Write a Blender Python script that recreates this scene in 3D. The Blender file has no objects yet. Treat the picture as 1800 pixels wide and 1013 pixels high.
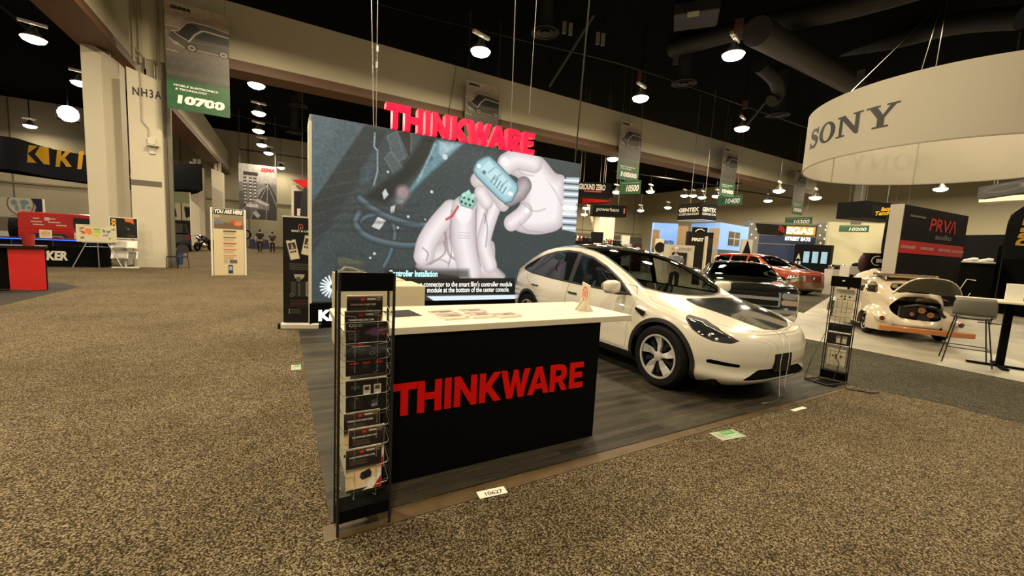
import bpy, math, random
import numpy as np
from mathutils import Vector, Matrix
from mathutils.geometry import tessellate_polygon
random.seed(7); RNG = np.random.RandomState(11)
SC = bpy.context.scene
COL = SC.collection
PI = math.pi
# ------------------------------------------------------------------ camera
CAM_H, FPX = 1.52, 709.36
YAW, PITCH, ROLL = 0.518464, 0.1034893, 0.0526193
def _axes():
    cy, sy = math.cos(YAW), math.sin(YAW)
    f0, r0, u0 = np.array([sy, cy, 0]), np.array([cy, -sy, 0]), np.array([0, 0, 1.])
    f = f0*math.cos(PITCH) - u0*math.sin(PITCH)
    u = u0*math.cos(PITCH) + f0*math.sin(PITCH)
    return r0*math.cos(ROLL) + u*math.sin(ROLL), -r0*math.sin(ROLL) + u*math.cos(ROLL), f
CR, CU, CF = _axes()
cam_data = bpy.data.cameras.new('camera'); cam = bpy.data.objects.new('camera', cam_data); COL.objects.link(cam)
cam_data.sensor_width = 36; cam_data.lens = FPX/1800*36; cam_data.clip_end = 400; cam_data.clip_start = .05
cam.matrix_world = Matrix(((CR[0], CU[0], -CF[0], 0), (CR[1], CU[1], -CF[1], 0), (CR[2], CU[2], -CF[2], CAM_H), (0, 0, 0, 1)))
SC.camera = cam
# ------------------------------------------------------------------ exposure, world, hall lamps
SC.view_settings.view_transform = 'Standard'; SC.view_settings.look = 'None'
SC.view_settings.gamma = 1; SC.view_settings.use_curve_mapping = False
SC.view_settings.exposure = 0.0
SC.cycles.max_bounces = 8; SC.cycles.transparent_max_bounces = 16
SC.cycles.caustics_reflective = False; SC.cycles.caustics_refractive = False
SC.cycles.sample_clamp_indirect = 6
SC.cycles.use_denoising = True
world = bpy.data.worlds.new('world'); SC.world = world; world.use_nodes = True
world.node_tree.nodes['Background'].inputs[0].default_value = (1.0, .86, .62, 1)
world.node_tree.nodes['Background'].inputs[1].default_value = .22
LAMP_W = 400.0
def lamp_light(x, y, z, p=1.0, col=(1.0, .83, .55)):
    l = bpy.data.lights.new('hall_light', 'AREA'); l.shape = 'DISK'; l.size = .55
    l.energy = LAMP_W*p; l.color = col; l.spread = PI
    o = bpy.data.objects.new('hall_light', l); o.location = (x, y, z); COL.objects.link(o)
# (x, y, relative power, warm-pink?)   the ones the photo shows get a fixture further down
LAMPS_SEEN = [(6.8, 15.4, 1.1, 0), (14.7, 10.0, 1.1, 2), (15.3, 15.1, 1, 0), (23.4, 14.9, 1, 0),
              (-1.15, 25.6, 1, 0), (-1.3, 31.3, .8, 2), (-1.55, 36.6, .8, 0), (-1.55, 42.1, .8, 2), (-1.15, 45.8, .8, 0),
              (-9.0, 25.5, .9, 2), (-9.5, 31.6, .8, 2), (-17.6, 48.4, .8, 2)]
LAMPS_UNSEEN = [(-1.2, 10.0, 1.7), (-1.2, 15.2, 1.3), (6.8, 10.0, 1.3), (6.8, 4.5, .9), (14.8, 4.5, 1.0), (-1.2, 4.2, 1.1), (-9.3, 10, 1.1), (-9.3, 4.5, .9),
                (-9.3, 15.3, 1.0), (23, 9.5, 1), (23, 3.5, .8), (-1.2, -2.5, 1.1), (6.8, -2.5, 1.0), (14.8, -2.5, .9), (-9.3, -2.5, .9),
                (31, 9.5, 1.5), (31, 3.5, 1.2), (31, 15, 1.5), (39, 9.5, 2), (23, 26, 2), (31, 26, 2.2), (15, 26, 1.8), (23, 36, 2.2), (33, 36, 2.4), (42, 36, 2.6), (40, 26, 2.4), (48, 46, 3.5), (34, 47, 3.5), (50, 18, 3), (52, 30, 3), (52, 8, 3), (-17.5, 25.5, 1.2), (-17.5, 36, 1.3), (-9.5, 42, 1.3), (-26, 40, 1.3)]  # unseen, no fixture; the far right ones are added to brighten background and walls
for x, y, p, c in LAMPS_SEEN: lamp_light(x, y, 8.84, p, (1.0, .83, .55) if c == 0 else (1.0, .78, .58))
for x, y, p in LAMPS_UNSEEN: lamp_light(x, y, 9.0, p)
# ------------------------------------------------------------------ helpers
def at(px, py, d):                       # a point of the place seen at px, py of the 1800 wide photo, d metres down the optical axis
    r = CF + CR*((px-900)/FPX) - CU*((py-506.5)/FPX)
    return Vector(r*d + np.array([0, 0, CAM_H]))
def ground(px, py, z=0.):
    r = CF + CR*((px-900)/FPX) - CU*((py-506.5)/FPX)
    return Vector(r*((z-CAM_H)/r[2]) + np.array([0, 0, CAM_H]))
MATS = {}
def mat(name, col, rough=.5, metal=0., emit=0., spec=.5, coat=0., alpha=1., bump=0., bscale=200., var=0., vscale=30., sheen=0.):
    if name in MATS: return MATS[name]
    m = bpy.data.materials.new(name); m.use_nodes = True; nt = m.node_tree; b = nt.nodes['Principled BSDF']
    c = tuple(col) + (1,)
    b.inputs['Base Color'].default_value = c; b.inputs['Roughness'].default_value = rough; b.inputs['Metallic'].default_value = metal
    b.inputs['Specular IOR Level'].default_value = spec; b.inputs['Coat Weight'].default_value = coat; b.inputs['Coat Roughness'].default_value = .03
    if emit:
        b.inputs['Emission Color'].default_value = c; b.inputs['Emission Strength'].default_value = emit
    tc = nt.nodes.new('ShaderNodeTexCoord')
    n = nt.nodes.new('ShaderNodeTexNoise'); n.inputs['Scale'].default_value = vscale; n.inputs['Detail'].default_value = 3
    nt.links.new(tc.outputs['Object'], n.inputs['Vector'])
    mr = nt.nodes.new('ShaderNodeMapRange'); mr.inputs[3].default_value = max(0, rough-.04); mr.inputs[4].default_value = min(1, rough+.04)
    nt.links.new(n.outputs[0], mr.inputs[0]); nt.links.new(mr.outputs[0], b.inputs['Roughness'])
    if var:
        mx = nt.nodes.new('ShaderNodeMix'); mx.data_type = 'RGBA'
        mx.inputs[6].default_value = tuple(max(0, k*(1-var)) for k in col) + (1,); mx.inputs[7].default_value = tuple(min(1, k*(1+var)) for k in col) + (1,)
        nt.links.new(n.outputs[0], mx.inputs[0]); nt.links.new(mx.outputs[2], b.inputs['Base Color'])
    if bump:
        n2 = nt.nodes.new('ShaderNodeTexNoise'); n2.inputs['Scale'].default_value = bscale
        nt.links.new(tc.outputs['Object'], n2.inputs['Vector'])
        bp = nt.nodes.new('ShaderNodeBump'); bp.inputs['Strength'].default_value = bump; bp.inputs['Distance'].default_value = .002
        nt.links.new(n2.outputs[0], bp.inputs['Height']); nt.links.new(bp.outputs[0], b.inputs['Normal'])
    MATS[name] = m; return m
def glass(name, tint, refl=.9, ior=1.45):
    if name in MATS: return MATS[name]
    m = bpy.data.materials.new(name); m.use_nodes = True; nt = m.node_tree; nt.nodes.remove(nt.nodes['Principled BSDF'])
    t = nt.nodes.new('ShaderNodeBsdfTransparent'); t.inputs[0].default_value = tuple(tint) + (1,)
    g = nt.nodes.new('ShaderNodeBsdfGlossy'); g.inputs[0].default_value = (refl, refl, refl, 1); g.inputs['Roughness'].default_value = .01
    lw = nt.nodes.new('ShaderNodeLayerWeight'); lw.inputs[0].default_value = .5; pw = nt.nodes.new('ShaderNodeMath'); pw.operation = 'POWER'; pw.inputs[1].default_value = 5
    fr = nt.nodes.new('ShaderNodeMath'); fr.operation = 'MULTIPLY_ADD'; r0 = ((ior-1)/(ior+1))**2*1.9; fr.inputs[1].default_value = 1-r0; fr.inputs[2].default_value = r0     # both faces of the pane
    nt.links.new(lw.outputs['Facing'], pw.inputs[0]); nt.links.new(pw.outputs[0], fr.inputs[0])
    mx = nt.nodes.new('ShaderNodeMixShader'); nt.links.new(fr.outputs[0], mx.inputs[0]); nt.links.new(t.outputs[0], mx.inputs[1]); nt.links.new(g.outputs[0], mx.inputs[2])
    nt.links.new(mx.outputs[0], nt.nodes['Material Output'].inputs[0]); MATS[name] = m; return m
def attr_mat(name, emit=0., rough=.45):
    if name in MATS: return MATS[name]
    m = bpy.data.materials.new(name); m.use_nodes = True; nt = m.node_tree; b = nt.nodes['Principled BSDF']
    a = nt.nodes.new('ShaderNodeAttribute'); a.attribute_name = 'Col'
    b.inputs['Roughness'].default_value = rough
    if emit:
        b.inputs['Base Color'].default_value = (.02, .02, .02, 1); b.inputs['Emission Strength'].default_value = emit
        nt.links.new(a.outputs[0], b.inputs['Emission Color'])
    else: nt.links.new(a.outputs[0], b.inputs['Base Color'])
    MATS[name] = m; return m
class MB:
    def __init__(s): s.v, s.f = [], []
    def add(s, vs, fs):
        o = len(s.v); s.v += [tuple(map(float, p)) for p in vs]; s.f += [tuple(o+i for i in f) for f in fs]; return s
    def box(s, x0, x1, y0, y1, z0, z1, M=None):
        vs = [Vector((x, y, z)) for z in (z0, z1) for y in (y0, y1) for x in (x0, x1)]
        if M is not None: vs = [M @ p for p in vs]
        return s.add(vs, [(0, 2, 3, 1), (4, 5, 7, 6), (0, 1, 5, 4), (2, 6, 7, 3), (0, 4, 6, 2), (1, 3, 7, 5)])
    def cbox(s, c, d, M=None):
        return s.box(c[0]-d[0]/2, c[0]+d[0]/2, c[1]-d[1]/2, c[1]+d[1]/2, c[2]-d[2]/2, c[2]+d[2]/2, M)
    def tube(s, pts, r, n=8, closed=False, caps=True):
        P = [Vector(p) for p in pts]; k = len(P); rs = r if isinstance(r, (list, tuple)) else [r]*k
        ref = None; rings = []
        for i in range(k):
            a = P[(i-1) % k] if (closed or i > 0) else P[i]; b = P[(i+1) % k] if (closed or i < k-1) else P[i]
            t = (b-a).normalized()
            if ref is None: ref = Vector((0, 0, 1)) if abs(t.z) < .9 else Vector((1, 0, 0))
            ref = (ref - t*ref.dot(t)).normalized(); bi = t.cross(ref)
            rings.append([P[i] + ref*(rs[i]*math.cos(2*PI*j/n)) + bi*(rs[i]*math.sin(2*PI*j/n)) for j in range(n)])
        fs = []
        for i in range(k if closed else k-1):
            i2 = (i+1) % k
            for j in range(n): fs.append((i*n+j, i*n+(j+1) % n, i2*n+(j+1) % n, i2*n+j))
        if caps and not closed: fs += [tuple(range(n-1, -1, -1)), tuple((k-1)*n+j for j in range(n))]
        return s.add([p for g in rings for p in g], fs)
    def cyl(s, p, q, r0, r1=None, n=16): return s.tube([p, q], [r0, r0 if r1 is None else r1], n)
    def lathe(s, prof, n=32, o=(0, 0, 0), ax='z', a0=0., a1=2*PI):
        full = abs(a1-a0-2*PI) < 1e-6; m = n if full else n+1; vs = []
        for j in range(m):
            a = a0+(a1-a0)*j/n; c, q = math.cos(a), math.sin(a)
            for r, h in prof:
                p = {'z': (r*c, r*q, h), 'y': (r*c, h, r*q), 'x': (h, r*c, r*q)}[ax]
                vs.append((p[0]+o[0], p[1]+o[1], p[2]+o[2]))
        k = len(prof); fs = []
        for j in range(n if full else n):
            j2 = (j+1) % m
            for i in range(k-1): fs.append((j*k+i, j2*k+i, j2*k+i+1, j*k+i+1))
        return s.add(vs, fs)
    def prism(s, poly, d0, d1, plane='xz', holes=()):
        loops = [list(poly)] + [list(h) for h in holes]
        tri = tessellate_polygon([[Vector((p[0], p[1], 0)) for p in l] for l in loops])
        flat = [p for l in loops for p in l]; N = len(flat)
        f = {'xz': lambda p, d: (p[0], d, p[1]), 'xy': lambda p, d: (p[0], p[1], d), 'yz': lambda p, d: (d, p[0], p[1])}[plane]
        vs = [f(p, d0) for p in flat] + [f(p, d1) for p in flat]
        fs = [tuple(t) for t in tri] + [tuple(N+i for i in reversed(t)) for t in tri]
        o = 0
        for l in loops:
            k = len(l)
            for i in range(k): fs.append((o+i, o+(i+1) % k, N+o+(i+1) % k, N+o+i))
            o += k
        return s.add(vs, fs)
    def sphere(s, c, r, n=16, m=10, M=None):
        r = (r, r, r) if not isinstance(r, (list, tuple)) else r; vs = []; fs = []
        for i in range(m+1):
            th = PI*i/m
            for j in range(n):
                ph = 2*PI*j/n; vs.append(Vector((c[0]+r[0]*math.sin(th)*math.cos(ph), c[1]+r[1]*math.sin(th)*math.sin(ph), c[2]+r[2]*math.cos(th))))
        if M is not None: vs = [M @ v for v in vs]
        for i in range(m):
            for j in range(n): fs.append((i*n+j, i*n+(j+1) % n, (i+1)*n+(j+1) % n, (i+1)*n+j))
        return s.add(vs, fs)
    def xf(s, M): s.v = [tuple(M @ Vector(p)) for p in s.v]; return s
    def build(s, name, m, parent=None, smooth=False, bevel=0., seg=2, loc=None):
        me = bpy.data.meshes.new(name); me.from_pydata(s.v, [], s.f)
        import bmesh
        bm = bmesh.new(); bm.from_mesh(me); bmesh.ops.remove_doubles(bm, verts=bm.verts, dist=1e-6)
        bmesh.ops.recalc_face_normals(bm, faces=bm.faces); bm.to_mesh(me); bm.free()
        return link(name, me, m, parent, smooth, bevel, seg, loc)
def _each(s, name, m, parent=None, **k):
    par = list(range(len(s.v)))
    def fd(a):
        while par[a] != a: par[a] = par[par[a]]; a = par[a]
        return a
    for f in s.f:
        for b in f[1:]: par[fd(b)] = fd(f[0])
    g = {}
    for f in s.f: g.setdefault(fd(f[0]), []).append(f)
    out = []
    for fs in g.values():
        u = sorted({i for f in fs for i in f}); mp = {a: b for b, a in enumerate(u)}; q = MB(); q.v = [s.v[i] for i in u]; q.f = [tuple(mp[i] for i in f) for f in fs]; out.append(q.build(name, m, parent, **k))
    return out
MB.build_each = _each
def link(name, me, m, parent=None, smooth=False, bevel=0., seg=2, loc=None):
    me.materials.append(m)
    if smooth:
        me.polygons.foreach_set('use_smooth', [True]*len(me.polygons))
        if smooth != 'all':
            try: me.set_sharp_from_angle(angle=math.radians(smooth if smooth is not True else 40))
            except Exception: pass
    o = bpy.data.objects.new(name, me); COL.objects.link(o)
    if parent is not None: o.parent = parent
    if loc is not None: o.location = loc
    if bevel:
        b = o.modifiers.new('bevel', 'BEVEL'); b.width = bevel; b.segments = seg; b.limit_method = 'ANGLE'; b.angle_limit = .6
    return o
def thing(name, label, cat, loc=(0, 0, 0), rz=0., group=None):
    o = bpy.data.objects.new(name, None); o.empty_display_size = .1; COL.objects.link(o)
    o.location = loc; o.rotation_euler = (0, 0, rz); return tag(o, label, cat, group)
def tag(o, label, cat, group=None):
    o['label'] = label; o['category'] = cat
    if group: o['group'] = group
    return o
def struct(o): o['kind'] = 'structure'; return o
def dup(root, loc=None, rz=None, label=None):
    r = root.copy(); COL.objects.link(r)
    if loc is not None: r.location = loc
    if rz is not None: r.rotation_euler = (0, 0, rz)
    if label: r['label'] = label
    for ch in list(root.children):
        c = ch.copy(); COL.objects.link(c); c.parent = r
        for g in list(ch.children):
            d = g.copy(); COL.objects.link(d); d.parent = c
    return r
# ---- lettering
_TXT = {}
def text_mesh(s, bold=0., shear=0., ext=0.004, space=1.):
    cu = bpy.data.curves.new('t', 'FONT'); cu.body = s; cu.size = 1; cu.offset = bold; cu.shear = shear; cu.extrude = 0; cu.space_character = space; cu.resolution_u = 4
    ob = bpy.data.objects.new('t', cu); COL.objects.link(ob)
    me = bpy.data.meshes.new_from_object(ob.evaluated_get(bpy.context.evaluated_depsgraph_get()))
    COL.objects.unlink(ob); bpy.data.objects.remove(ob); bpy.data.curves.remove(cu)
    v = np.empty(len(me.vertices)*3); me.vertices.foreach_get('co', v); v = v.reshape(-1, 3)
    f = [tuple(p.vertices) for p in me.polygons]; bpy.data.meshes.remove(me); return v, f
def text(parent, s, m, x, z, w, h, y=-.004, bold=.02, shear=0., name='lettering', wrap=None, space=1., rot=0., lift=.0015):
    """flat lettering, fitted to w x h, centred on (x, z) of the parent's front plane (facing -y)"""
    v, f = text_mesh(s, bold, shear, 0, space)
    if len(v) == 0: return None
    lo, hi = v.min(0), v.max(0); c = (lo+hi)/2; d = hi-lo
    sx = w/d[0] if w else h/d[1]; sz = h/d[1] if h else sx
    q = np.zeros((len(v), 3)); q[:, 0] = (v[:, 0]-c[0])*sx; q[:, 2] = (v[:, 1]-c[1])*sz
    if rot:
        a, b = q[:, 0].copy(), q[:, 2].copy(); q[:, 0] = a*math.cos(rot)-b*math.sin(rot); q[:, 2] = a*math.sin(rot)+b*math.cos(rot)
    q[:, 0] += x; q[:, 2] += z; q[:, 1] = y
    if wrap: q = wrap(q)
    mb = MB(); mb.add(q, f)
    me = bpy.data.meshes.new(name); me.from_pydata(mb.v, [], mb.f)
    return link(name, me, m, parent)
# ---- painted prints: colour per vertex of a fine grid (sRGB 0..1 in, v runs down)
def lin(c): c = np.clip(np.asarray(c, float), 0, 1); return np.where(c <= .04045, c/12.92, ((c+.055)/1.055)**2.4)
class Pic:
    def __init__(s, W, H, col, asp=None):
        s.W, s.H = W, H; s.a = np.ones((H, W, 3))*np.array(col, float)
        s.asp = asp or W/H
        u, v = np.meshgrid((np.arange(W)+.0)/(W-1), (np.arange(H)+.0)/(H-1)); s.u, s.v = u, v
        s.X, s.Y = u*s.asp, v; s.px = 1./H
    def _mix(s, al, c):
        c = c if isinstance(c, np.ndarray) and c.ndim == 3 else np.array(c, float)
        s.a = s.a*(1-al[..., None]) + c*al[..., None]
    def sd(s, pts, closed=True):
        P = np.array([(p[0]*s.asp, p[1]) for p in pts]); n = len(P); d = np.full(s.X.shape, 9.); ins = np.zeros(s.X.shape, bool)
        for i in range(n if closed else n-1):
            a, b = P[i], P[(i+1) % n]; e = b-a; L = max(e@e, 1e-12)
            t = np.clip(((s.X-a[0])*e[0]+(s.Y-a[1])*e[1])/L, 0, 1)
            d = np.minimum(d, np.hypot(s.X-a[0]-t*e[0], s.Y-a[1]-t*e[1]))
            if closed:
                c = (a[1] > s.Y) != (b[1] > s.Y)
                with np.errstate(all='ignore'): ins ^= c & (s.X < (b[0]-a[0])*(s.Y-a[1])/(b[1]-a[1]+1e-12)+a[0])
        return np.where(ins, -d, d) if closed else d
    def poly(s, pts, c, al=1., soft=0., shade=None, sw=.05, smooth=False):
        if smooth: pts = spline2(pts, True)
        d = s.sd(pts); a = np.clip(.5-d/max(soft, s.px*1.2), 0, 1)*al
        col = np.array(c, float)
        if shade is not None:
            k = np.clip(-d/sw, 0, 1)**.7; col = np.array(shade, float)*(1-k[..., None])+col*k[..., None]
        s._mix(a, col); return s
    def line(s, pts, w, c, al=1., soft=0., smooth=False, shade=None):
        if smooth: pts = spline2(pts, False)
        d = s.sd(pts, False)-w/2; a = np.clip(.5-d/max(soft, s.px*1.2), 0, 1)*al
        col = np.array(c, float)
        if shade is not None:
            k = np.clip(-d/(w/2), 0, 1)[..., None]**.5; col = np.array(shade, float)*(1-k)+col*k
        s._mix(a, col); return s
    def ell(s, cx, cy, rx, ry, c, al=1., soft=0.):
        d = (np.hypot((s.u-cx)/rx, (s.v-cy)/ry)-1)*min(rx*s.asp, ry); s._mix(np.clip(.5-d/max(soft, s.px*1.2), 0, 1)*al, c); return s
    def rect(s, x0, y0, x1, y1, c, al=1., soft=0.): return s.poly([(x0, y0), (x1, y0), (x1, y1), (x0, y1)], c, al, soft)
    def vgrad(s, stops):
        y = [p[0] for p in stops]; s.a = np.stack([np.interp(s.v, y, [p[1][k] for p in stops]) for k in range(3)], -1); return s
    def noise(s, amp, sx=1, sy=1, mul=True):
        h, w = max(2, int(s.H/sy)), max(2, int(s.W/sx)); n = RNG.rand(h, w)
        yi, xi = np.linspace(0, h-1, s.H), np.linspace(0, w-1, s.W)
        y0, x0 = np.minimum(yi.astype(int), h-2), np.minimum(xi.astype(int), w-2); fy, fx = (yi-y0)[:, None], (xi-x0)[None]
        g = n[y0][:, x0]*(1-fy)*(1-fx)+n[y0+1][:, x0]*fy*(1-fx)+n[y0][:, x0+1]*(1-fy)*fx+n[y0+1][:, x0+1]*fy*fx
        g = (g-.5)[..., None]*amp; s.a = s.a*(1+g) if mul else s.a+g; return s
    def lines(s, x0, x1, y0, y1, n, c, al=.8, ragged=.25):     # small print, too fine to read
        for i in range(n):
            y = y0+(y1-y0)*(i+.5)/n; s.rect(x0, y-(y1-y0)/n*.22, x0+(x1-x0)*(1-ragged*RNG.rand()), y+(y1-y0)/n*.22, c, al)
        return s
    def mesh(s, name, w, h, m, parent=None, x=0., z=0., y=-.003, wrap=None, M=None):
        """grid w x h, lower left corner at (x, z) in the parent's front plane"""
        q = np.stack([x+s.u*w, np.full(s.u.shape, y), z+h*(1-s.v)], -1).reshape(-1, 3)
        if wrap: q = wrap(q)
        if M is not None: q = q @ np.array(M.to_3x3()).T + np.array(M.translation)
        W, H = s.W, s.H; i = (np.arange(H-1)[:, None]*W+np.arange(W-1)[None]).ravel()
        F = np.stack([i, i+W, i+W+1, i+1], -1)
        me = bpy.data.meshes.new(name); me.vertices.add(len(q)); me.vertices.foreach_set('co', q.ravel())
        me.loops.add(F.size); me.loops.foreach_set('vertex_index', F.ravel().astype(np.int32))
        me.polygons.add(len(F)); me.polygons.foreach_set('loop_start', np.arange(0, F.size, 4, dtype=np.int32))
        me.update(calc_edges=True)
        ca = me.color_attributes.new('Col', 'FLOAT_COLOR', 'POINT')
        c = np.ones((W*H, 4)); c[:, :3] = lin(s.a).reshape(-1, 3); ca.data.foreach_set('color', c.ravel().astype(np.float32))
        return link(name, me, m, parent)
def spline2(pts, closed=True, k=6):
    P = [np.array(p, float) for p in pts]; n = len(P); out = []
    for i in range(n if closed else n-1):
        g = (lambda j: P[j % n]) if closed else (lambda j: P[min(max(j, 0), n-1)])
        p0, p1, p2, p3 = g(i-1), g(i), g(i+1), g(i+2)
        for j in range(k):
            t = j/k; out.append(tuple(.5*(2*p1+(p2-p0)*t+(2*p0-5*p1+4*p2-p3)*t*t+(3*p1-p0-3*p2+p3)*t**3)))
    if not closed: out.append(tuple(P[-1]))
    return out
# ---- common materials
WHITE = mat('white_laminate', (.70, .64, .51), .4); BLACK = mat('black_satin', (.005, .005, .005), .5, spec=.25); PUREBLK = mat('black_matte', (.0028, .0028, .0027), .8, spec=.06)
STEEL = mat('brushed_steel', (.55, .55, .55), .3, 1.); CHROME = mat('chrome', (.85, .85, .85), .06, 1.); DKMETAL = mat('dark_metal', (.02, .02, .02), .35, .6)
RUBBER = mat('tyre_rubber', (.007, .0065, .006), .75, bump=.3, bscale=120, spec=.2); RED = mat('red_print', (.62, .006, .008), .4)
PRINTED = attr_mat('printed_colour'); LETW = mat('white_lettering', (.85, .83, .78), .5); LETK = mat('black_lettering', (.012, .012, .014), .5)
REDGLOW = mat('red_lit_acrylic', (.95, .002, .045), .3, emit=.9); WHITELIT = mat('white_lit_letter', (1, .97, .9), .4, emit=1.6)
ACRYL = glass('clear_acrylic', (.93, .95, .94), .9, 1.3)
def font_poly(ch):
    return {'T': (.8, [(0, 1), (.8, 1), (.8, .79), (.52, .79), (.52, 0), (.28, 0), (.28, .79), (0, .79)], []),
     'H': (.82, [(0, 0), (0, 1), (.24, 1), (.24, .61), (.58, .61), (.58, 1), (.82, 1), (.82, 0), (.58, 0), (.58, .4), (.24, .4), (.24, 0)], []),
     'I': (.24, [(0, 0), (0, 1), (.24, 1), (.24, 0)], []),
     'N': (.84, [(0, 0), (0, 1), (.22, 1), (.61, .4), (.61, 1), (.84, 1), (.84, 0), (.63, 0), (.23, .6), (.23, 0)], []),
     'K': (.86, [(0, 0), (0, 1), (.24, 1), (.24, .6), (.55, 1), (.84, 1), (.46, .53), (.88, 0), (.58, 0), (.29, .38), (.24, .33), (.24, 0)], []),
     'W': (1.22, [(0, 1), (.25, 1), (.40, .36), (.53, 1), (.71, 1), (.84, .36), (.98, 1), (1.22, 1), (.97, 0), (.74, 0), (.62, .58), (.50, 0), (.26, 0)], []),
     'A': (.96, [(0, 0), (.35, 1), (.61, 1), (.96, 0), (.71, 0), (.65, .19), (.31, .19), (.25, 0)], [[(.37, .38), (.59, .38), (.48, .74)]]),
     'R': (.84, [(0, 0), (0, 1), (.5, 1), (.68, .95), (.78, .82), (.78, .58), (.7, .45), (.6, .38), (.84, 0), (.57, 0), (.37, .34), (.24, .34), (.24, 0)], [[(.24, .79), (.24, .55), (.46, .55), (.53, .6), (.53, .74), (.46, .79)]]),
     'E': (.68, [(0, 0), (0, 1), (.68, 1), (.68, .79), (.24, .79), (.24, .61), (.62, .61), (.62, .4), (.24, .4), (.24, .21), (.68, .21), (.68, 0)], [])}[ch]
GAP = {('T', 'H'): .02, ('K', 'W'): -.02, ('W', 'A'): -.06, ('A', 'R'): .04}
def block_word(word):
    x = 0; out = []
    for i, ch in enumerate(word):
        w, p, h = font_poly(ch); out.append((ch, x, p, h)); x += w + GAP.get((ch, word[i+1] if i+1 < len(word) else ''), .10)
    return out, x-.10
# ================================================================== SETTING
def floor_mat(name, kind):
    m = bpy.data.materials.new(name); m.use_nodes = True; nt = m.node_tree; b = nt.nodes['Principled BSDF']; L = nt.links
    tc = nt.nodes.new('ShaderNodeTexCoord')
    def noise(sc, det=2, vec=None, rough=.5):
        n = nt.nodes.new('ShaderNodeTexNoise'); n.inputs['Scale'].default_value = sc; n.inputs['Detail'].default_value = det; n.inputs['Roughness'].default_value = rough
        L.new(vec or tc.outputs['Object'], n.inputs['Vector']); return n.outputs[0]
    def ramp(src, stops):
        r = nt.nodes.new('ShaderNodeValToRGB'); e = r.color_ramp.elements
        while len(e) < len(stops): e.new(.5)
        for k, (p, c) in zip(e, stops): k.position = p; k.color = tuple(c)+(1,)
        L.new(src, r.inputs[0]); return r.outputs[0]
    def mul(a, bb, f=1.):
        x = nt.nodes.new('ShaderNodeMix'); x.data_type = 'RGBA'; x.blend_type = 'MULTIPLY'; x.inputs[0].default_value = f; L.new(a, x.inputs[6]); L.new(bb, x.inputs[7]); return x.outputs[2]
    if kind in ('carpet', 'aisle'):
        c0, c1, c2 = ((.012, .008, .004), (.080, .060, .034), (.36, .29, .19)) if kind == 'carpet' else ((.012, .011, .008), (.052, .048, .034), (.17, .155, .115))
        vo = nt.nodes.new('ShaderNodeTexVoronoi'); vo.inputs['Scale'].default_value = 150; L.new(tc.outputs['Object'], vo.inputs['Vector'])
        sx = nt.nodes.new('ShaderNodeSeparateColor'); L.new(vo.outputs['Color'], sx.inputs[0])
        av = nt.nodes.new('ShaderNodeMix'); av.inputs[0].default_value = .42; L.new(noise(90, 2.5, rough=.6), av.inputs[2]); L.new(sx.outputs[0], av.inputs[3])
        sp = ramp(av.outputs[0], [(.30, c0), (.5, c1), (.72, c2)])
        big = ramp(noise(.9, 4), [(.3, (.72, .70, .66)), (.55, (.95, .95, .94)), (.75, (1, 1, 1))])
        med = ramp(noise(9, 3), [(.3, (.78, .77, .74)), (.65, (1, 1, 1))])
        L.new(mul(mul(sp, big), med), b.inputs['Base Color']); b.inputs['Roughness'].default_value = .95; b.inputs['Specular IOR Level'].default_value = .1
        bp = nt.nodes.new('ShaderNodeBump'); bp.inputs['Strength'].default_value = .5; bp.inputs['Distance'].default_value = .006; L.new(noise(95, 3, rough=.65), bp.inputs['Height']); L.new(bp.outputs[0], b.inputs['Normal'])
    elif kind == 'planks':
        mp = nt.nodes.new('ShaderNodeMapping'); mp.inputs['Scale'].default_value = (1.2, 22, 1); L.new(tc.outputs['Object'], mp.inputs[0])
        br = nt.nodes.new('ShaderNodeTexBrick'); br.inputs['Scale'].default_value = 1; br.inputs['Brick Width'].default_value = 1.1; br.inputs['Row Height'].default_value = .075
        br.inputs['Mortar Size'].default_value = .0012; br.offset = .37
        br.inputs['Color1'].default_value = (.026, .023, .017, 1); br.inputs['Color2'].default_value = (.068, .059, .043, 1); br.inputs['Mortar'].default_value = (.012, .012, .012, 1)
        L.new(tc.outputs['Object'], br.inputs['Vector'])
        st = ramp(noise(3.2, 5, mp.outputs[0], .7), [(.32, (.4, .4, .4)), (.7, (1.5, 1.46, 1.38))])
        L.new(mul(br.outputs[0], st), b.inputs['Base Color']); b.inputs['Roughness'].default_value = .6; b.inputs['Specular IOR Level'].default_value = .25
    elif kind == 'concrete':
        c = ramp(noise(1.3, 6, rough=.65), [(.3, (.22, .20, .155)), (.5, (.33, .305, .235)), (.72, (.41, .385, .30))])
        L.new(mul(c, ramp(noise(30, 4), [(.3, (.88, .88, .88)), (.7, (1, 1, 1))])), b.inputs['Base Color']); b.inputs['Roughness'].default_value = .4
    elif kind == 'strip':
        c = ramp(noise(4, 6, rough=.7), [(.3, (.060, .037, .014)), (.55, (.105, .066, .027)), (.75, (.16, .108, .052))])
        L.new(c, b.inputs['Base Color']); b.inputs['Roughness'].default_value = .55
    return m
def slab(name, poly, z0, z1, m):
    mb = MB(); mb.prism(poly, z0, z1, 'xy'); return struct(mb.build(name, m))
slab('floor', [(-60, -8), (62, -8), (62, 62), (-60, 62)], -.05, 0, floor_mat('beige_speckled_carpet', 'carpet'))
slab('booth_floor', [(.21, 2.18), (6.04, 2.14), (6.04, 9.2), (.21, 9.2)], 0, .006, floor_mat('grey_wood_planks', 'planks'))
slab('concrete_strip', [(.17, 2.045), (6.2, 2.10), (6.2, 2.135), (6.04, 2.135), (.21, 2.175), (.17, 2.175)], 0, .004, floor_mat('brown_concrete', 'strip'))
slab('aisle_carpet', [(6.22, 2.12), (6.5, 1.4), (6.5, -7.5), (9.0, -7.5), (9.0, 30), (6.22, 30)], 0, .003, floor_mat('grey_aisle_carpet', 'aisle'))
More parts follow.
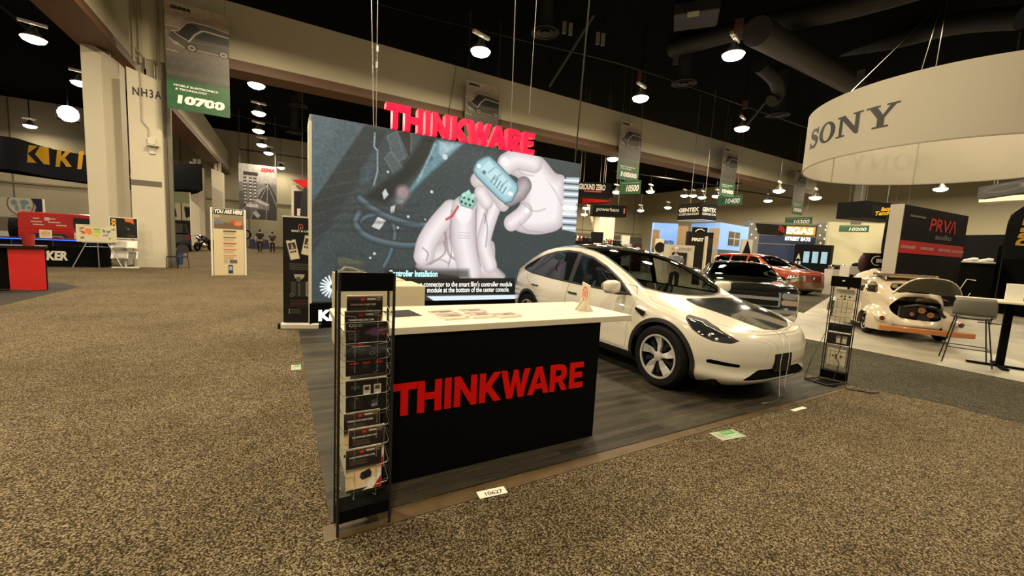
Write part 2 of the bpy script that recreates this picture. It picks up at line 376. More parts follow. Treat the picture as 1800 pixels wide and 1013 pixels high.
slab('concrete_floor', [(9.0, -7.5), (24.5, -7.5), (24.5, 30), (9.0, 30)], 0, .003, floor_mat('pale_concrete', 'concrete'))
slab('aisle_carpet', [(13.4, 6.0), (24.0, 9.5), (24.0, 11.9), (13.2, 7.4)], .003, .005, bpy.data.materials['grey_aisle_carpet'])
slab('booth_mat', [tuple(ground(*p)[:2]) for p in ((-30, 545), (140, 504), (105, 497), (-60, 500))], 0, .004, mat('black_booth_mat', (.018, .015, .013), .9))
WALLM = mat('beige_wall_paint', (.50, .46, .33), .75, var=.10, vscale=.35); BEAMM = mat('beige_beam_paint', (.62, .57, .41), .7, var=.12, vscale=.3)
BROWN = mat('brown_flange', (.155, .085, .048), .6, var=.2, vscale=1.5); CEILM = mat('black_ceiling', (.003, .003, .0032), .9, spec=.05); DUCT = mat('dark_duct', (.010, .010, .010), .6, .1); DUCT2 = mat('grey_duct', (.036, .034, .033), .5, .2)
def sbox(name, m, *b, bevel=0):
    mb = MB(); mb.box(*b); return struct(mb.build(name, m, bevel=bevel))
wb = MB(); wb.box(-60, 62, 56, 56.4, 0, 13)
struct(wb.build('wall_back', WALLM))
wr = MB(); wr.box(60, 60.4, -8, 56, 0, 13); struct(wr.build('wall_right', WALLM))
wl = MB(); wl.box(-44.4, -44, -8, 56, 0, 13); struct(wl.build('wall_left', WALLM))
sbox('ceiling', CEILM, -60, 62, -8, 57, 12.6, 12.8)
# wall joints and freight doors on the far wall
GREYDOOR = mat('grey_roll_door', (.17, .17, .14), .6, var=.1, vscale=2)
for k, x in enumerate((43.5, 50.2, 56.5, 20.5)):
    d = MB(); d.box(x, x+4.6, 55.86, 55.97, 0, 4.3)
    for i in range(10): d.box(x, x+4.6, 55.82, 55.87, .4*i+.2, .4*i+.23)
    d = struct(d.build('door_%d' % (k+1), GREYDOOR))
    f = MB(); f.box(x-.18, x, 55.8, 55.97, 0, 4.5); f.box(x+4.6, x+4.78, 55.8, 55.97, 0, 4.5); f.box(x-.18, x+4.78, 55.8, 55.97, 4.3, 4.5); f.build('frame', mat('door_frame_paint', (.3, .28, .2), .6), d)
t = MB()
for x in np.arange(-40, 60, 6.1): t.box(x, x+.07, 55.93, 56, 0, 13)
struct(t.build('trim_1', mat('wall_joint', (.2, .18, .12), .8)))
t = MB(); t.box(-44, 60, 55.85, 55.99, 4.9, 5.05); struct(t.build('trim_2', mat('wall_rail', (.25, .22, .15), .7)))
# ---- the two beams and their columns
sbox('beam', BEAMM, -3.6, 44, 20.0, 20.9, 8.2, 10.3)
b = MB(); b.box(-3.6, 44, 19.95, 20.95, 7.98, 8.2); b.box(-3.6, 44, 19.88, 20.98, 7.8, 7.98); struct(b.build('beam_flange', BROWN))
sbox('side_beam', BEAMM, -6.2, -5.25, 2, 55.9, 8.2, 10.3)
b = MB(); b.box(-6.25, -5.18, 2, 55.9, 7.98, 8.2); b.box(-6.28, -5.12, 2, 55.9, 7.8, 7.98); struct(b.build('side_beam_flange', BROWN))
COLM = mat('cream_column_wrap', (.60, .55, .43), .6, var=.06, vscale=1.5); STEELP = mat('beige_steel_paint', (.40, .36, .27), .5)
def column(x0, x1, y0, y1, zt, text_s=None, chamfer=.12, slope=0., band=True):
    mb = MB(); c = chamfer
    p = [(x0, y0), (x1-c, y0), (x1, y0+c), (x1, y1), (x0, y1)]
    N = len(p); vs = [(a, b, 0) for a, b in p]+[(a, b, zt-slope*max(0, (a-x0)/(x1-x0))) for a, b in p]
    mb.add(vs, [tuple(range(N-1, -1, -1)), tuple(range(N, 2*N))]+[(i, (i+1) % N, N+(i+1) % N, N+i) for i in range(N)])
    o = struct(mb.build('column', COLM))
    s = MB(); cx = (x0+x1)/2; cy = (y0+y1)/2
    s.box(x0+.2, x1-.2, cy-.2, cy-.16, zt-1, 8.0); s.box(x0+.2, x1-.2, cy+.16, cy+.2, zt-1, 8.0); s.box(cx-.03, cx+.03, cy-.2, cy+.2, zt-1, 8.0)
    s.build('steel_core', STEELP, o)
    if band:
        q = MB(); q.box(x0-.006, x1-c+.002, y0-.006, y0+.05, 3.02, 3.22); q.build('grey_band', mat('grey_band', (.13, .115, .09), .6), o)
    return o
c1 = column(-4.82, -3.9, 20.0, 20.9, 7.15, chamfer=.05, slope=.3)
v, f = None, None
e = bpy.data.objects.new('lettering_plane', None); bpy.data.objects.remove(e)
text(c1, 'NH3A', LETK, -4.27, 6.35, .80, .29, y=19.985, bold=.015, space=1.25)
p = MB(); p.tube([(-4.45, 19.97, 7.1), (-4.45, 19.97, 5.35), (-4.27, 19.97, 5.1), (-4.27, 19.97, 4.75)], .018, 6); p.build('conduit', STEELP, c1)
p = MB(); p.box(-4.30, -4.08, 19.9, 20.0, 4.55, 4.78); p.box(-4.32, -3.98, 19.78, 20.0, 4.48, 4.52); p.box(-4.28, -4.1, 19.96, 20.0, 4.2, 4.48); p.build('speaker_box', mat('pale_box', (.62, .6, .52), .5), c1, bevel=.01)
c2 = column(-6.15, -5.25, 20.6, 21.6, 8.0, chamfer=.38, slope=.5, band=False)
column(-5.75, -4.85, 47.2, 48.1, 7.2, chamfer=.05, slope=.3); column(-7.4, -6.4, 47.6, 48.6, 7.7, chamfer=.38, slope=.5, band=False)
column(-18.6, -17.2, 40, 41.4, 7.7, chamfer=.38, slope=.5, band=False)
# upper pilaster with pipes over the near column, down the beam end
u = MB(); u.box(-4.75, -3.6, 20.2, 20.8, 7.6, 12.6); o = struct(u.build('column_head', BEAMM))
u = MB()
for x in (-4.62, -4.45, -3.95, -3.72): u.cyl((x, 20.12, 7.4), (x, 20.12, 12.6), .045, n=8)
u.tube([(-4.62, 20.1, 7.9), (-4.3, 20.05, 7.55), (-4.3, 20.05, 7.2)], .03, 6); u.build('pipe', STEELP, o)
u = MB(); u.box(-3.78, -3.66, 20.2, 20.35, 0, 7.8); u.box(-3.9, -3.66, 20.28, 20.32, 0, 7.8); u.build('steel_channel', mat('dark_steel_paint', (.16, .14, .11), .5), o)
# columns standing along the far right wall
for k, (px, d) in enumerate(((1722, 46), (1745, 44), (1052, 50), (1066, 50))):
    q = at(px, 440, d); o = MB(); o.box(-.55, .55, -.5, .5, 0, 7.6 if k < 2 else 6.6); o = struct(o.build('column', COLM, loc=(q.x, q.y, 0)))
q0, q1 = at(1690, 385, 45), at(1722, 340, 46); m = MB(); m.tube([q0, q1], .5, 4); struct(m.build('wall_brace', BEAMM))
q0, q1 = at(1033, 350, 52), at(1048, 418, 52); m = MB(); m.tube([q0, q1], .22, 4); struct(m.build('wall_brace', BEAMM))
# ================================================================== LED WALL
LY, LX0, LX1, LZ0, LZ1 = 7.27, .40, 5.715, .42, 3.395
def LED(px, py):
    r = CF + CR*((px-900)/FPX) - CU*((py-506.5)/FPX); t = LY/r[1]
    return ((r[0]*t-LX0)/(LX1-LX0), (LZ1-(CAM_H+r[2]*t))/(LZ1-LZ0))
def Z(*pts): return [LED(x/2.412+540, y/2.412+160) for x, y in pts]
led = thing('video_wall', 'huge lit video wall showing two hands fitting a small connector', 'video wall', (0, 0, 0))
m = MB(); m.box(LX0-.03, LX1+.01, LY+.01, LY+.34, .42, LZ1+.005); m.build('cabinet', mat('cabinet_grey', (.35, .34, .3), .4), led)
m = MB(); m.box(LX0-.045, LX0-.0, LY-.0, LY+.30, .1, LZ1-.1); m.build('side_edge', mat('cream_edge', (.75, .70, .55), .4), led)
m = MB(); m.box(LX0-.03, LX1+.03, LY-.02, LY+.5, 0.006, LZ0); m.build('plinth', PUREBLK, led)
P = Pic(560, 312, (.25, .31, .33), (LX1-LX0)/(LZ1-LZ0))
P.poly(Z((-30, 60), (245, 145), (60, 420), (-30, 600)), (.37, .45, .48), soft=.03)
P.poly(Z((150, 125), (245, 145), (130, 330), (20, 470), (20, 330)), (.33, .41, .44), soft=.03)
P.poly(Z((245, 145), (335, 172), (290, 270), (110, 560), (10, 700), (10, 490)), (.20, .24, .25), soft=.012)
P.poly(Z((300, 260), (480, 190), (300, 480), (100, 700), (10, 760), (110, 560)), (.26, .32, .33), soft=.05)
P.poly(Z((225, 330), (284, 236), (299, 255), (299, 350), (276, 412), (215, 405)), (.33, .41, .45), soft=.012, shade=(.22, .27, .29), sw=.06)
P.line(Z((287, 178), (284, 236), (298, 252), (298, 340), (282, 400)), .008, (.72, .82, .86), .9, .006)
for q, c in (([(338, 192), (378, 172), (418, 285), (372, 305)], (.36, .42, .44)), ([(385, 176), (430, 160), (468, 262), (430, 285)], (.17, .2, .21)), ([(328, 285), (356, 256), (414, 338), (380, 372)], (.36, .42, .44)), ([(440, 175), (500, 185), (440, 290)], (.30, .36, .38))):
    P.poly(Z(*q), c, soft=.008); P.line(Z(*(q+[q[0]])), .006, (.55, .62, .64), .6, .006)
P.poly(Z((490, 195), (560, 200), (480, 330), (330, 480), (240, 450), (400, 330)), (.12, .155, .165), soft=.03)
P.poly(Z((545, 208), (665, 222), (560, 315), (500, 370), (440, 430), (430, 420), (530, 285), (525, 260)), (.47, .66, .72), .95, soft=.02)
P.poly(Z((560, 212), (650, 225), (575, 280), (560, 262)), (.78, .9, .93), .8, soft=.02)
P.line(Z((540, 225), (525, 265), (470, 380)), .014, (.72, .86, .9), .8, .012)
P.noise(.16, 3, 3).noise(.10, 40, 30)
for k in range(7): P.line(Z((20, 640-k*55), (140+k*50, 560-k*52)), .004, (.45, .52, .54), .35, .006)
for k in range(5): P.line(Z((600+k*70, 420+k*12), (900, 250+k*30)), .006, (.36, .43, .45), .3, .012)
for x, y, r in ((585, 280, 12), (342, 343, 5), (528, 428, 7), (428, 533, 6), (383, 580, 6), (285, 690, 6), (267, 708, 5), (705, 150, 4), (500, 545, 4), (985, 685, 4)):
    u, w = Z((x, y))[0]; P.ell(u, w, r/1300, r/730, (.95, .98, 1))
P.ell(*Z((405, 430))[0], .022, .04, (.72, .62, .64), soft=.03); P.ell(*Z((395, 465))[0], .015, .03, (.6, .6, .62), soft=.03)
P.poly(Z((318, 432), (332, 413), (345, 440), (325, 462)), (.93, .96, .96)); P.poly(Z((355, 490), (375, 480), (368, 515), (350, 522)), (.93, .95, .95)); P.poly(Z((300, 533), (336, 546), (306, 590), (274, 575)), (.97, .98, .97))
P.poly(Z((640, 590), (1150, 560), (1150, 700), (870, 800), (640, 800)), (.22, .285, .31), .8, soft=.05); P.noise(.22, 2, 2)
# cables
for pts, wd in (([(345, 525), (372, 600), (352, 690), (325, 745)], .032), ([(290, 525), (240, 540), (215, 580)], .028), ([(222, 455), (280, 500), (360, 540), (450, 566), (540, 566), (605, 545)], .050), ([(222, 515), (205, 560), (245, 610), (325, 640), (430, 655), (530, 640), (615, 602)], .048)):
    P.line(Z(*pts), wd, (.36, .45, .50), 1, .006, True, shade=(.12, .16, .18)); P.line(Z(*[(a, b-5) for a, b in pts]), wd*.25, (.52, .61, .65), .6, .012, True)
P.a *= np.array([.84, .83, .82]); SK, SD = (.95, .92, .92), (.70, .645, .655)
# lower hand: curled first finger, palm, thumb, fingers
P.poly(Z((545, 590), (610, 505), (700, 450), (745, 420), (800, 490), (775, 640), (780, 720), (830, 795), (490, 765), (490, 690)), (.78, .72, .73), 1, .012, (.62, .56, .57), .06, smooth=True)
P.poly(Z((486, 660), (500, 700), (488, 745), (500, 762), (700, 790), (835, 800), (800, 740), (790, 640), (720, 640), (640, 600), (560, 640)), SK, 1, .008, SD, .10, smooth=True)
P.line(Z((735, 430), (745, 480), (735, 560), (728, 680)), .085, SK, 1, .006, True, SD)
P.line(Z((795, 485), (765, 570), (750, 650), (775, 740)), .105, SK, 1, .006, True, SD)
P.line(Z((610, 505), (550, 575), (510, 640), (495, 700)), .13, SK, 1, .006, True, SD)
P.line(Z((580, 640), (582, 690), (520, 735)), .008, (.55, .40, .42), .8, .01, True); P.line(Z((585, 600), (600, 690), (640, 720)), .012, (.5, .4, .42), .7, .015, True)
P.line(Z((665, 500), (662, 580), (668, 660), (690, 770)), .165, SK, 1, .006, True, SD); P.ell(*Z((664, 518))[0], .030, .062, (.97, .94, .95), .9, .012)
P.line(Z((505, 735), (560, 715), (600, 730)), .01, (.65, .58, .6), .7, .012, True)
P.line(Z((590, 545), (615, 530), (640, 490)), .014, (.75, .22, .22), .9, .006)
P.poly(Z((640, 455), (686, 424), (722, 462), (702, 502), (650, 488)), (.60, .80, .74), 1, .004, (.42, .6, .56), .02)
for x, y in ((655, 470), (672, 478), (690, 484), (665, 452), (685, 460), (703, 468)): P.ell(*Z((x, y))[0], .0045, .0085, (.13, .2, .19))
for x, y in ((662, 440), (680, 430), (700, 445)): P.poly(Z((x-10, y), (x+6, y-12), (x+14, y+4), (x-2, y+12)), (.70, .88, .82))
for pts in ([(612, 505), (606, 600), (612, 680), (598, 745)], [(716, 500), (716, 600), (722, 680), (738, 745)], [(752, 520), (764, 580), (757, 660)], [(490, 665), (512, 690), (505, 720)], [(770, 480), (752, 560)]): P.line(Z(*pts), .007, (.52, .45, .47), .75, .008, True)
for y in (600, 612, 622): P.line(Z((640, y), (690, y+3)), .004, (.74, .67, .69), .8, .005)
# upper hand
P.poly(Z((835, 300), (870, 258), (985, 276), (1050, 345), (1095, 378), (1088, 560), (1005, 606), (905, 600), (860, 560), (905, 470), (900, 380), (850, 345)), SK, 1, .006, SD, .09, smooth=True)
P.line(Z((722, 380), (790, 420), (830, 480)), .10, (.86, .82, .82), 1, .006, True, SD); P.line(Z((738, 432), (760, 470)), .10, SK, 1, .006, False, SD)
P.line(Z((858, 452), (900, 430), (920, 400)), .12, (.74, .69, .7), 1, .006, False, (.4, .36, .37))
P.line(Z((846, 310), (890, 290), (960, 305)), .14, SK, 1, .006, True, SD); P.ell(*Z((838, 300))[0], .018, .03, (.97, .95, .95), .9, .01)
P.line(Z((865, 560), (905, 530), (925, 508)), .115, SK, 1, .006, False, SD); P.ell(*Z((932, 506))[0], .011, .02, (.99, .97, .97), .9, .008)
for k in range(8): P.line(Z((1010+k*8, 370+k*10), (1050+k*5, 420+k*12)), .003, (.7, .65, .66), .5, .004)
for pts in ([(905, 470), (960, 510), (1010, 500)], [(895, 330), (910, 350), (960, 360)], [(900, 560), (930, 590), (1000, 600)]): P.line(Z(*pts), .007, (.62, .56, .57), .6, .012, True)
# the pale device
dv = [(704, 335), (722, 296), (768, 276), (800, 300), (888, 392), (894, 420), (868, 468), (840, 476), (815, 460), (720, 365)]
P.poly(Z(*dv), (.64, .80, .83), 1, .005, (.44, .6, .64), .03, smooth=True)
P.poly(Z((735, 330), (770, 296), (868, 398), (840, 445)), (.76, .89, .91), .9, .006); P.line(Z(*(dv+[dv[0]])), .008, (.28, .38, .41), .7, .006)
for k in range(5): x, y = 780+k*12, 372+k*12; P.line(Z((x, y+14), (x+16, y-12)), .008, (.30, .42, .45), .85, .004)
for k in range(3): x, y = 795+k*27, 325+k*28; P.line(Z((x, y), (x-28, y+22)), .01, (.52, .68, .71), .9, .006)
P.ell(*Z((750, 345))[0], .008, .014, (.4, .5, .53)); P.ell(*Z((728, 318))[0], .008, .013, (.93, .98, .98)); P.ell(*Z((862, 436))[0], .012, .014, (.95, .99, .99))
# ribbed cuff
P.poly(Z((1098, 366), (1165, 368), (1165, 480), (1140, 600), (1080, 588), (1090, 500)), (.70, .75, .78), 1, .004)
for k in range(15): y = 378+k*14.5; P.line(Z((1090-(k > 6)*5, y), (1160, y+4)), .012, (.25, .29, .31) if k % 2 else (.97, .99, 1), .9, .004)
P.poly(Z((1084, 470), (1142, 474), (1140, 520), (1082, 520)), (1, 1, 1), .8, .02)
for k, y in enumerate((470, 500, 545, 580)): P.poly(Z((10, y), (480, y+10), (480, y+22), (10, y+14)), (.13, .17, .18), .35, .01)
# caption bars and the foot of the picture
P.poly(Z((-40, 895), (1170, 880), (1170, 1010), (-40, 1010)), (.04, .05, .055), .85, .004)
P.poly(Z((330, 757), (685, 757), (690, 795), (330, 795)), (.02, .03, .03), .55, .03)
P.poly(Z((330, 796), (880, 794), (880, 860), (330, 862)), (.015, .02, .022), 1, .004)
P.poly(Z((330, 862), (880, 860), (880, 900), (330, 902)), (.12, .16, .17), .9, .004); P.poly(Z((505, 870), (1100, 862), (1100, 888), (545, 896)), (.92, .97, 1), .95, .006)
c = Z((108, 830))[0]
for k in range(20):
    a = 2*PI*k/20; rr = lambda r: (c[0]+r*math.cos(a)/P.asp, c[1]+r*math.sin(a)); P.line([rr(.018), rr(.062)], .009, (.95, .98, 1), 1, .003)
scr = P.mesh('screen', LX1-LX0, LZ1-LZ0, attr_mat('led_screen', 1.05), led, LX0, LZ0, LY)
CAPW, CAPC = mat('caption_white', (.9, .95, .97), .5, emit=.95), mat('caption_cyan', (.45, .85, .95), .5, emit=1.)
def led_text(s, m, xa, xb, y, h, bold=.01):
    a, b = at(xa, y, 1), at(xb, y, 1); o = Vector((0, 0, CAM_H))
    a = o+(a-o)*(LY/a.y); b = o+(b-o)*(LY/b.y); text(scr, s, m, (a.x+b.x)/2, (a.z+b.z)/2, b.x-a.x, h, y=LY-.004, bold=bold, name='caption')
led_text('Controller Installation', CAPC, 683, 769, 481, .115, .03); led_text("e connector to the smart film's controller module", CAPW, 738, 900, 499.5, .10); led_text('module at the bottom of the center console.', CAPW, 751, 895, 509.3, .10)
text(led, 'Kal', mat('white_lit_lettering', (1, 1, 1), .5, emit=1.6), .665, .215, .33, .19, y=LY-.03, bold=.05)
sg = thing('letter_sign', 'big glowing red letters standing on top of the video wall', 'sign', (0, 0, 0))
W9, wt = block_word('THINKWARE'); sx = (4.47-1.515)/wt; sz = .40
for ch, x, p, h in W9:
    m = MB(); T = lambda l: [(1.515+(x+a)*sx, LZ1+.012+b*sz) for a, b in l]
    m.prism(T(p), LY-.06, LY+.10, 'xz', [T(k) for k in h]); m.build('letter', REDGLOW, sg)
# hanging cables over the booth
CABLE = mat('grey_wire_rope', (.28, .27, .24), .4, .6); CABK = mat('black_cable', (.012, .012, .012), .6)
for k, (xa, ya, xb, yb, d, r, lab) in enumerate(((653, 0, 657, 226, 7.2, .008, 'thin wire rope left of the red letters, carrying the video wall'), (664, 0, 661, 228, 7.25, .006, 'thinner wire rope with clamps just right of its neighbour over the video wall'), (906, 0, 898, 240, 7.7, .008, 'thin wire rope hanging behind the right half of the red letters'), (943, 0, 930, 200, 7.9, .005, 'slanted thin wire rope ending above the last red letters'), (1036, 0, 1011, 283, 7.9, .016, 'thick dark rope at the right end of the video wall'), (802, 116, 786, 215, 7.6, .010, 'short black cable hanging in front of the beam above the red letters'))):
    a, b = at(xa, ya, d*1.0), at(xb, yb, d); sc = 7.42/b.y
    if yb == 215: a, b = [Vector((0, 0, CAM_H))+(v-Vector((0, 0, CAM_H)))*(19.86/v.y) for v in (a, b)]; a.y = b.y = 19.86
    if yb != 215 and yb != 200: b = Vector((b.x*sc, 7.42, LZ1+.01)); a = at(xa, ya, d); a = b+(a-b)*1.6
    m = MB(); m.tube([a, (a+b)/2, b], r, 6); o = m.build('hanging_cable', CABK if r > .009 else CABLE); tag(o, lab, 'cable')
    if k == 1:
        for q in (.30, .38): pnt = b+(a-b)*q; s = MB(); s.cyl(pnt-Vector((0, 0, .05)), pnt+Vector((0, 0, .05)), .018, n=8); s.build('clamp', STEEL, o)
# ================================================================== COUNTER AND WHAT STANDS ON AND BEHIND IT
ct = thing('reception_counter', 'white topped counter with black front and flat red lettering', 'counter', (0, 0, 0))
m = MB(); m.box(.335, 2.19, 2.425, 3.08, 0.006, .955); m.build('body', WHITE, ct)
m = MB(); m.box(.335, 2.2, 2.40, 2.425, 0.006, .955); m.build('front_panel', PUREBLK, ct)
m = MB(); m.box(.29, 2.525, 2.385, 3.17, .955, 1.0); m.build('countertop', WHITE, ct, bevel=.004)
W9, wt = block_word('THINKWARE'); sx = (2.05-.567)/wt
CREDP = mat('red_vinyl_letter', (.72, .004, .003), .5, spec=.2)
for ch, x, p, h in W9:
    m = MB(); T = lambda l: [(.567+(x+a)*sx, .443+b*.205) for a, b in l]
    m.prism(T(p), 2.392, 2.401, 'xz', [T(k) for k in h]); m.build('letter', CREDP, ct)
CREAM = mat('cream_plinth', (.66, .58, .42), .45, var=.03)
def plinth(name, lab, x0, x1, y0, y1, h, grp=None):
    m = MB(); m.box(x0, x1, y0, y1, .006, h); return tag(m.build(name, CREAM, bevel=.006), lab, 'plinth', grp)
o3 = Vector((0, 0, CAM_H))
def onY(px, py, Y): r = at(px, py, 1)-o3; return o3+r*(Y/r.y)
a = onY(747.6, 503, 3.55); plinth('display_plinth', 'cream display plinth right behind the counter, nearer of the two', a.x-.62, a.x, 3.55, 4.0, a.z)
a = onY(713, 493, 4.3); plinth('display_plinth', 'cream display plinth whose top corner shows behind the nearer one', a.x-.5, a.x, 4.3, 4.75, a.z)
g = ground(589, 611); gx = g.x
a = onY(585, 482, g.y); kiosk = thing('display_pedestal', 'tall cream pedestal carrying a clear acrylic case, left of the counter', 'pedestal', (gx, g.y, .006))
m = MB(); m.box(0, .46, 0, .46, 0, a.z-.006); m.build('pedestal_body', CREAM, kiosk, bevel=.004)
cz = a.z
tb = thing('acrylic_case', 'clear acrylic case standing on the tall cream pedestal', 'display case', (gx+.03, g.y+.04, cz))
hh = onY(586, 445, g.y).z-cz
m = MB(); w = .34
for b in ((0, w, 0, .006, 0, hh), (0, w, w-.006, w, 0, hh), (0, .006, .006, w-.006, 0, hh), (w-.006, w, .006, w-.006, 0, hh), (0, w, 0, w, hh, hh+.006)): m.box(*b)
m.build('case_wall', ACRYL, tb)
m = MB(); m.box(.02, w-.02, .02, w-.02, .001, .03); m.build('base_tray', mat('pale_grey_plastic', (.45, .44, .4), .4), tb)
m = MB(); m.tube([(.04, .05, .03), (.1, .1, .08), (.2, .09, .07), (.3, .14, .03)], .02, 8); m.box(.08, .26, .12, .2, .03, .06); m.build('exhibit', mat('grey_exhibit', (.3, .3, .28), .5), tb, True)
# ---- prints used on leaflets
def pic_dashcam():
    p = Pic(60, 84, (.16, .11, .10)); p.vgrad([(0, (.30, .22, .20)), (.25, (.13, .09, .09)), (.42, (.12, .09, .08)), (.55, (.92, .82, .64)), (1, (.97, .88, .70))])
    p.rect(.0, 0, 1, .02, (.9, .86, .75)); p.rect(.38, .06, .50, .12, (.85, .18, .08)); p.rect(.56, .06, .8, .10, (.85, .82, .75)); p.lines(.82, .97, .03, .12, 2, (.8, .78, .7))
    p.lines(.1, .7, .26, .38, 3, (.6, .56, .5), .6); p.poly([(.42, .58), (.66, .52), (.72, .62), (.70, .72), (.46, .76), (.38, .68)], (.10, .10, .16), soft=.01); p.ell(.46, .68, .06, .05, (.2, .2, .26)); p.ell(.46, .68, .025, .02, (.03, .03, .03))
    p.poly([(.38, 1), (1, .56), (1, 1)], (1, .98, .93)); p.poly([(.76, 1), (1, .72), (1, 1)], (.70, .05, .04)); p.poly([(0, .94), (.62, .94), (.45, 1), (0, 1)], (.05, .06, .05)); return p
def pic_purple():
    p = Pic(60, 60, (.02, .018, .02)); p.poly([(.42, .42), (.62, .22), (.98, .20), (1, .5), (.8, .62), (.5, .60)], (.36, .22, .36), soft=.02, shade=(.16, .08, .14), sw=.1); p.ell(.55, .6, .06, .06, (.05, .05, .05)); p.ell(.92, .55, .05, .05, (.5, .22, .1))
    p.ell(.13, .12, .06, .06, (.85, .85, .85)); p.ell(.13, .12, .04, .04, (.02, .02, .02)); p.lines(.2, .4, .07, .18, 2, (.8, .8, .8)); p.lines(.06, .4, .3, .4, 1, (.6, .06, .05)); p.lines(.06, .34, .42, .72, 6, (.5, .5, .5), .6); p.lines(.3, .9, .82, .92, 2, (.6, .6, .6), .6); p.rect(.3, .06, .9, .1, (.75, .75, .75), .35); return p
def pic_road():
    p = Pic(60, 90, (.03, .03, .03)); p.vgrad([(0, (.04, .04, .04)), (.2, (.26, .29, .30)), (.36, (.12, .13, .14)), (.45, (.02, .02, .02)), (1, (.02, .02, .02))]); p.noise(.9, 4, 2)
    p.rect(.14, .03, .4, .07, (.7, .1, .06)); p.lines(.14, .7, .08, .13, 1, (.9, .9, .9)); p.ell(.64, .34, .06, .05, (.6, .62, .64)); p.ell(.64, .34, .045, .035, (.04, .04, .04)); p.lines(.1, .9, .46, .54, 2, (.4, .4, .4), .6)
    for k in range(3): p.rect(.08+.32*k, .60, .30+.3*k, .65, (.75, .09, .05)); p.lines(.08+.32*k, .28+.3*k, .68, .8, 3, (.4, .4, .4), .5)
    return p
def pic_phones(lo=False):
    p = Pic(60, 60, (.02, .024, .02)); p.rect(0, 0, 1, .05, (.75, .72, .62)); p.rect(0, .72, 1, .78, (.75, .72, .62))
    for x in (.42, .68): p.rect(x, .30, x+.18, .74, (.88, .86, .80)); p.rect(x+.03, .36, x+.15, .54, (.2, .2, .2)); p.lines(x+.03, x+.15, .58, .66, 2, (.4, .4, .4))
    p.lines(.12, .36, .28, .42, 2, (.5, .5, .5)); return p
def pic_cam():
    p = Pic(60, 60, (.022, .024, .022)); p.lines(.1, .45, .2, .62, 6, (.35, .34, .32), .6); p.poly([(.62, .3), (.75, .24), (.78, .6), (.62, .64)], (.28, .28, .28), soft=.02); p.rect(.62, .48, .76, .6, (.6, .62, .65)); p.ell(.27, .12, .03, .03, (.6, .6, .6)); return p
def pic_mag(k):
    p = Pic(48, 34, (.30, .26, .24)); p.vgrad([(0, (.50, .48, .47)), (.5, (.62, .54, .47)), (1, (.82, .74, .62))]); p.noise(.5, 6, 4); p.poly([(.3, .45), (.55, .3), (.9, .5), (.7, .75), (.35, .7)], (.30, .25, .23), .9, .03); p.rect(.0, .9, 1, 1, (.85, .8, .68))
    if k == 1: p.rect(.5, .15, .68, .4, (.72, .68, .58)); p.rect(.72, .15, .9, .4, (.72, .68, .58))
    p.poly([(.8, 1), (1, .8), (1, 1)], (.75, .15, .08)); return p
PAPER = mat('paper_white', (.86, .81, .70), .7)
def leaflet(name, lab, cat, w, h, pic, loc, R=(0, 0, 0), th=.006, group=None):
    """a booklet standing in its local xz plane, print on the front"""
    r = bpy.data.objects.new(name, None); COL.objects.link(r); r.location = loc; r.rotation_euler = R; tag(r, lab, cat, group)
    m = MB(); m.box(-w/2, w/2, 0, th, 0, h); m.build('pages', PAPER, r)
    pic.mesh('cover', w-.002, h-.002, PRINTED, r, -w/2+.001, .001, -.0008); return r
# ---- left rack
rk = thing('leaflet_rack', 'tall narrow black wire leaflet rack in front of the counter\'s left end', 'leaflet rack', (.232, 2.062, 0), .01)
RW, RT = .258, 1.352
BWIRE = mat('black_powder_coat', (.010, .010, .010), .4); CLEARW = mat('bright_wire', (.62, .60, .54), .22, .9)
for x in (0, RW):
    for y in (0, .12):
        m = MB(); m.box(x-.006, x+.006, y-.006, y+.006, 0, RT); m.build('post', BWIRE, rk)
m = MB(); m.box(.0, RW, -.004, .012, 1.262, RT); m.build('header', PUREBLK, rk)
m = MB(); m.box(.0, RW, -.002, .12, .07, .135); m.build('base_box', PUREBLK, rk)
m = MB(); m.box(.012, RW-.012, .112, .116, .14, 1.262); m.build('back_plate', ACRYL, rk)
for k, (x, d) in enumerate(((.0, .01), (RW, -.01))):
    m = MB(); m.box(x-.002, x+.002, .01, .11, .14, 1.26); m.build('side_plate', ACRYL, rk)
tiers = [1.13, 1.055, .985, .905, .82, .73, .64, .555, .455, .345, .24]
for i, z in enumerate(tiers):
    yo = .012 if i > 3 else .03
    m = MB(); m.tube([(.006, .11, z+.035), (.012, yo-.012, z+.02), (.02, yo-.022, z+.012), (.075, yo-.022, z+.005), (.075, yo-.022, z-.055), (.08, .05, z-.075)], .0016, 6)
    m.tube([(RW-.006, .11, z+.035), (RW-.012, yo-.012, z+.02), (RW-.02, yo-.022, z+.012), (RW-.075, yo-.022, z+.005), (RW-.075, yo-.022, z-.055), (RW-.08, .05, z-.075)], .0016, 6)
    m.tube([(.0, .11, z-.05), (RW, .11, z-.05)], .0014, 6); m.tube([(.004, .0, z-.03), (.004, .11, z-.03)], .0014, 6); m.build('wire_pocket', CLEARW, rk)
BL = [('top one in the left rack, by itself under the black header', 'dash', 1.228, .10, .098), ('second from the top of the left rack, just above the purple one', 'dash', 1.150, .09, .088),
      ('black one with a purple device on it, in the left rack', 'purple', 1.092, .125, .080), ('dark one with a road picture and three red bars, in the left rack', 'road', .985, .17, .072),
      ('dark one with two white phones on it, in the left rack', 'phones', .798, .12, .064), ('plain dark one below the one with two white phones in the left rack', 'cam', .712, .11, .056),
      ('third brown one from the bottom of the left rack', 'dash', .630, .10, .047), ('second brown one from the bottom of the left rack', 'dash', .545, .11, .036), ('lowest and fully visible one in the left rack, with red corner', 'dash', .445, .235, .022)]
PD = {'dash': pic_dashcam(), 'purple': pic_purple(), 'road': pic_road(), 'phones': pic_phones(), 'cam': pic_cam()}
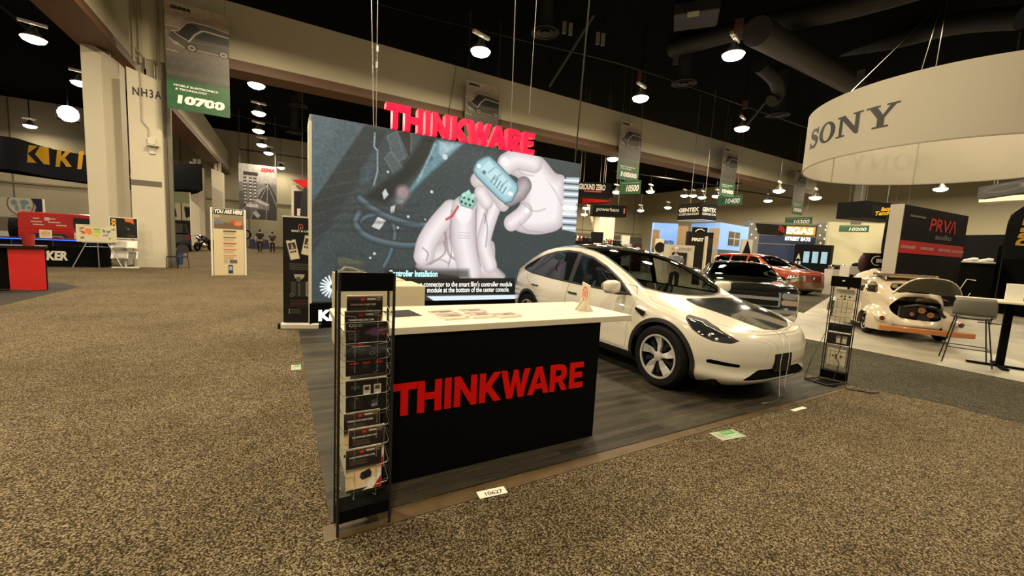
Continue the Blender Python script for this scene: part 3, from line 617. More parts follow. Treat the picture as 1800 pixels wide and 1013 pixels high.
for i, (lab, kind, zt, h, yo) in enumerate(BL):
    w = .178 if kind == 'dash' else .205
    H = .235 if kind == 'dash' else h
    xo = .142 if kind != 'dash' else (.135, .125, 0, 0, 0, 0, .120, .142, .128)[i]
    o = leaflet('leaflet', 'leaflet, '+lab, 'leaflet', w, H, PD[kind], (.232+xo, 2.062+yo, zt-H), (-.02, 0, .01), .008 if kind == 'dash' else .004, 'leaflets in the left rack')
    if kind == 'dash': text(o, 'THINKWARE DASH CAM', LETW, -.01, H*.80, .125, .010, y=-.002, bold=.02)
# ---- papers on the countertop
TZ = 1.0
def flat(name, lab, cat, px, py, w, h, rz, pic=None, th=.004, z=TZ, group=None, m=None):
    q = ground(px, py, z); r = thing(name, lab, cat, (q.x, q.y, z), rz, group)
    k = MB(); k.box(-w/2, w/2, -h/2, h/2, 0, th); k.build('pages', m or PAPER, r, bevel=.001 if th > .003 else 0)
    if pic: pic.mesh('cover', w-.002, h-.002, PRINTED, r, -w/2+.001, -h/2+.001, 0, M=Matrix.Translation((0, 0, th+.0008)) @ Matrix.Rotation(-PI/2, 4, 'X') if 0 else Matrix(((1, 0, 0, 0), (0, 0, 1, 0), (0, -1, 0, th+.0008), (0, 0, 0, 1))))
    return r
pk = Pic(48, 34, (.05, .06, .08)); pk.noise(1.2, 5, 5); pk.line([(.1, .5), (.5, .3), (.9, .6)], .05, (.2, .24, .3), soft=.05); pk.poly([(.5, .2), (.8, .3), (.7, .6), (.4, .5)], (.12, .15, .2), soft=.05)
flat('flyer', 'dark blue-black flyer lying flat beside the rack on the white countertop', 'flyer', 706, 552, .21, .26, .1, pk, .003)
for k, (px, py, rz, lab) in enumerate(((778, 550, .15, 'magazine at the back of the left pair on the countertop'), (795, 558.5, .1, 'magazine stack at the front of the left pair on the countertop'), (830, 547, .12, 'magazine at the back of the middle pair, two pale squares on it'), (843, 556, .05, 'magazine stack at the front of the middle pair on the countertop'), (890, 556, .1, 'small magazine stack by itself at the right of the row'))):
    flat('magazine', lab, 'magazine', px, py, .19, .165 if k in (1, 3) else .13, rz, pic_mag(1 if k == 2 else 0), .014 if k in (1, 3, 4) else .006, group='magazines on the countertop')
for k, (px, py, lab) in enumerate(((966, 547.5, 'leftmost white card'), (988, 546.3, 'rear white card nearest the little standing sign'), (985, 551.5, 'front middle white card'), (1009, 550.5, 'rightmost white card, right under the little standing sign'))):
    flat('card', lab+' lying on the countertop', 'card', px, py, .075, .05, .25-.1*k, None, .004, group='white cards on the countertop')
q = ground(1026, 546, TZ); ts = thing('table_sign', 'small white standing sign with a red oval print at the counter\'s right end', 'sign', (q.x, q.y, TZ+.001), -1.87)
m = MB(); m.box(-.085, .085, -.003, .003, 0, .235); m.xf(Matrix.Rotation(.10, 4, 'Y')); m.build('panel', mat('white_card', (.8, .76, .66), .5), ts)
m = MB(); m.prism([(-.07, 0), (.07, 0), (.0, .11)], -.04, -.034, 'yz'); m.prism([(-.07, 0), (.07, 0), (0, .11)], .034, .04, 'yz'); m.build('foot', mat('white_card', (.8, .76, .66), .5), ts)
p = Pic(24, 40, (.80, .76, .67)); p.ell(.5, .38, .36, .28, (.72, .22, .14)); p.ell(.5, .38, .30, .23, (.80, .70, .6)); p.lines(.28, .72, .25, .5, 5, (.75, .2, .14)); p.lines(.15, .85, .74, .86, 2, (.55, .52, .48))
p.mesh('print', .16, .225, PRINTED, ts, -.08, .005, -.0045, M=Matrix.Rotation(.10, 4, 'Y'))
# ---- stickers on the floor
def sticker(lab, pts, col, z, txt=None, pic=None, grp=None):
    q = [ground(px, py, z) for px, py in pts]; c = sum(q, Vector())/4; ang = math.atan2(q[1].y-q[0].y, q[1].x-q[0].x)
    r = thing('floor_sticker', lab, 'sticker', (c.x, c.y, z), ang); w = (q[1]-q[0]).length; h = (q[3]-q[0]).length
    m = MB(); m.box(-w/2, w/2, -h/2, h/2, 0, .0012); m.build('label_sheet', col, r)
    up = Matrix(((1, 0, 0, 0), (0, 0, 1, 0), (0, -1, 0, .0018), (0, 0, 0, 1)))
    if pic: pic.mesh('print', w-.004, h-.004, PRINTED, r, -w/2+.002, -h/2+.002, 0, M=up)
    if txt:
        o = text(r, txt, LETK, .01, -.004, w*.62, h*.5, y=0, bold=.01); o.data.transform(Matrix(((1, 0, 0, 0), (0, 0, 1, 0), (0, -1, 0, .002), (0, 0, 0, 1))))
    return r
sticker('white floor label numbered 10627 in front of the black counter', ((845, 877.5), (894, 866.5), (884, 855), (836, 866)), PAPER, .004, '10627')
gs = Pic(36, 20, (.62, .66, .55)); gs.rect(.38, 0, .86, .45, (.18, .48, .22)); gs.lines(.42, .82, .1, .35, 2, (.8, .85, .75)); gs.lines(.1, .36, .2, .8, 4, (.4, .42, .36)); gs.rect(.4, .5, 1, .9, (.40, .58, .40)); gs.lines(.45, .95, .5, .9, 2, (.85, .88, .8))
sticker('green and white sticker at the carpet edge between counter and car nose', ((1259, 773), (1301, 765.5), (1292, 757.5), (1264, 763)), PAPER, .004, None, gs)
sticker('blank white strip of tape on the concrete edge near the right rack', ((1396, 723.5), (1418, 717.5), (1412, 715.5), (1390, 720.5)), PAPER, .005)
sticker('small green and white sticker on the carpet left of the booth floor', ((512, 651.5), (529, 650), (528, 640.5), (513, 642.5)), PAPER, .003, None, gs)
# ---- roll-up banner
a, b = ground(493, 577), ground(564, 577); ang = math.atan2(b.y-a.y, b.x-a.x); w = (b-a).length
ru = thing('roll_up_banner', 'black roll-up banner with two phones, left of the video wall', 'banner', (*((a+b)/2).xy, 0.006), ang)
hB = onY(494, 379, a.y).z
m = MB(); m.prism([(-.07, 0), (.07, 0), (.07, .055), (.03, .085), (-.05, .085), (-.07, .06)], -w/2+.015, w/2-.015, 'yz'); m.build('cassette', mat('pale_aluminium', (.70, .66, .56), .35), ru)
for s in (-1, 1): m = MB(); m.prism([(-.075, 0), (.075, 0), (.075, .06), (.03, .09), (-.055, .09), (-.075, .065)], s*w/2-.02, s*w/2+.02, 'yz'); m.build('end_cap', BLACK, ru)
bw = w-.09
m = MB(); m.box(-bw/2-.005, bw/2+.005, -.01, .012, hB-.025, hB); m.build('top_rail', mat('pale_aluminium', (.7, .66, .56), .35), ru)
m = MB(); m.cyl((0, .03, .08), (0, .03, hB-.01), .01, n=8); m.build('pole', STEEL, ru)
p = Pic(100, 330, (.014, .014, .015))
def phone(cx, cy, w, h, rot, pic):
    c, s = math.cos(rot), math.sin(rot); T = lambda pts: [(cx+(x*w*c-y*h*s)/p.asp, cy+(x*w*s+y*h*c)) for x, y in pts]
    R = lambda x0, y0, x1, y1, col: p.poly(T([(x0, y0), (x1, y0), (x1, y1), (x0, y1)]), col)
    R(-.5, -.5, .5, .5, (.80, .75, .66)); R(-.44, -.46, .44, .46, (.90, .85, .76)); R(-.38, -.36, .38, -.02, (.25, .22, .2)); p.poly(T([(-.15, -.05), (0, -.34), (.15, -.05)]), (.75, .7, .62), soft=.004)
    for k in range(3): R(-.34+.24*k, .05, -.18+.24*k, .15, (.12, .11, .1))
    R(-.12, -.5, .12, -.45, (.05, .05, .05))
phone(.28, .30, .083, .185, -.22, p); phone(.70, .255, .083, .185, .20, p)
p.line([(.44, .105), (.44, .075), (.47, .06), (.53, .06), (.56, .075), (.56, .105)], .008, (.72, .36, .30)); p.line([(.5, .075), (.5, .105)], .008, (.75, .55, .5)); p.ell(.5, .075, .02, .006, (.05, .05, .05))
p.lines(.18, .88, .425, .49, 4, (.45, .42, .4), .8, .2); p.line([(.12, .5), (.86, .505)], .0015, (.35, .33, .3))
p.rect(.20, .60, .52, .74, (.10, .095, .09), 1, .01); p.poly([(.30, .53), (.62, .53), (.58, .565), (.5, .58), (.34, .57)], (.72, .67, .6), soft=.003); p.rect(.38, .555, .50, .60, (.35, .33, .3)); p.rect(.22, .60, .36, .735, (.24, .23, .22), soft=.008); p.rect(.40, .60, .62, .745, (.16, .15, .15), soft=.008); p.rect(.44, .62, .47, .74, (.4, .38, .36))
p.poly([(.64, .60), (.80, .59), (.83, .62), (.83, .72), (.78, .745), (.64, .74)], (.55, .5, .48), soft=.004); p.line([(.72, .62), (.72, .71)], .01, (.08, .08, .08)); p.line([(.86, .60), (.88, .62), (.88, .74)], .004, (.5, .5, .5)); p.ell(.24, .73, .06, .018, (.45, .43, .4)); p.ell(.24, .73, .035, .01, (.05, .05, .05))
p.lines(.2, .86, .77, .835, 4, (.42, .22, .2), .8, .15); p.line([(.12, .845), (.86, .85)], .0015, (.3, .28, .26))
for k in range(3): p.ell(.17, .868+.017*k, .016, .005, (.85, .8, .7)); p.lines(.21, .5, .861+.017*k, .875+.017*k, 1, (.55, .5, .45), .8)
p.mesh('graphic', bw, hB-.025-.08, PRINTED, ru, -bw/2, .08, -.004)
m = MB(); m.box(-bw/2, bw/2, -.003, .0, .08, hB-.02); m.build('fabric', PUREBLK, ru)
text(ru, 'SMART Ai CAM', LETW, 0, hB-.235, bw*.52, .034, y=-.006, bold=.02, space=1.1)
# ================================================================== CAR BODIES
def curve(tab, x):                                   # smooth table lookup (Catmull-Rom slopes, any order of x)
    t = sorted(tab); X = np.array([p[0] for p in t]); Y = np.array([p[1] for p in t]); x = np.clip(np.asarray(x, float), X[0], X[-1])
    d = np.diff(Y)/np.diff(X); m = np.zeros(len(X)); m[0], m[-1] = d[0], d[-1]
    for i in range(1, len(X)-1): m[i] = 0 if d[i-1]*d[i] <= 0 else 2*d[i-1]*d[i]/(d[i-1]+d[i])
    i = np.clip(np.searchsorted(X, x, 'right')-1, 0, len(X)-2); h = X[i+1]-X[i]; s = (x-X[i])/h
    return (2*s**3-3*s**2+1)*Y[i]+(s**3-2*s**2+s)*h*m[i]+(-2*s**3+3*s**2)*Y[i+1]+(s**3-s**2)*h*m[i+1]
class Surf:
    def __init__(s, V, F): s.V, s.F = V, F           # V: n x 6 (place, normal)
    def cut(s, fn):
        """(inside, outside) of fn < 0, split along the exact line"""
        d = fn(s.V[:, 0], s.V[:, 1], s.V[:, 2]); V = list(s.V); E = {}; fi, fo = [], []
        def mid(a, b):
            k = (a, b) if a < b else (b, a)
            if k not in E:
                t = d[k[0]]/(d[k[0]]-d[k[1]]); E[k] = len(V); V.append(s.V[k[0]]*(1-t)+s.V[k[1]]*t)
            return E[k]
        for f in s.F:
            g = [d[i] < 0 for i in f]
            if all(g): fi.append(f); continue
            if not any(g): fo.append(f); continue
            a, b = [], []; n = len(f)
            for k in range(n):
                i, j = f[k], f[(k+1) % n]
                (a if g[k] else b).append(i)
                if g[k] != g[(k+1) % n]: m = mid(i, j); a.append(m); b.append(m)
            if len(a) > 2: fi.append(tuple(a))
            if len(b) > 2: fo.append(tuple(b))
        V = np.array(V); return Surf(V, fi).clean(), Surf(V, fo).clean()
    def clean(s):
        if not s.F: return Surf(np.zeros((0, 6)), [])
        u = np.unique(np.concatenate([np.array(f) for f in s.F])); m = np.full(len(s.V), -1); m[u] = np.arange(len(u))
        return Surf(s.V[u], [tuple(int(m[i]) for i in f) for f in s.F])
    def push(s, d): V = s.V.copy(); V[:, :3] += V[:, 3:]*d; return Surf(V, s.F)
    def join(s, o): n = len(s.V); return Surf(np.concatenate([s.V, o.V]), s.F+[tuple(i+n for i in f) for f in o.F])
    def sides(s, name, m, parent=None):
        for k in (1, -1): s.cut(lambda x, y, z: -k*y)[0].obj(name, m, parent)
    def obj(s, name, m, parent=None):
        if not s.F: return None
        P, Q = s.V[:, :3], s.V[:, 3:]; F = []
        for f in s.F:
            a, b, c = P[f[0]], P[f[len(f)//3]], P[f[2*len(f)//3]]
            F.append(f if np.dot(np.cross(b-a, c-a), Q[f[0]]+Q[f[len(f)//2]]) >= 0 else tuple(reversed(f)))
        s.F = F; me = bpy.data.meshes.new(name); me.from_pydata([tuple(p) for p in s.V[:, :3]], [], s.F); me.materials.append(m)
        me.polygons.foreach_set('use_smooth', [True]*len(me.polygons)); me.update()
        N = s.V[:, 3:]/np.maximum(np.linalg.norm(s.V[:, 3:], axis=1, keepdims=True), 1e-9)
        me.normals_split_custom_set_from_vertices([tuple(n) for n in N])
        o = bpy.data.objects.new(name, me); COL.objects.link(o)
        if parent is not None: o.parent = parent
        return o
def sdpoly(P, a, b):
    P = np.array(P, float); n = len(P); d = np.full(a.shape, 9.); ins = np.zeros(a.shape, bool)
    for i in range(n):
        p, q = P[i], P[(i+1) % n]; e = q-p; L = max(e@e, 1e-12); t = np.clip(((a-p[0])*e[0]+(b-p[1])*e[1])/L, 0, 1)
        d = np.minimum(d, np.hypot(a-p[0]-t*e[0], b-p[1]-t*e[1]))
        c = (p[1] > b) != (q[1] > b)
        with np.errstate(all='ignore'): ins ^= c & (a < (q[0]-p[0])*(b-p[1])/(q[1]-p[1]+1e-12)+p[0])
    return np.where(ins, -d, d)
def side(P, ymin=.35, both=True, sm=False):
    if sm: P = spline2(P, True, 5)
    def f(x, y, z):
        d = sdpoly(P, x, z); g = ymin-(np.abs(y) if both else y); return np.maximum(d, g)
    return f
def front(P, xmin=.3, sm=False):
    if sm: P = spline2(P, True, 5)
    return lambda x, y, z: np.maximum(sdpoly(P, y, z), xmin-x)
def rear(P, xmax, sm=False):
    if sm: P = spline2(P, True, 5)
    return lambda x, y, z: np.maximum(sdpoly(P, y, z), x-xmax)
def top(P, zmin=.6, sm=False):
    if sm: P = spline2(P, True, 5)
    return lambda x, y, z: np.maximum(sdpoly(P, x, y), zmin-z)
def arch(xs, r, zc, ymin=.4): return lambda x, y, z: np.maximum(np.min([np.hypot(x-a, z-zc)-r for a in xs], axis=0), ymin-np.abs(y))
def body(sp, NS=150, NL=20, NU=26, smooth=3):
    out = np.array(spline2(sp['outline'], False, 24)); seg = np.r_[0, np.cumsum(np.hypot(*np.diff(out, axis=0).T))]
    s = np.linspace(0, seg[-1], NS); xo = np.interp(s, seg, out[:, 0]); yo = np.interp(s, seg, out[:, 1])
    tx, ty = np.gradient(xo), np.gradient(yo); l = np.hypot(tx, ty); nx, ny = ty/l, -tx/l    # outward
    nx[0], ny[0] = 1, 0; nx[-1], ny[-1] = -1, 0
    fx = np.clip(nx, 0, 1)**1.5; rx = np.clip(-nx, 0, 1)**1.5
    d1 = curve(sp['prof'], 1.)*(1-fx-rx)+curve(sp['fprof'], 1.)*fx+curve(sp['rprof'], 1.)*rx
    zs, zb = curve(sp['zs'], xo-nx*d1), curve(sp['zb'], xo)
    rows = []
    for t in np.linspace(0, 1, NL):
        d = curve(sp['prof'], t)*(1-fx-rx)+curve(sp['fprof'], t)*fx+curve(sp['rprof'], t)*rx
        x, y = xo-nx*d, np.maximum(yo-ny*d, 0); rows.append(np.stack([x, y, zb+(zs-zb)*t], -1))
    xs, ys = rows[-1][:, 0], rows[-1][:, 1]
    wr = np.minimum(curve(sp['wr'], xs), ys*.985); zr, zc = curve(sp['zr'], xs), curve(sp['zc'], xs); zr = np.maximum(zr, zs); zc = np.maximum(zc, zr)
    bul = curve(sp['bulge'], xs) if 'bulge' in sp else 0*xs+.012; pw = sp.get('crown', 2.3); n1 = int(NU*.45)
    for q in np.linspace(0, 1, n1+1)[1:]: rows.append(np.stack([xs, ys+(wr-ys)*q+bul*np.sin(PI*q), zs+(zr-zs)*q], -1))
    for q in np.linspace(0, 1, NU-n1+1)[1:]: rows.append(np.stack([xs, wr*(1-q), zr+(zc-zr)*(1-(1-q)**pw)], -1))
    G = np.stack(rows, 0)                                  # v, s, 3
    for _ in range(smooth):
        H = G.copy(); H[1:-1] = (G[:-2]+2*G[1:-1]+G[2:])/4; H[-1, :, 1] = 0; G = H
    for _ in range(sp.get('long', 0)):
        H = G.copy(); H[NL:, 1:-1] = (G[NL:, :-2]+2*G[NL:, 1:-1]+G[NL:, 2:])/4; G = H
    G[:, 0, 1] = 0; G[:, -1, 1] = 0
    nv, ns = G.shape[:2]
    M = G[::-1].copy(); M[:, :, 1] *= -1
    A = np.concatenate([G, M[1:]], 0); nv = A.shape[0]
    du, dv = np.gradient(A, axis=1), np.gradient(A, axis=0); N = np.cross(dv, du); L = np.linalg.norm(N, axis=-1, keepdims=True); N = N/np.maximum(L, 1e-9)
    bad = (L[..., 0] < 1e-7); N[bad] = 0
    for _ in range(3):
        if not bad.any(): break
        q = np.zeros_like(N); q[:, 1:] += N[:, :-1]; q[:, :-1] += N[:, 1:]; q[1:] += N[:-1]; q[:-1] += N[1:]
        N[bad] = q[bad]/np.maximum(np.linalg.norm(q[bad], axis=-1, keepdims=True), 1e-9); bad = np.linalg.norm(N, axis=-1) < .5
    c = N[nv//4, ns//2]
    if c[1] < 0: N = -N
    i = (np.arange(nv-1)[:, None]*ns+np.arange(ns-1)[None]).ravel()
    return Surf(np.concatenate([A.reshape(-1, 3), N.reshape(-1, 3)], 1), [tuple(map(int, f)) for f in np.stack([i, i+1, i+ns+1, i+ns], -1)])
PAINTS = {}
def paint(name, col, rough=.28, coat=1., metal=0., flake=0.): return mat(name, col, rough, metal, 0, .5, coat)
CARGLASS = glass('tinted_car_glass', (.10, .11, .11), .9, 1.5); SCREEN_GL = glass('windscreen_glass', (.72, .77, .72), .9, 1.45); DARKGL = mat('black_glass', (.006, .007, .008), .04, coat=1.)
TRIMB = mat('black_trim', (.012, .012, .012), .5); INTER = mat('dark_interior', (.014, .014, .015), .7); LAMPGL = mat('lamp_lens', (.02, .021, .024), .05, coat=1.); LENS = mat('headlamp_reflector', (.75, .75, .75), .15, .9)
TAILRED = mat('tail_lamp_red', (.25, .01, .01), .1, coat=1.)
def wheel(parent, x, y, R, rim, w, style, rimmat, s=1, tilt=0., name='wheel'):
    """wheel at (x, y); s=+1: its outer face looks to +y. One child of the car, tyre / rim / spokes under it"""
    o = bpy.data.objects.new(name, None); COL.objects.link(o); o.parent = parent; o.location = (x, y, R)
    o.rotation_euler = (tilt*s, 0, 0 if s > 0 else PI)
    m = MB(); m.lathe([(rim, -w/2+.02), (rim+.03, -w/2), (R-.03, -w/2+.005), (R-.008, -w/2+.03), (R, -w/2+.06), (R, w/2-.06), (R-.008, w/2-.03), (R-.03, w/2-.005), (rim+.03, w/2), (rim, w/2-.015), (rim-.005, w/2-.05), (rim-.005, -w/2+.02)], 48, ax='y')
    m.build('tyre', RUBBER, o, True)
    m = MB(); m.lathe([(rim+.006, w/2-.012), (rim-.012, w/2-.014), (rim-.02, w/2-.05), (rim-.025, w/2-.12), (.06, w/2-.12), (.0, w/2-.12)], 48, ax='y'); m.build('rim_barrel', DKMETAL if style != 'chrome' else rimmat, o, True)
    m = MB(); m.lathe([(rim+.008, w/2-.016), (rim+.006, w/2-.006), (rim-.014, w/2-.008), (rim-.016, w/2-.02)], 48, ax='y'); m.build('rim_lip', rimmat, o, True)
    m = MB(); yf = w/2-.022
    if style == 'blade':
        for k in range(5):
            a = 2*PI*k/5+.3; pts = [(.05, -.32), (.05, .42), (rim*.55, .30), (rim-.014, .16), (rim-.014, -.30), (rim*.55, -.24)]
            q = [(r*math.cos(a+t), r*math.sin(a+t)) for r, t in pts]; n = len(q)
            dep = [-.004, -.004, .0, .006, .0, -.022]
            vs = [(px, yf+dd, pz) for (px, pz), dd in zip(q, dep)]+[(px, yf-.03, pz) for px, pz in q]
            m.add(vs, [(0, 1, 2, 5), (5, 2, 3, 4)]+[(i, (i+1) % n, n+(i+1) % n, n+i) for i in range(n)])
    else:
        for k in range(6):
            a = 2*PI*k/6; M = Matrix.Rotation(a, 4, 'Y')
            m.box(.03, rim-.012, yf-.03, yf, -.03, .03, M)
    m.build_each('spoke', rimmat, o, bevel=.003)
    m = MB(); m.lathe([(0, yf+.012), (.03, yf+.010), (.052, yf+.002), (.055, yf-.03)], 24, ax='y'); m.build('hub_cap', rimmat, o, True)
    if style == 'blade':
        m = MB()
        for k in range(5):
            a = 2*PI*k/5+.3+.62; q = [(.085, -.2), (.085, .2), (rim*.8, .13), (rim*.8, -.13)]
            m.prism([(r*math.cos(a+t), r*math.sin(a+t)) for r, t in q], yf-.024, yf-.02, 'xz')
        m.build_each('aero_insert', mat('black_gloss', (.01, .01, .01), .12), o)
    return o
def liner(m, xs, R, ymax, w=.42):
    for x in xs: m.lathe([(0, ymax-w), (R, ymax-w), (R, ymax-w*.07)], 32, (x, 0, .36), 'y')
def seats(parent, rows, m, w=.48, h0=.35, back=.62):
    for x in rows:
        for y in (-.38, .38):
            b = MB(); b.box(x-.05, x+.45, y-w/2, y+w/2, h0, h0+.16); b.add([(x-.05, y-w/2, h0+.1), (x+.08, y-w/2, h0+.12), (x-.14, y-w/2+.04, h0+back), (x-.24, y-w/2+.04, h0+back), (x-.05, y+w/2, h0+.1), (x+.08, y+w/2, h0+.12), (x-.14, y+w/2-.04, h0+back), (x-.24, y+w/2-.04, h0+back)], [(0, 1, 2, 3), (7, 6, 5, 4), (0, 4, 5, 1), (1, 5, 6, 2), (2, 6, 7, 3), (3, 7, 4, 0)])
            b.box(x-.25, x-.14, y-.13, y+.13, h0+back+.03, h0+back+.2); b.build('seat', m, parent, True, bevel=.03)
# ---- the white crossover: x forward from the front axle, y to its right (towards the camera), z up
TH = -PI/2-.012
tes = thing('electric_crossover', 'glossy white five-door crossover with dark film on its bonnet', 'car', (4.645, 3.055, .006), TH)
WPAINT = paint('pearl_white_paint', (.74, .70, .60), .22)
SP = dict(long=5,
 outline=[(.865, 0), (.855, .25), (.815, .51), (.70, .74), (.45, .90), (.1, .965), (-.4, .975), (-1.2, .98), (-2.0, .98), (-2.7, .975), (-3.2, .94), (-3.55, .85), (-3.76, .65), (-3.84, .35), (-3.86, 0)],
 zb=[(.9, .20), (.3, .20), (0, .20), (-3, .21), (-3.9, .28)],
 zs=[(.77, .712), (.70, .732), (.45, .79), (.2, .85), (-.1, .905), (-.5, .95), (-1, .965), (-2, .99), (-2.7, 1.02), (-3.2, 1.06), (-3.6, 1.07), (-3.87, 1.02)],
 zc=[(.77, .716), (.73, .745), (.66, .782), (.5, .842), (.25, .915), (0, .97), (-.2, 1.015), (-.34, 1.065), (-.66, 1.23), (-.98, 1.385), (-1.32, 1.51), (-1.7, 1.59), (-2.0, 1.62), (-2.4, 1.61), (-2.8, 1.555), (-3.2, 1.45), (-3.5, 1.33), (-3.66, 1.25), (-3.76, 1.15), (-3.87, 1.03)],
 zr=[(.77, .714), (.71, .742), (.5, .815), (.2, .89), (-.05, .945), (-.27, .99), (-.46, 1.075), (-.66, 1.185), (-.98, 1.33), (-1.32, 1.45), (-1.7, 1.525), (-2.0, 1.55), (-2.4, 1.535), (-2.8, 1.475), (-3.2, 1.35), (-3.5, 1.22), (-3.7, 1.12), (-3.87, 1.02)],
 wr=[(.77, .30), (.6, .56), (.3, .66), (0, .72), (-.28, .79), (-.46, .80), (-1.0, .77), (-1.6, .715), (-2.2, .70), (-2.8, .69), (-3.3, .655), (-3.6, .60), (-3.87, .3)],
 bulge=[(.87, .01), (.3, .03), (-.3, .03), (-.8, .012), (-1.6, .012), (-3, .015), (-3.87, .02)],
 prof=[(0, .10), (.06, .045), (.16, .012), (.3, .012), (.5, .0), (.72, .004), (.88, .022), (1, .065)],
 fprof=[(0, .10), (.06, .03), (.12, .0), (.2, .015), (.32, .045), (.45, .02), (.7, .025), (.85, .045), (.95, .075), (1, .105)],
 rprof=[(0, .16), (.1, .06), (.25, .02), (.45, .0), (.6, .02), (.8, .07), (.9, .05), (1, .03)])
B = body(SP, 170, 26, 34, 5)
_, B = B.cut(arch((0, -2.89), .392, .355, .5))
trim, B = B.cut(arch((0, -2.89), .438, .355, .5))
t2, B = B.cut(lambda x, y, z: np.maximum(np.maximum(z-.305, np.abs(x+1.445)-1.1), .5-np.abs(y)))
t3, B = B.cut(lambda x, y, z: np.maximum(z-.42, x+3.25))
for k in (0, -2.89): trim.push(.006).cut(lambda x, y, z: np.abs(x-k)-.8)[0].sides('wheel_arch_trim', TRIMB, tes)
t2.sides('sill_trim', TRIMB, tes); t3.obj('rear_valance', TRIMB, tes)
grl, B = B.cut(front([(-.60, .275), (.60, .275), (.38, .375), (-.38, .375)], .5)); grl.push(-.012).obj('lower_grille', PUREBLK, tes)
fog, B = B.cut(lambda x, y, z: np.maximum(sdpoly([(.60, .405), (.845, .425), (.85, .47), (.60, .435)], np.abs(y), z), .3-x))
fog.push(-.006).sides('bumper_vent', PUREBLK, tes)
HLP = [(.22, .872), (.38, .84), (.54, .785), (.66, .722), (.725, .672), (.69, .645), (.57, .652), (.46, .69), (.37, .74), (.29, .81)]
hl, B = B.cut(side(HLP, .45))
gasket, hl = hl.cut(lambda x, y, z: -side(HLP, .2)(x, y, z)-.012)
gasket.sides('headlight_rim', TRIMB, tes)
for s, nm in ((1, 'R'), (-1, 'L')):
    a, _ = hl.cut(lambda x, y, z: -s*y); h = a.obj('headlight', LAMPGL, tes)
    m = MB()
    def lens(x, z, dep):
        V = a.V; i = int(np.argmin((V[:, 0]-x)**2+(V[:, 2]-z)**2)); return tuple(V[i, :3]-V[i, 3:]*dep)
    for x_, z_, r in ((.60, .682, .024), (.52, .705, .022), (.44, .735, .018)): m.sphere(lens(x_, z_, r*.55), r, 12, 8)
    m.build('projector', LENS, h, True)
    m = MB(); m.tube([lens(*q, .004) for q in ((.28, .846), (.38, .822), (.46, .798), (.54, .768), (.60, .742), (.66, .708))], .006, 6); m.build('running_lamp', mat('pale_lamp_strip', (.8, .8, .76), .3), h, True)
tl, B = B.cut(side([(-3.42, 1.075), (-3.60, 1.05), (-3.9, 1.02), (-3.9, .95), (-3.66, .965), (-3.5, 1.02)], .3)); tl.sides('tail_light', TAILRED, tes)
WIN = [(-.50, .98), (-.78, 1.155), (-1.1, 1.31), (-1.44, 1.42), (-1.8, 1.485), (-2.1, 1.50), (-2.4, 1.475), (-2.7, 1.41), (-3.0, 1.305), (-3.22, 1.205), (-3.30, 1.145), (-3.24, 1.105), (-2.9, 1.06), (-2.3, 1.025), (-1.7, 1.005), (-1.1, .99)]
wf, B = B.cut(side(WIN, .4))
fr, wf = wf.cut(lambda x, y, z: -side(WIN, .2)(x, y, z)-.026)
fr2, wf = wf.cut(lambda x, y, z: np.abs(x+1.77)-.05)
fr.join(fr2).sides('window_frame', TRIMB, tes)
for lo, hi, nm in ((-1.77, 9, 'front'), (-9, -1.77, 'rear')):
    w1, _ = wf.cut(lambda x, y, z: np.maximum(lo-x, x-hi))
    for s in (1, -1): w2, _ = w1.cut(lambda x, y, z: -s*y); w2.obj('side_window', CARGLASS if nm == 'rear' else glass('front_side_glass', (.42, .44, .42), .9, 1.5), tes)
XS = np.linspace(-.47, -3.5, 16); WRT = curve(SP['wr'], XS)-.035
ROOF = [(-.16, 0), (-.19, .25), (-.29, .52)]+[(x, w) for x, w in zip(XS, WRT)]; ROOF = ROOF+[(-3.56, .3), (-3.58, 0)]; ROOF = ROOF+[(x, -y) for x, y in ROOF[-2:0:-1]]
rg, B = B.cut(top(ROOF, .9))
edge, rg = rg.cut(lambda x, y, z: -top(ROOF, .5)(x, y, z)-.03)
ws, rg = rg.cut(lambda x, y, z: -1.42-.10*y*y-x)
edge.join(Surf(np.zeros((0, 6)), [])).obj('glass_seal', TRIMB, tes); ws.obj('windscreen', SCREEN_GL, tes); rg.obj('roof_glass', DARKGL, tes)
# doors with dark gaps
D1 = [(-.50, .33), (-.48, .6), (-.44, .84), (-.42, .975), (-.52, 1.1), (-1.77, 1.2), (-1.78, .33)]; D2 = [(-1.785, .33), (-1.775, 1.2), (-3.2, 1.25), (-3.02, .98), (-2.72, .84), (-2.50, .62), (-2.40, .33)]
for Dp in (D1, D2):
    d, B = B.cut(side(Dp, .5)); gap, d = d.cut(lambda x, y, z: -side(Dp, .2)(x, y, z)-.004); gap.push(-.006).sides('door_gap', PUREBLK, tes)
    for s in (1, -1):
        q, _ = d.cut(lambda x, y, z: -s*y); q = q.obj('door', WPAINT, tes)
        hx = -1.62 if Dp is D1 else -2.66; m = MB(); yy = .972 if Dp is D1 else .966
        m.box(hx-.10, hx+.10, s*yy-.008, s*yy+.008, .868, .888); m.box(hx-.10, hx-.05, s*yy-.012, s*yy+.012, .876, .89); m.build('handle', TRIMB, q, bevel=.004)
HOOD = [(.735, 0), (.725, .22), (.655, .48), (.50, .66), (.25, .765), (0, .83), (-.2, .86), (-.31, .82), (-.20, .5), (-.14, 0)]; HOOD = HOOD+[(x, -y) for x, y in HOOD[-2:0:-1]]
hd, B = B.cut(top(HOOD, .66)); gap, hd = hd.cut(lambda x, y, z: -top(HOOD, .5)(x, y, z)-.004); gap.push(-.006).obj('bonnet_gap', PUREBLK, tes)
FILM = [(-.12, .42), (-.10, .1), (-.12, -.40), (-.16, -.76), (.05, -.74), (.3, -.67), (.55, -.56), (.67, -.36), (.715, -.05), (.69, .15), (.58, .26), (.35, .37), (.1, .46)]
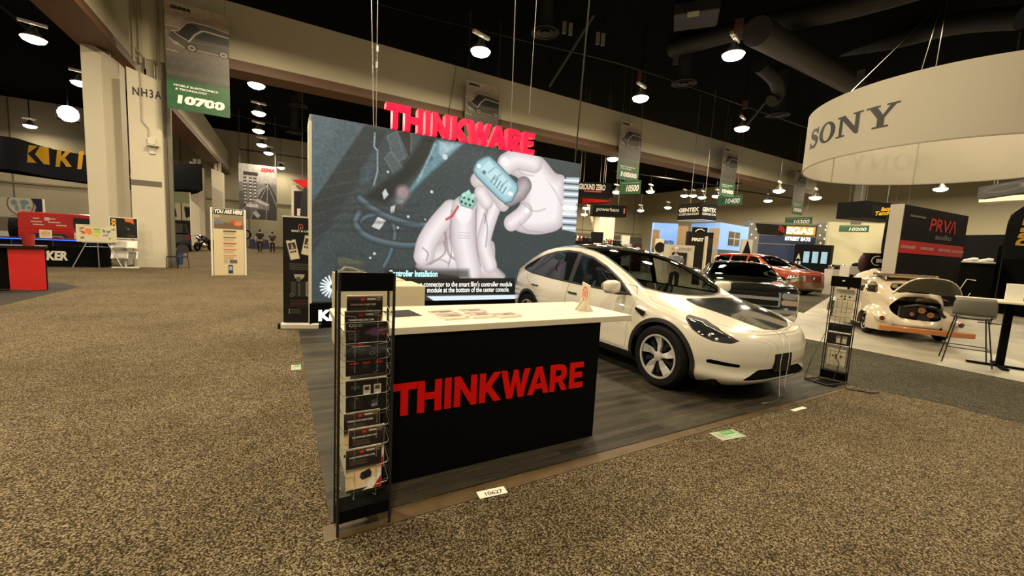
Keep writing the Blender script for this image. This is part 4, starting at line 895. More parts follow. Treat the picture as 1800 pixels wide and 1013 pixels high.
fm, _ = hd.cut(top([(x, -y) for x, y in FILM], .6))
hd.obj('bonnet', WPAINT, tes)
FILMM = mat('grey_paint_film', (.035, .040, .040), .10, coat=1., var=.25, vscale=3)
fo = fm.push(.004).obj('bonnet_film', FILMM, tes); fo['label'] = 'dark grey film laid over the bonnet'
B.obj('body', WPAINT, tes)
for k in (0, -2.89):
    for s in (1, -1): m = MB(); liner(m, (k,), .40, .90*s, .42*s); m.build('wheel_liner', PUREBLK, tes)
m = MB(); m.box(-3.55, .62, -.80, .80, .20, .26); m.box(-3.3, -.45, -.86, .86, .26, .36); m.build('underbody', PUREBLK, tes)
RIM_S = mat('silver_rim', (.60, .59, .57), .32, .35)
for x in (0, -2.89):
    for s in (1, -1): wheel(tes, x, s*.838, .355, .245, .255, 'blade', RIM_S, s)
for s in (1, -1):
    m = MB(); prof = [(-.06, -.02), (.10, .0), (.11, .09), (.06, .16), (-.04, .165), (-.09, .09)]
    m.sphere((0, 0, 0), (1, 1, 1), 24, 16); m.v = [(.078*math.copysign(abs(a)**.75, a), .125*math.copysign(abs(b)**.6, b), .085*math.copysign(abs(c)**.65, c)) for a, b, c in m.v]; m.xf(Matrix.Translation((-.66, s*1.10, 1.075)) @ Matrix.Rotation(-s*.2, 4, 'Z')); mo = m.build('side_mirror', WPAINT, tes, 'all')
    m = MB(); m.tube([(-.60, s*.88, .995), (-.64, s*1.0, 1.0), (-.66, s*1.17, 1.01)], [.016, .022, .014], 8); m.build('mirror_arm', TRIMB, mo, True)
    m = MB(); m.sphere((-.74, s*1.10, 1.075), (.004, .105, .068), 16, 10); m.build('mirror_glass', CHROME, mo, True)
    m = MB(); m.prism([(-.20, .835), (-.36, .865), (-.37, .845), (-.25, .775)], s*.972, s*.982, 'xz'); m.build('fender_camera', BLACK, tes)
m = MB(); m.box(.80, .845, -.155, .155, .335, .53); m.box(.845, .85, -.15, .15, .37, .51); m.build('plate_holder', BLACK, tes, bevel=.006)
m = MB(); m.box(-1.0, -.55, -.70, .70, .55, .90); m.box(-.62, -.42, -.72, .72, .80, .93); m.build('dashboard', INTER, tes, bevel=.04)
m = MB(); m.lathe([(.16, -.012), (.178, 0), (.16, .012), (.15, 0), (.16, -.012)], 28); m.box(-.16, .16, -.02, .02, -.012, .012); m.xf(Matrix.Translation((-1.12, .38, .93)) @ Matrix.Rotation(-1.15, 4, 'Y')); m.build('steering_wheel', INTER, tes, True)
seats(tes, (-1.85, -2.75), INTER, h0=.42, back=.66)
m = MB(); m.box(-1.17, -1.14, -.11, .11, 1.335, 1.40); m.cyl((-1.12, 0, 1.43), (-1.15, 0, 1.38), .012); m.build('inside_mirror', TRIMB, tes)
pp = Pic(40, 30, (.62, .58, .5)); pp.noise(1.0, 5, 4); pp.rect(.05, .1, .4, .5, (.4, .36, .32)); pp.lines(.5, .95, .2, .8, 5, (.35, .33, .3))
Mx = tes.matrix_basis
q = Matrix.Translation((4.645, 3.055, .006)) @ Matrix.Rotation(TH, 4, 'Z') @ Vector((-.50, -.46, .975))
pa = thing('paper_sheet', 'printed sheet lying on the dashboard behind the white car\'s windscreen', 'paper', q, TH+PI/2); m = MB(); m.box(-.13, .13, -.10, .10, 0, .002); m.xf(Matrix.Rotation(.42, 4, 'X')); m.build('sheet', PAPER, pa)
pp.mesh('print', .255, .195, PRINTED, pa, -.1275, -.0975, 0, M=Matrix.Rotation(.42, 4, 'X') @ Matrix(((1, 0, 0, 0), (0, 0, 1, 0), (0, -1, 0, .003), (0, 0, 0, 1))))
# two thin wires hanging over the nose
for k, (pts, lab) in enumerate(((((1353, 578), (1372, 590), (1378, 606), (1372, 640), (1370, 682), (1369, 700), (1358, 707), (1339, 709)), 'thin clear wire hanging over the white car\'s nose down to the floor'), (((1368, 580), (1384, 595), (1388, 620), (1382, 660), (1379, 680), (1385, 689)), 'shorter thin clear wire right of the one reaching the floor'))):
    zz = [.73, .66, .6, .45, .2, .06, .012, .012] if k == 0 else [.72, .64, .55, .4, .2, .1]
    P3 = []
    for (px, py), z in zip(pts, zz):
        r = at(px, py, 1)-o3
        P3.append(o3+r*((2.10 if z < .64 else 2.16+.35*(z-.62))/r.y) if z > .03 else ground(px, py, .012))
    m = MB(); m.tube([tuple(p) for p in spline2(P3, False, 6)], .0028, 5); tag(m.build('wire', mat('pale_wire', (.55, .53, .47), .3), None, True), lab, 'wire')
# ================================================================== RIGHT RACK
a, b = ground(1440.5, 666), ground(1484, 676.5); ang = math.atan2(b.y-a.y, b.x-a.x); w = (b-a).length; rh = onY(1490, 489, b.y).z
rr = thing('flyer_rack', 'black wire flyer rack with a loop foot at the right edge of the booth floor', 'leaflet rack', (a.x, a.y, .006), ang)
for x in (0, w):
    for y in (0, .09): m = MB(); m.cyl((x, y, 0), (x, y, rh-.02), .006, n=6); m.build('post', BWIRE, rr)
m = MB(); m.box(-.012, w+.012, -.02, .06, rh-.13, rh); m.build('header', PUREBLK, rr, bevel=.004)
m = MB(); m.box(w*.4, w*.5, -.0215, -.02, rh-.06, rh-.045); m.build('header_mark', LETW, rr)
m = MB(); m.box(0, w, -.006, .10, .03, .13); m.build('base_box', PUREBLK, rr)
m = MB(); m.tube([(0, .0, .012), (-.09, -.26, .012), (w*.6, -.32, .012), (w, -.02, .012)], .009, 6); m.tube([(-.09, -.26, .012), (-.07, -.16, .28), (-.0, .0, .62)], .004, 6); m.build('loop_foot', BWIRE, rr)
m = MB(); m.box(.02, w-.03, -.30, -.02, .004, .012); m.build('foot_plate', PUREBLK, rr)
for z in (.18, .36, .58, .68, .80, .92, 1.02):
    m = MB(); m.tube([(0, .09, z+.05), (.0, -.012, z+.04), (w, -.012, z+.04), (w, .09, z+.05)], .0022, 6)
    for x in (w*.3, w*.5, w*.7): m.tube([(x, -.012, z+.04), (x, -.012, z-.05), (x, .08, z-.07)], .0018, 6)
    m.build('wire_pocket', BWIRE, rr)
def pic_white(k):
    p = Pic(40, 40, (.80, .76, .66)); p.lines(.15, .85, .7, .92, 3, (.6, .56, .48), .7)
    if k: [p.ell(x, y, .06, .06, (.2, .18, .16)) for x, y in ((.32, .42), (.5, .40), (.5, .55), (.76, .42))]; p.ell(.34, .42, .03, .03, (.6, .3, .2))
    p.lines(.2, .8, .1, .2, 2, (.62, .57, .5), .7); return p
def pic_packs():
    p = Pic(40, 24, (.03, .03, .03)); p.rect(.42, .2, .62, .85, (.80, .76, .66)); p.rect(.68, .2, .9, .85, (.80, .76, .66)); p.rect(.46, .26, .58, .38, (.2, .2, .2)); p.rect(.72, .26, .86, .38, (.2, .2, .2)); return p
RL = [('topmost white one with black dots in the right rack', pic_white(1), .99, .215, .07), ('second white one from the top of the right rack', pic_white(0), .90, .16, .055), ('third white one from the top of the right rack, above the black boxes', pic_white(0), .80, .14, .04), ('bottom white one in the right rack, below the black boxes', pic_white(1), .22, .22, .045)]
Mr = Matrix.Translation((a.x, a.y, .006)) @ Matrix.Rotation(ang, 4, 'Z')
for lab, pc, z, h, yo in RL:
    o = leaflet('flyer', 'flyer, '+lab, 'flyer', w*.72, h, pc, (0, 0, 0), (0, 0, ang), .004, 'flyers in the right rack'); o.location = Mr @ Vector((w*.5, yo, z-.02))
for lab, z, h, pc in (('plain black box in the right rack, under the white flyers', .645, .10, None), ('black box with two white packs on its front, in the right rack', .48, .145, pic_packs())):
    o = thing('product_box', lab, 'box', Mr @ Vector((w*.5, .02, z)), ang, 'black boxes in the right rack'); m = MB(); m.box(-w*.44, w*.44, 0, .05, 0, h); m.build('carton', BLACK, o, bevel=.002)
    if pc: pc.mesh('print', w*.86, h-.004, PRINTED, o, -w*.43, .002, -.001)
m = MB(); m.tube([tuple(Mr @ Vector(p)) for p in spline2([(w*.62, -.014, .62), (w*.66, -.018, .42), (w*.55, -.018, .33), (w*.7, -.02, .25), (w*.62, -.02, .12), (w*.6, -.06, .02)], False)], .004, 6); tag(m.build('power_cable', CABK), 'black cable dangling down the front of the right flyer rack', 'cable')
# ================================================================== THE CREAM OLD CAR (x forward from its rear axle)
bt = thing('classic_car', 'cream old rounded car with engine lid open and a wooden bumper', 'car', (11.76, 3.32, .003), math.radians(35))
CREAMP = paint('cream_car_paint', (.62, .53, .39), .2); WOODO = mat('orange_varnished_wood', (.48, .17, .045), .25, coat=.6, var=.35, vscale=4)
S2 = dict(outline=[(3.05, 0), (3.0, .18), (2.8, .36), (2.35, .50), (1.8, .60), (1.2, .655), (.6, .655), (.1, .61), (-.3, .51), (-.6, .37), (-.8, .2), (-.86, 0)],
 zb=[(3.1, .30), (2, .16), (0, .16), (-.5, .22), (-.9, .30)], zs=[(3.1, .50), (2.5, .68), (1.9, .82), (1.2, .86), (.5, .86), (0, .80), (-.4, .66), (-.7, .48), (-.87, .36)],
 zc=[(3.1, .52), (2.9, .68), (2.5, .86), (2.1, .95), (1.8, .98), (1.55, 1.15), (1.35, 1.25), (1.0, 1.31), (.6, 1.315), (.2, 1.25), (-.1, 1.15), (-.4, .99), (-.65, .78), (-.8, .55), (-.87, .37)],
 zr=[(3.1, .51), (2.5, .78), (1.9, .90), (1.7, .98), (1.4, 1.15), (1.0, 1.22), (.6, 1.23), (.2, 1.16), (-.1, 1.05), (-.4, .88), (-.65, .66), (-.87, .365)],
 wr=[(3.1, .2), (2.5, .36), (1.9, .45), (1.5, .47), (.8, .47), (.2, .44), (-.3, .38), (-.87, .12)], bulge=[(3.1, .02), (1.9, .02), (1, .03), (-.9, .03)],
 prof=[(0, .10), (.08, .03), (.25, .0), (.5, .0), (.8, .01), (1, .035)], fprof=[(0, .16), (.3, .03), (.6, .02), (1, .1)], rprof=[(0, .12), (.3, .02), (.6, .03), (1, .1)])
B = body(S2, 130, 20, 30)
WA = [(.60, .90), (.59, 1.13), (.75, 1.19), (1.1, 1.185), (1.32, 1.11), (1.52, .92)]; WB = [(.50, .90), (.49, 1.14), (.33, 1.14), (.16, 1.08), (.02, .97), (.01, .92)]
for Wn in (WA, WB):
    g, B = B.cut(side(Wn, .3, sm=False)); f, g = g.cut(lambda x, y, z: -side(Wn, .2)(x, y, z)-.014); f.sides('window_trim', CHROME, bt); g.sides('side_window', glass('clear_car_glass', (.75, .75, .68), .9), bt)
RW2 = [(-.36, 1.02), (-.33, 1.11), (-.22, 1.155), (.22, 1.155), (.33, 1.11), (.36, 1.02), (.26, .985), (-.26, .985)]
g, B = B.cut(rear(RW2, .3, True)); f, g = g.cut(lambda x, y, z: -rear(RW2, 9, True)(x, y, z)-.02); f.push(.004).obj('rear_window_trim', CHROME, bt); g.obj('rear_window', glass('clear_car_glass', (.75, .75, .68), .9), bt)
WS2 = [(-.46, .98), (-.42, 1.18), (.42, 1.18), (.46, .98)]; g, B = B.cut(front(WS2, 1.2)); g.obj('windscreen', glass('clear_car_glass', (.75, .75, .68), .9), bt)
EB = [(-.42, .66), (-.35, .80), (-.20, .90), (.20, .90), (.35, .80), (.42, .66), (.37, .53), (.22, .46), (-.22, .46), (-.37, .53)]
lid, B = B.cut(rear(EB, -.1, True)); _, B = B.cut(arch((0, 2.4), .33, .31, .42))
dr = [(.55, .24), (.53, .90), (1.55, .90), (1.50, .24)]; d, B = B.cut(side(dr, .3)); gp, d = d.cut(lambda x, y, z: -side(dr, .1)(x, y, z)-.004); gp.push(-.006).sides('door_gap', PUREBLK, bt)
for s in (1, -1):
    q, _ = d.cut(lambda x, y, z: -s*y); q = q.obj('door', CREAMP, bt); m = MB(); m.tube([(.62, s*.672, .80), (.76, s*.690, .80)], .01, 6); m.build('handle', CHROME, q)
    m = MB(); m.tube([(x, s*.668, z) for x, z in ((1.8, .83), (1.2, .875), (.5, .872), (.05, .84))], .006, 6); m.build('waist_strip', mat('brown_pinstripe', (.16, .11, .06), .3, .4), bt)
B.obj('body', CREAMP, bt)
# raised engine lid: the cut piece swung up about its upper edge
L2 = lid.V.copy(); pv = np.array([-.42, 0, .92]); an = math.radians(64); c, s_ = math.cos(an), math.sin(an)
def swing(V): x, z = V[:, 0]*c-V[:, 2]*s_, V[:, 0]*s_+V[:, 2]*c; V[:, 0], V[:, 2] = x, z
L2[:, :3] -= pv; L2[:, :3] *= (1, 1.22, 1.15); A1, A2 = L2[:, :3].copy(), L2[:, 3:].copy()
an = -math.radians(96); c, s_ = math.cos(an), math.sin(an); swing(A1); swing(A2); L2 = np.concatenate([A1+pv+np.array([-.02, 0, .02]), A2], 1); lid2 = Surf(L2, lid.F)
lo = lid2.obj('engine_lid', CREAMP, bt); sm = lo.modifiers.new('thick', 'SOLIDIFY'); sm.thickness = .018; sm.offset = -1
lid2.push(-.024).obj('lid_lining', mat('grey_lid_lining', (.12, .12, .09), .5), bt)
m = MB(); m.box(-.46, -.14, -.36, .36, .46, .80); m.build('engine_bay', PUREBLK, bt)
m = MB(); m.cyl((-.68, .0, .62), (-.62, .0, .62), .09); m.cyl((-.74, -.02, .50), (-.66, -.02, .50), .10); m.cyl((-.67, -.22, .56), (-.6, -.22, .56), .06); m.box(-.7, -.62, .08, .34, .5, .72); m.tube([(-.7, .3, .7), (-.72, .1, .76), (-.7, -.2, .72), (-.68, -.36, .55)], .03, 8); m.build('engine', mat('dark_engine', (.03, .028, .025), .35, .5), bt, True)
COP = mat('copper_pulley', (.60, .26, .13), .3, .8)
for y, z, r in ((.02, .66, .06), (-.12, .58, .055), (.16, .57, .035), (.04, .42, .05)): m = MB(); m.lathe([(0, -.735), (r*.35, -.735), (r*.4, -.745), (r, -.74), (r, -.72)], 20, (0, y, z), 'x'); m.build('pulley', COP, bt, True)
for xa, rx, ry, rz, fw, y0 in ((-.02, .56, .40, .46, 'rear', .385), (2.42, .58, .37, .42, 'front', .43)):
    for s in (1, -1):
        U = np.linspace(0, 2*PI, 49); W = np.linspace(0, PI/2, 13); vs = []; fs = []
        for j, ww in enumerate(W):
            for u in U: vs.append((xa+rx*math.cos(u)*math.cos(ww)**.8, s*(y0+ry*math.sin(ww)), .30+rz*math.sin(u)*math.cos(ww)**.8-.05))
        for j in range(12):
            for k in range(48): fs.append((j*49+k, j*49+k+1, (j+1)*49+k+1, (j+1)*49+k))
        V = np.array(vs); Nn = (V-np.array([xa, s*y0, .30]))/np.array([rx, ry, rz])**2; sf = Surf(np.concatenate([V, Nn], 1), fs)
        sf, _ = sf.cut(lambda x, y, z: .16-z); _, sf = sf.cut(lambda x, y, z: np.maximum(np.maximum(np.hypot(x-(0 if fw == 'rear' else 2.4), (z-.26)*.95)-.30, .62-np.abs(y)), z-.50)); sf.obj('fender', CREAMP, bt)
for s in (1, -1):
    m = MB(); m.box(.30, 2.05, s*.60-.09, s*.60+.11, .17, .20); m.build('running_board', CREAMP, bt, bevel=.01)
    m = MB(); m.lathe([(.0, -.70), (.052, -.70), (.062, -.68), (.068, -.56), (.06, -.42)], 24, (0, s*.60, .43), 'x'); t = m.build('tail_light_housing', CREAMP, bt, True)
    m = MB(); m.lathe([(0, -.712), (.03, -.71), (.046, -.70)], 20, (0, s*.60, .43), 'x'); m.build('lens', mat('dark_red_lens', (.10, .015, .01), .1, coat=1.), t, True)
for x in (0, 2.4):
    for s in (1, -1): wheel(bt, x, s*.60, .29, .20, .16, 'disc', CHROME, s, .07)
m = MB(); pts = [(-.98+.13*abs(y)**2.2, y, .27+.02*y*0) for y in np.linspace(-.71, .71, 19)]
vs = []; fs = []
for i, (x, y, z) in enumerate(pts): vs += [(x-.05, y, z-.05), (x+.03, y, z-.05), (x+.03, y, z+.05), (x-.05, y, z+.05)]
for i in range(18): fs += [(i*4+k, i*4+(k+1) % 4, i*4+4+(k+1) % 4, i*4+4+k) for k in range(4)]
fs += [(3, 2, 1, 0), (72, 73, 74, 75)]; m.add(vs, fs); m.build('bumper', WOODO, bt, True, bevel=.012)
for y in (-.42, .42): m = MB(); m.box(-.95, -.55, y-.02, y+.02, .25, .29); m.build('bumper_bracket', DKMETAL, bt)
TAN = mat('tan_folded_top', (.36, .26, .15), .6, var=.2, vscale=10)
m = MB(); m.box(.02, .66, -.36, .36, 1.27, 1.305); m.box(.04, .64, -.34, .34, 1.305, 1.325); m.build('folded_roof', TAN, bt, bevel=.01)
m = MB()
for k in range(5): m.box(.04+.135*k, .095+.135*k, -.42, .42, 1.325, 1.345)
m.box(.02, .66, -.45, -.41, 1.30, 1.35); m.box(.02, .66, .41, .45, 1.30, 1.35); m.build('roof_slats', mat('brown_slat_wood', (.22, .13, .065), .4, var=.3, vscale=9), bt)
for y in (-.38, .38): m = MB(); m.box(.1, .60, y-.012, y+.012, 1.22, 1.31); m.build('roof_rail', CHROME, bt)
m = MB(); vs = []; fs = []
for i in range(13):
    for j in range(15):
        v, u = i/12, j/14*2-1; ww = .50*math.sqrt(max(.04, 1-v**2.2)); vs.append((1.95+.25*v-.10*(1-u*u)*1, u*ww, .86+.52*v+.14*(1-u*u)*.3))
for i in range(12):
    for j in range(14): fs.append((i*15+j, i*15+j+1, (i+1)*15+j+1, (i+1)*15+j))
m.add(vs, fs); o = m.build('front_bonnet', CREAMP, bt, 'all'); q = o.modifiers.new('thick', 'SOLIDIFY'); q.thickness = .02
m = MB(); m.box(.2, 2.0, -.5, .5, .2, .32); m.build('floor_pan', PUREBLK, bt); seats(bt, (1.0, .35), mat('tan_seat', (.30, .21, .12), .6), h0=.3, back=.55, w=.42)
# ================================================================== BAR STOOLS AND TABLE
GREYP = mat('warm_grey_shell', (.145, .135, .105), .5)
def stool(lab, loc, rz):
    t = thing('bar_stool', lab, 'stool', (*loc, .003), rz, 'bar stools at the white high table')
    m = MB(); vs = []; fs = []; nu, nv = 13, 14
    for i in range(nv):
        v = i/(nv-1)
        for j in range(nu):
            u = j/(nu-1)*2-1
            if v < .55: q = v/.55; x = .22-.42*q; z = .755-.02*math.sin(PI*q)+.03*u*u*(q > .3)
            else: q = (v-.55)/.45; x = -.20-.05*q-.02*math.sin(PI*q); z = .755+.33*q**1.1
            wd = .235-.03*(1-min(1, v/.3)) if v < .55 else .235-.035*max(0, (v-.8)/.2)**2
            yy = u*wd; x += (.06*u*u if v > .5 else 0); vs.append((x, yy, z))
    for i in range(nv-1):
        for j in range(nu-1): fs.append((i*nu+j, i*nu+j+1, (i+1)*nu+j+1, (i+1)*nu+j))
    seat = [f for f in fs if f[0]//nu < 7]; back = [f for f in fs if f[0]//nu >= 8]
    for nm, F in (('seat', seat), ('backrest', back)):
        m = MB(); u = sorted({i for f in F for i in f}); mp = {a: b for b, a in enumerate(u)}; m.v = [vs[i] for i in u]; m.f = [tuple(mp[i] for i in f) for f in F]
        o = m.build(nm, GREYP, t, 'all'); q = o.modifiers.new('thick', 'SOLIDIFY'); q.thickness = .014; q.offset = 0
    for s in (1, -1): m = MB(); m.tube([(-.14, s*.17, .742), (-.19, s*.19, .752), (-.21, s*.19, .79)], .008, 6); m.build('back_bracket', DKMETAL, t)
    for sx, sy in ((1, 1), (1, -1), (-1, 1), (-1, -1)):
        m = MB(); m.cyl((.13*sx, .17*sy, .735), (.27*sx, .27*sy, .006), .009, n=8); m.build('leg', DKMETAL, t)
    m = MB(); m.tube([(.22*a, .236*b, .26) for a, b in ((1, 1), (1, -1), (-1, -1), (-1, 1))], .007, 6, closed=True); m.build('footrest', DKMETAL, t)
    m = MB(); m.tube([(.13, .17, .735), (.13, -.17, .735), (-.13, -.17, .735), (-.13, .17, .735)], .007, 6, closed=True); m.build('seat_frame', DKMETAL, t)
    return t
s1 = stool('grey shell bar stool in front of the white high table, its back to us', (9.73, 1.95), .30)
s2 = dup(s1, (10.75, 1.02, .003), 2.2, 'second grey shell bar stool, on the far side of the white high table')
tq = ground(1756, 645); tt = thing('bar_table', 'white-topped high table on a thick black post, with bar stools round it', 'table', (tq.x, tq.y, .003), .35)
m = MB(); m.box(-.34, .42, -.55, .55, 1.03, 1.065); m.build('tabletop', WHITE, tt, bevel=.008)
m = MB(); m.box(-.042, .042, -.042, .042, .03, 1.03); m.build('post', PUREBLK, tt)
m = MB(); m.box(-.36, .36, -.04, .04, .006, .03); m.box(-.04, .04, -.36, .36, .006, .03); m.build('cross_foot', PUREBLK, tt)
bx = thing('paper_box', 'white printed box standing on the white high table', 'box', (tq.x+.02, tq.y-.02, 1.068), .2); m = MB(); m.box(-.15, .15, -.09, .09, 0, .27); m.build('carton', mat('white_carton', (.72, .69, .6), .6), bx, bevel=.003)
p = Pic(30, 26, (.72, .69, .6)); p.lines(.1, .4, .45, .6, 2, (.4, .38, .34)); p.lines(.12, .42, .65, .8, 2, (.45, .42, .36)); p.mesh('print', .29, .26, PRINTED, bx, -.145, .005, -.0915)
m = MB(); m.tube([tuple(ground(px, py, .008)) for px, py in ((1486, 682), (1497, 686), (1512, 687.5), (1530, 691), (1545, 690))], .006, 6); tag(m.build('floor_cable', CABK), 'short black cable lying on the carpet at the foot of the right rack', 'cable')
# ================================================================== BLACK LOWERED PICKUP
pk_ = thing('pickup_truck', 'lowered glossy black pickup with red stripe on its bonnet', 'truck', (9.874, 5.765, .003), math.radians(-143))
KP = paint('black_gloss_paint', (.008, .009, .008), .1)
S3 = dict(outline=[(.96, 0), (.95, .55), (.91, .86), (.78, .965), (.4, .99), (-1, .99), (-3.4, .985), (-4.1, .97), (-4.32, .85), (-4.35, 0)],
 zb=[(1, .16), (0, .14), (-4.4, .16)], zs=[(.97, .86), (.6, .92), (0, .955), (-.6, .985), (-2.3, 1.0), (-4.4, .98)],
 zc=[(.97, .88), (.7, .95), (.2, .995), (-.4, 1.035), (-.62, 1.06), (-.95, 1.24), (-1.2, 1.365), (-1.35, 1.41), (-1.8, 1.43), (-2.2, 1.42), (-2.35, 1.39), (-2.48, 1.05), (-2.6, .99), (-4.4, .985)],
 zr=[(.97, .87), (.7, .935), (.2, .975), (-.4, 1.01), (-.62, 1.03), (-.95, 1.19), (-1.2, 1.31), (-1.4, 1.37), (-1.8, 1.385), (-2.2, 1.375), (-2.35, 1.34), (-2.48, 1.03), (-2.6, .985), (-4.4, .98)],
 wr=[(.97, .80), (.2, .84), (-.5, .82), (-.9, .78), (-1.3, .70), (-2.2, .69), (-2.5, .80), (-4.4, .9)], bulge=[(1, .02), (-4.4, .01)], crown=3,
 prof=[(0, .06), (.06, .02), (.3, .0), (.75, .0), (.9, .012), (1, .04)], fprof=[(0, .10), (.05, .02), (.12, -.03), (.38, -.03), (.42, .02), (.6, .03), (.9, .05), (1, .12)], rprof=[(0, .1), (.2, 0), (.8, 0), (1, .04)])
B = body(S3, 130, 24, 24, 2)
_, B = B.cut(arch((0, -3.3), .39, .33, .5))
bp, B = B.cut(lambda x, y, z: np.maximum(np.maximum(z-.44, .21-z), .62-x)); bp.obj('chrome_bumper', CHROME, pk_)
gr, B = B.cut(front([(-.56, .50), (.56, .50), (.56, .80), (-.56, .80)], .5)); gs_, gr = gr.cut(lambda x, y, z: np.abs(z-.66)-.035); gr.obj('grille', mat('black_mesh', (.006, .006, .006), .6, bump=.4, bscale=60, spec=.15), pk_); gs_.push(.008).obj('grille_bar', CHROME, pk_)
f, gx2 = B.cut(front([(-.60, .48), (.60, .48), (.60, .82), (-.60, .82)], .5)); f.obj('grille_surround', CHROME, pk_); B = gx2
for s in (1, -1):
    q = front([(s*.62, .67), (s*.965, .66), (s*.965, .79), (s*.62, .80)], .45); h, B = B.cut(q); h.obj('headlight', mat('clear_headlamp', (.55, .55, .52), .08, .8), pk_)
    q = front([(s*.62, .53), (s*.97, .53), (s*.965, .64), (s*.62, .65)], .45); h, B = B.cut(q); h.obj('parking_lamp', mat('amber_lamp', (.50, .36, .26), .1, .3, coat=1.), pk_)
WSP = [(-.66, -.78), (-.60, -.4), (-.585, 0), (-.60, .4), (-.66, .78), (-1.24, .66), (-1.26, 0), (-1.24, -.66)]
w_, B = B.cut(top(WSP, 1.0)); w_.obj('windscreen', glass('dark_windscreen', (.12, .13, .12), .9, 1.5), pk_)
for Wn in ([(-.85, 1.02), (-1.25, 1.29), (-1.62, 1.34), (-1.62, 1.02)], [(-1.67, 1.02), (-1.67, 1.34), (-2.2, 1.33), (-2.28, 1.02)]): g, B = B.cut(side(Wn, .4)); g.sides('side_window', CARGLASS, pk_)
d, B = B.cut(side([(-.52, .2), (-.52, .98), (-1.65, .99), (-1.65, .2)], .6)); gp, d = d.cut(lambda x, y, z: -side([(-.52, .2), (-.52, .98), (-1.65, .99), (-1.65, .2)], .2)(x, y, z)-.004); gp.push(-.005).sides('door_gap', PUREBLK, pk_); d.sides('door', KP, pk_)
st, _ = B.cut(top([(.55, .42), (.80, .58), (.55, .70), (.1, .70), (.05, .58)], .85)); st.push(.003).obj('bonnet_stripe', mat('pale_stripe', (.62, .55, .48), .2, coat=1.), pk_); st.push(.003).cut(top([(.50, .46), (.74, .58), (.52, .66), (.15, .66), (.12, .60)], .85))[0].push(.003).obj('stripe_inlay', mat('red_stripe', (.5, .015, .012), .2, coat=1.), pk_)
B.obj('body', KP, pk_)
m = MB(); m.box(-4.0, .6, -.8, .8, .15, .3); m.box(-3, -.5, -.9, .9, .3, .5); m.build('underbody', PUREBLK, pk_)
for k in (0, -3.3):
    for s in (1, -1): m = MB(); liner(m, (k,), .40, .92*s, .42*s); m.build('wheel_liner', PUREBLK, pk_); wheel(pk_, k, s*.85, .33, .26, .24, 'disc', CHROME, s)
for y in (-.5, -.25, 0, .25, .5): m = MB(); m.sphere((-1.36, y, 1.425), (.05, .05, .022), 10, 6); m.build('roof_lamp', mat('amber_roof_lamp', (.6, .3, .12), .2, coat=1.), pk_, True)
for s in (1, -1): m = MB(); m.sphere((-.75, s*1.10, 1.07), (.06, .12, .085), 14, 10); m.tube([(-.7, s*.9, 1.0), (-.74, s*1.02, 1.02)], .02, 6); m.build('side_mirror', CHROME, pk_, True)
m = MB(); m.box(-.95, -.66, -.75, .75, .8, .99); m.build('dashboard', INTER, pk_); seats(pk_, (-1.75,), INTER, h0=.5, back=.6)
# ================================================================== ORANGE-RED ESTATE
su = thing('red_suv', 'long orange-red estate with bronze lower half, parked behind the black pickup', 'car', (20.75, 9.85, .003), math.radians(-100)); su.scale = (.97, .95, 1.03)
RP = paint('orange_red_paint', (.33, .045, .016), .2); BZ = paint('bronze_lower_paint', (.14, .06, .025), .25)
S4 = dict(outline=[(.93, 0), (.92, .5), (.87, .80), (.72, .95), (.3, 1.0), (-1, 1.0), (-3.4, 1.0), (-4.0, .98), (-4.3, .88), (-4.36, 0)],
 zb=[(1, .20), (-4.4, .22)], zs=[(.94, .93), (.5, 1.02), (-.6, 1.06), (-2, 1.08), (-4.4, 1.1)],
 zc=[(.94, .95), (.7, 1.04), (.2, 1.11), (-.5, 1.16), (-.75, 1.24), (-1.2, 1.52), (-1.5, 1.66), (-2, 1.72), (-3.4, 1.72), (-4.0, 1.68), (-4.2, 1.6), (-4.37, 1.12)],
 zr=[(.94, .94), (.7, 1.02), (.2, 1.08), (-.5, 1.12), (-.75, 1.2), (-1.2, 1.46), (-1.5, 1.59), (-2, 1.645), (-3.4, 1.64), (-4.0, 1.6), (-4.2, 1.52), (-4.37, 1.11)],
 wr=[(.94, .78), (.2, .84), (-.6, .82), (-1.3, .74), (-2, .72), (-4.2, .70), (-4.37, .8)], bulge=[(1, .02), (-4.4, .015)], crown=3,
 prof=[(0, .06), (.1, .01), (.4, .0), (.75, .0), (1, .035)], fprof=[(0, .10), (.08, .0), (.3, -.01), (.4, .02), (.85, .05), (1, .12)], rprof=[(0, .08), (.3, 0), (1, .03)])
B = body(S4, 110, 20, 22, 2); _, B = B.cut(arch((0, -3.1), .41, .36, .5))
gr, B = B.cut(front([(-.46, .60), (.46, .60), (.52, .90), (-.52, .90)], .4)); gr.obj('grille', mat('red_brown_grille', (.16, .03, .02), .2, .3), su)
m = MB()
for z in (.66, .72, .78, .84): m.box(.90, .915, -.46, .46, z-.008, z+.008)
m.build('grille_bar', RP, su); m = MB(); m.lathe([(0, .93), (.07, .925), (.08, .90)], 16, (0, 0, .75), 'x'); m.build('badge', CHROME, su)
for s in (1, -1): h, B = B.cut(front([(s*.58, .64), (s*.93, .63), (s*.93, .86), (s*.56, .88)], .3)); h.obj('headlight', mat('clear_headlamp', (.55, .55, .52), .08, .8), su)
w_, B = B.cut(top([(-.72, -.78), (-.62, -.4), (-.6, 0), (-.62, .4), (-.72, .78), (-1.42, .68), (-1.44, 0), (-1.42, -.68)], 1.15)); w_.obj('windscreen', glass('grey_windscreen', (.35, .38, .34), .9, 1.5), su)
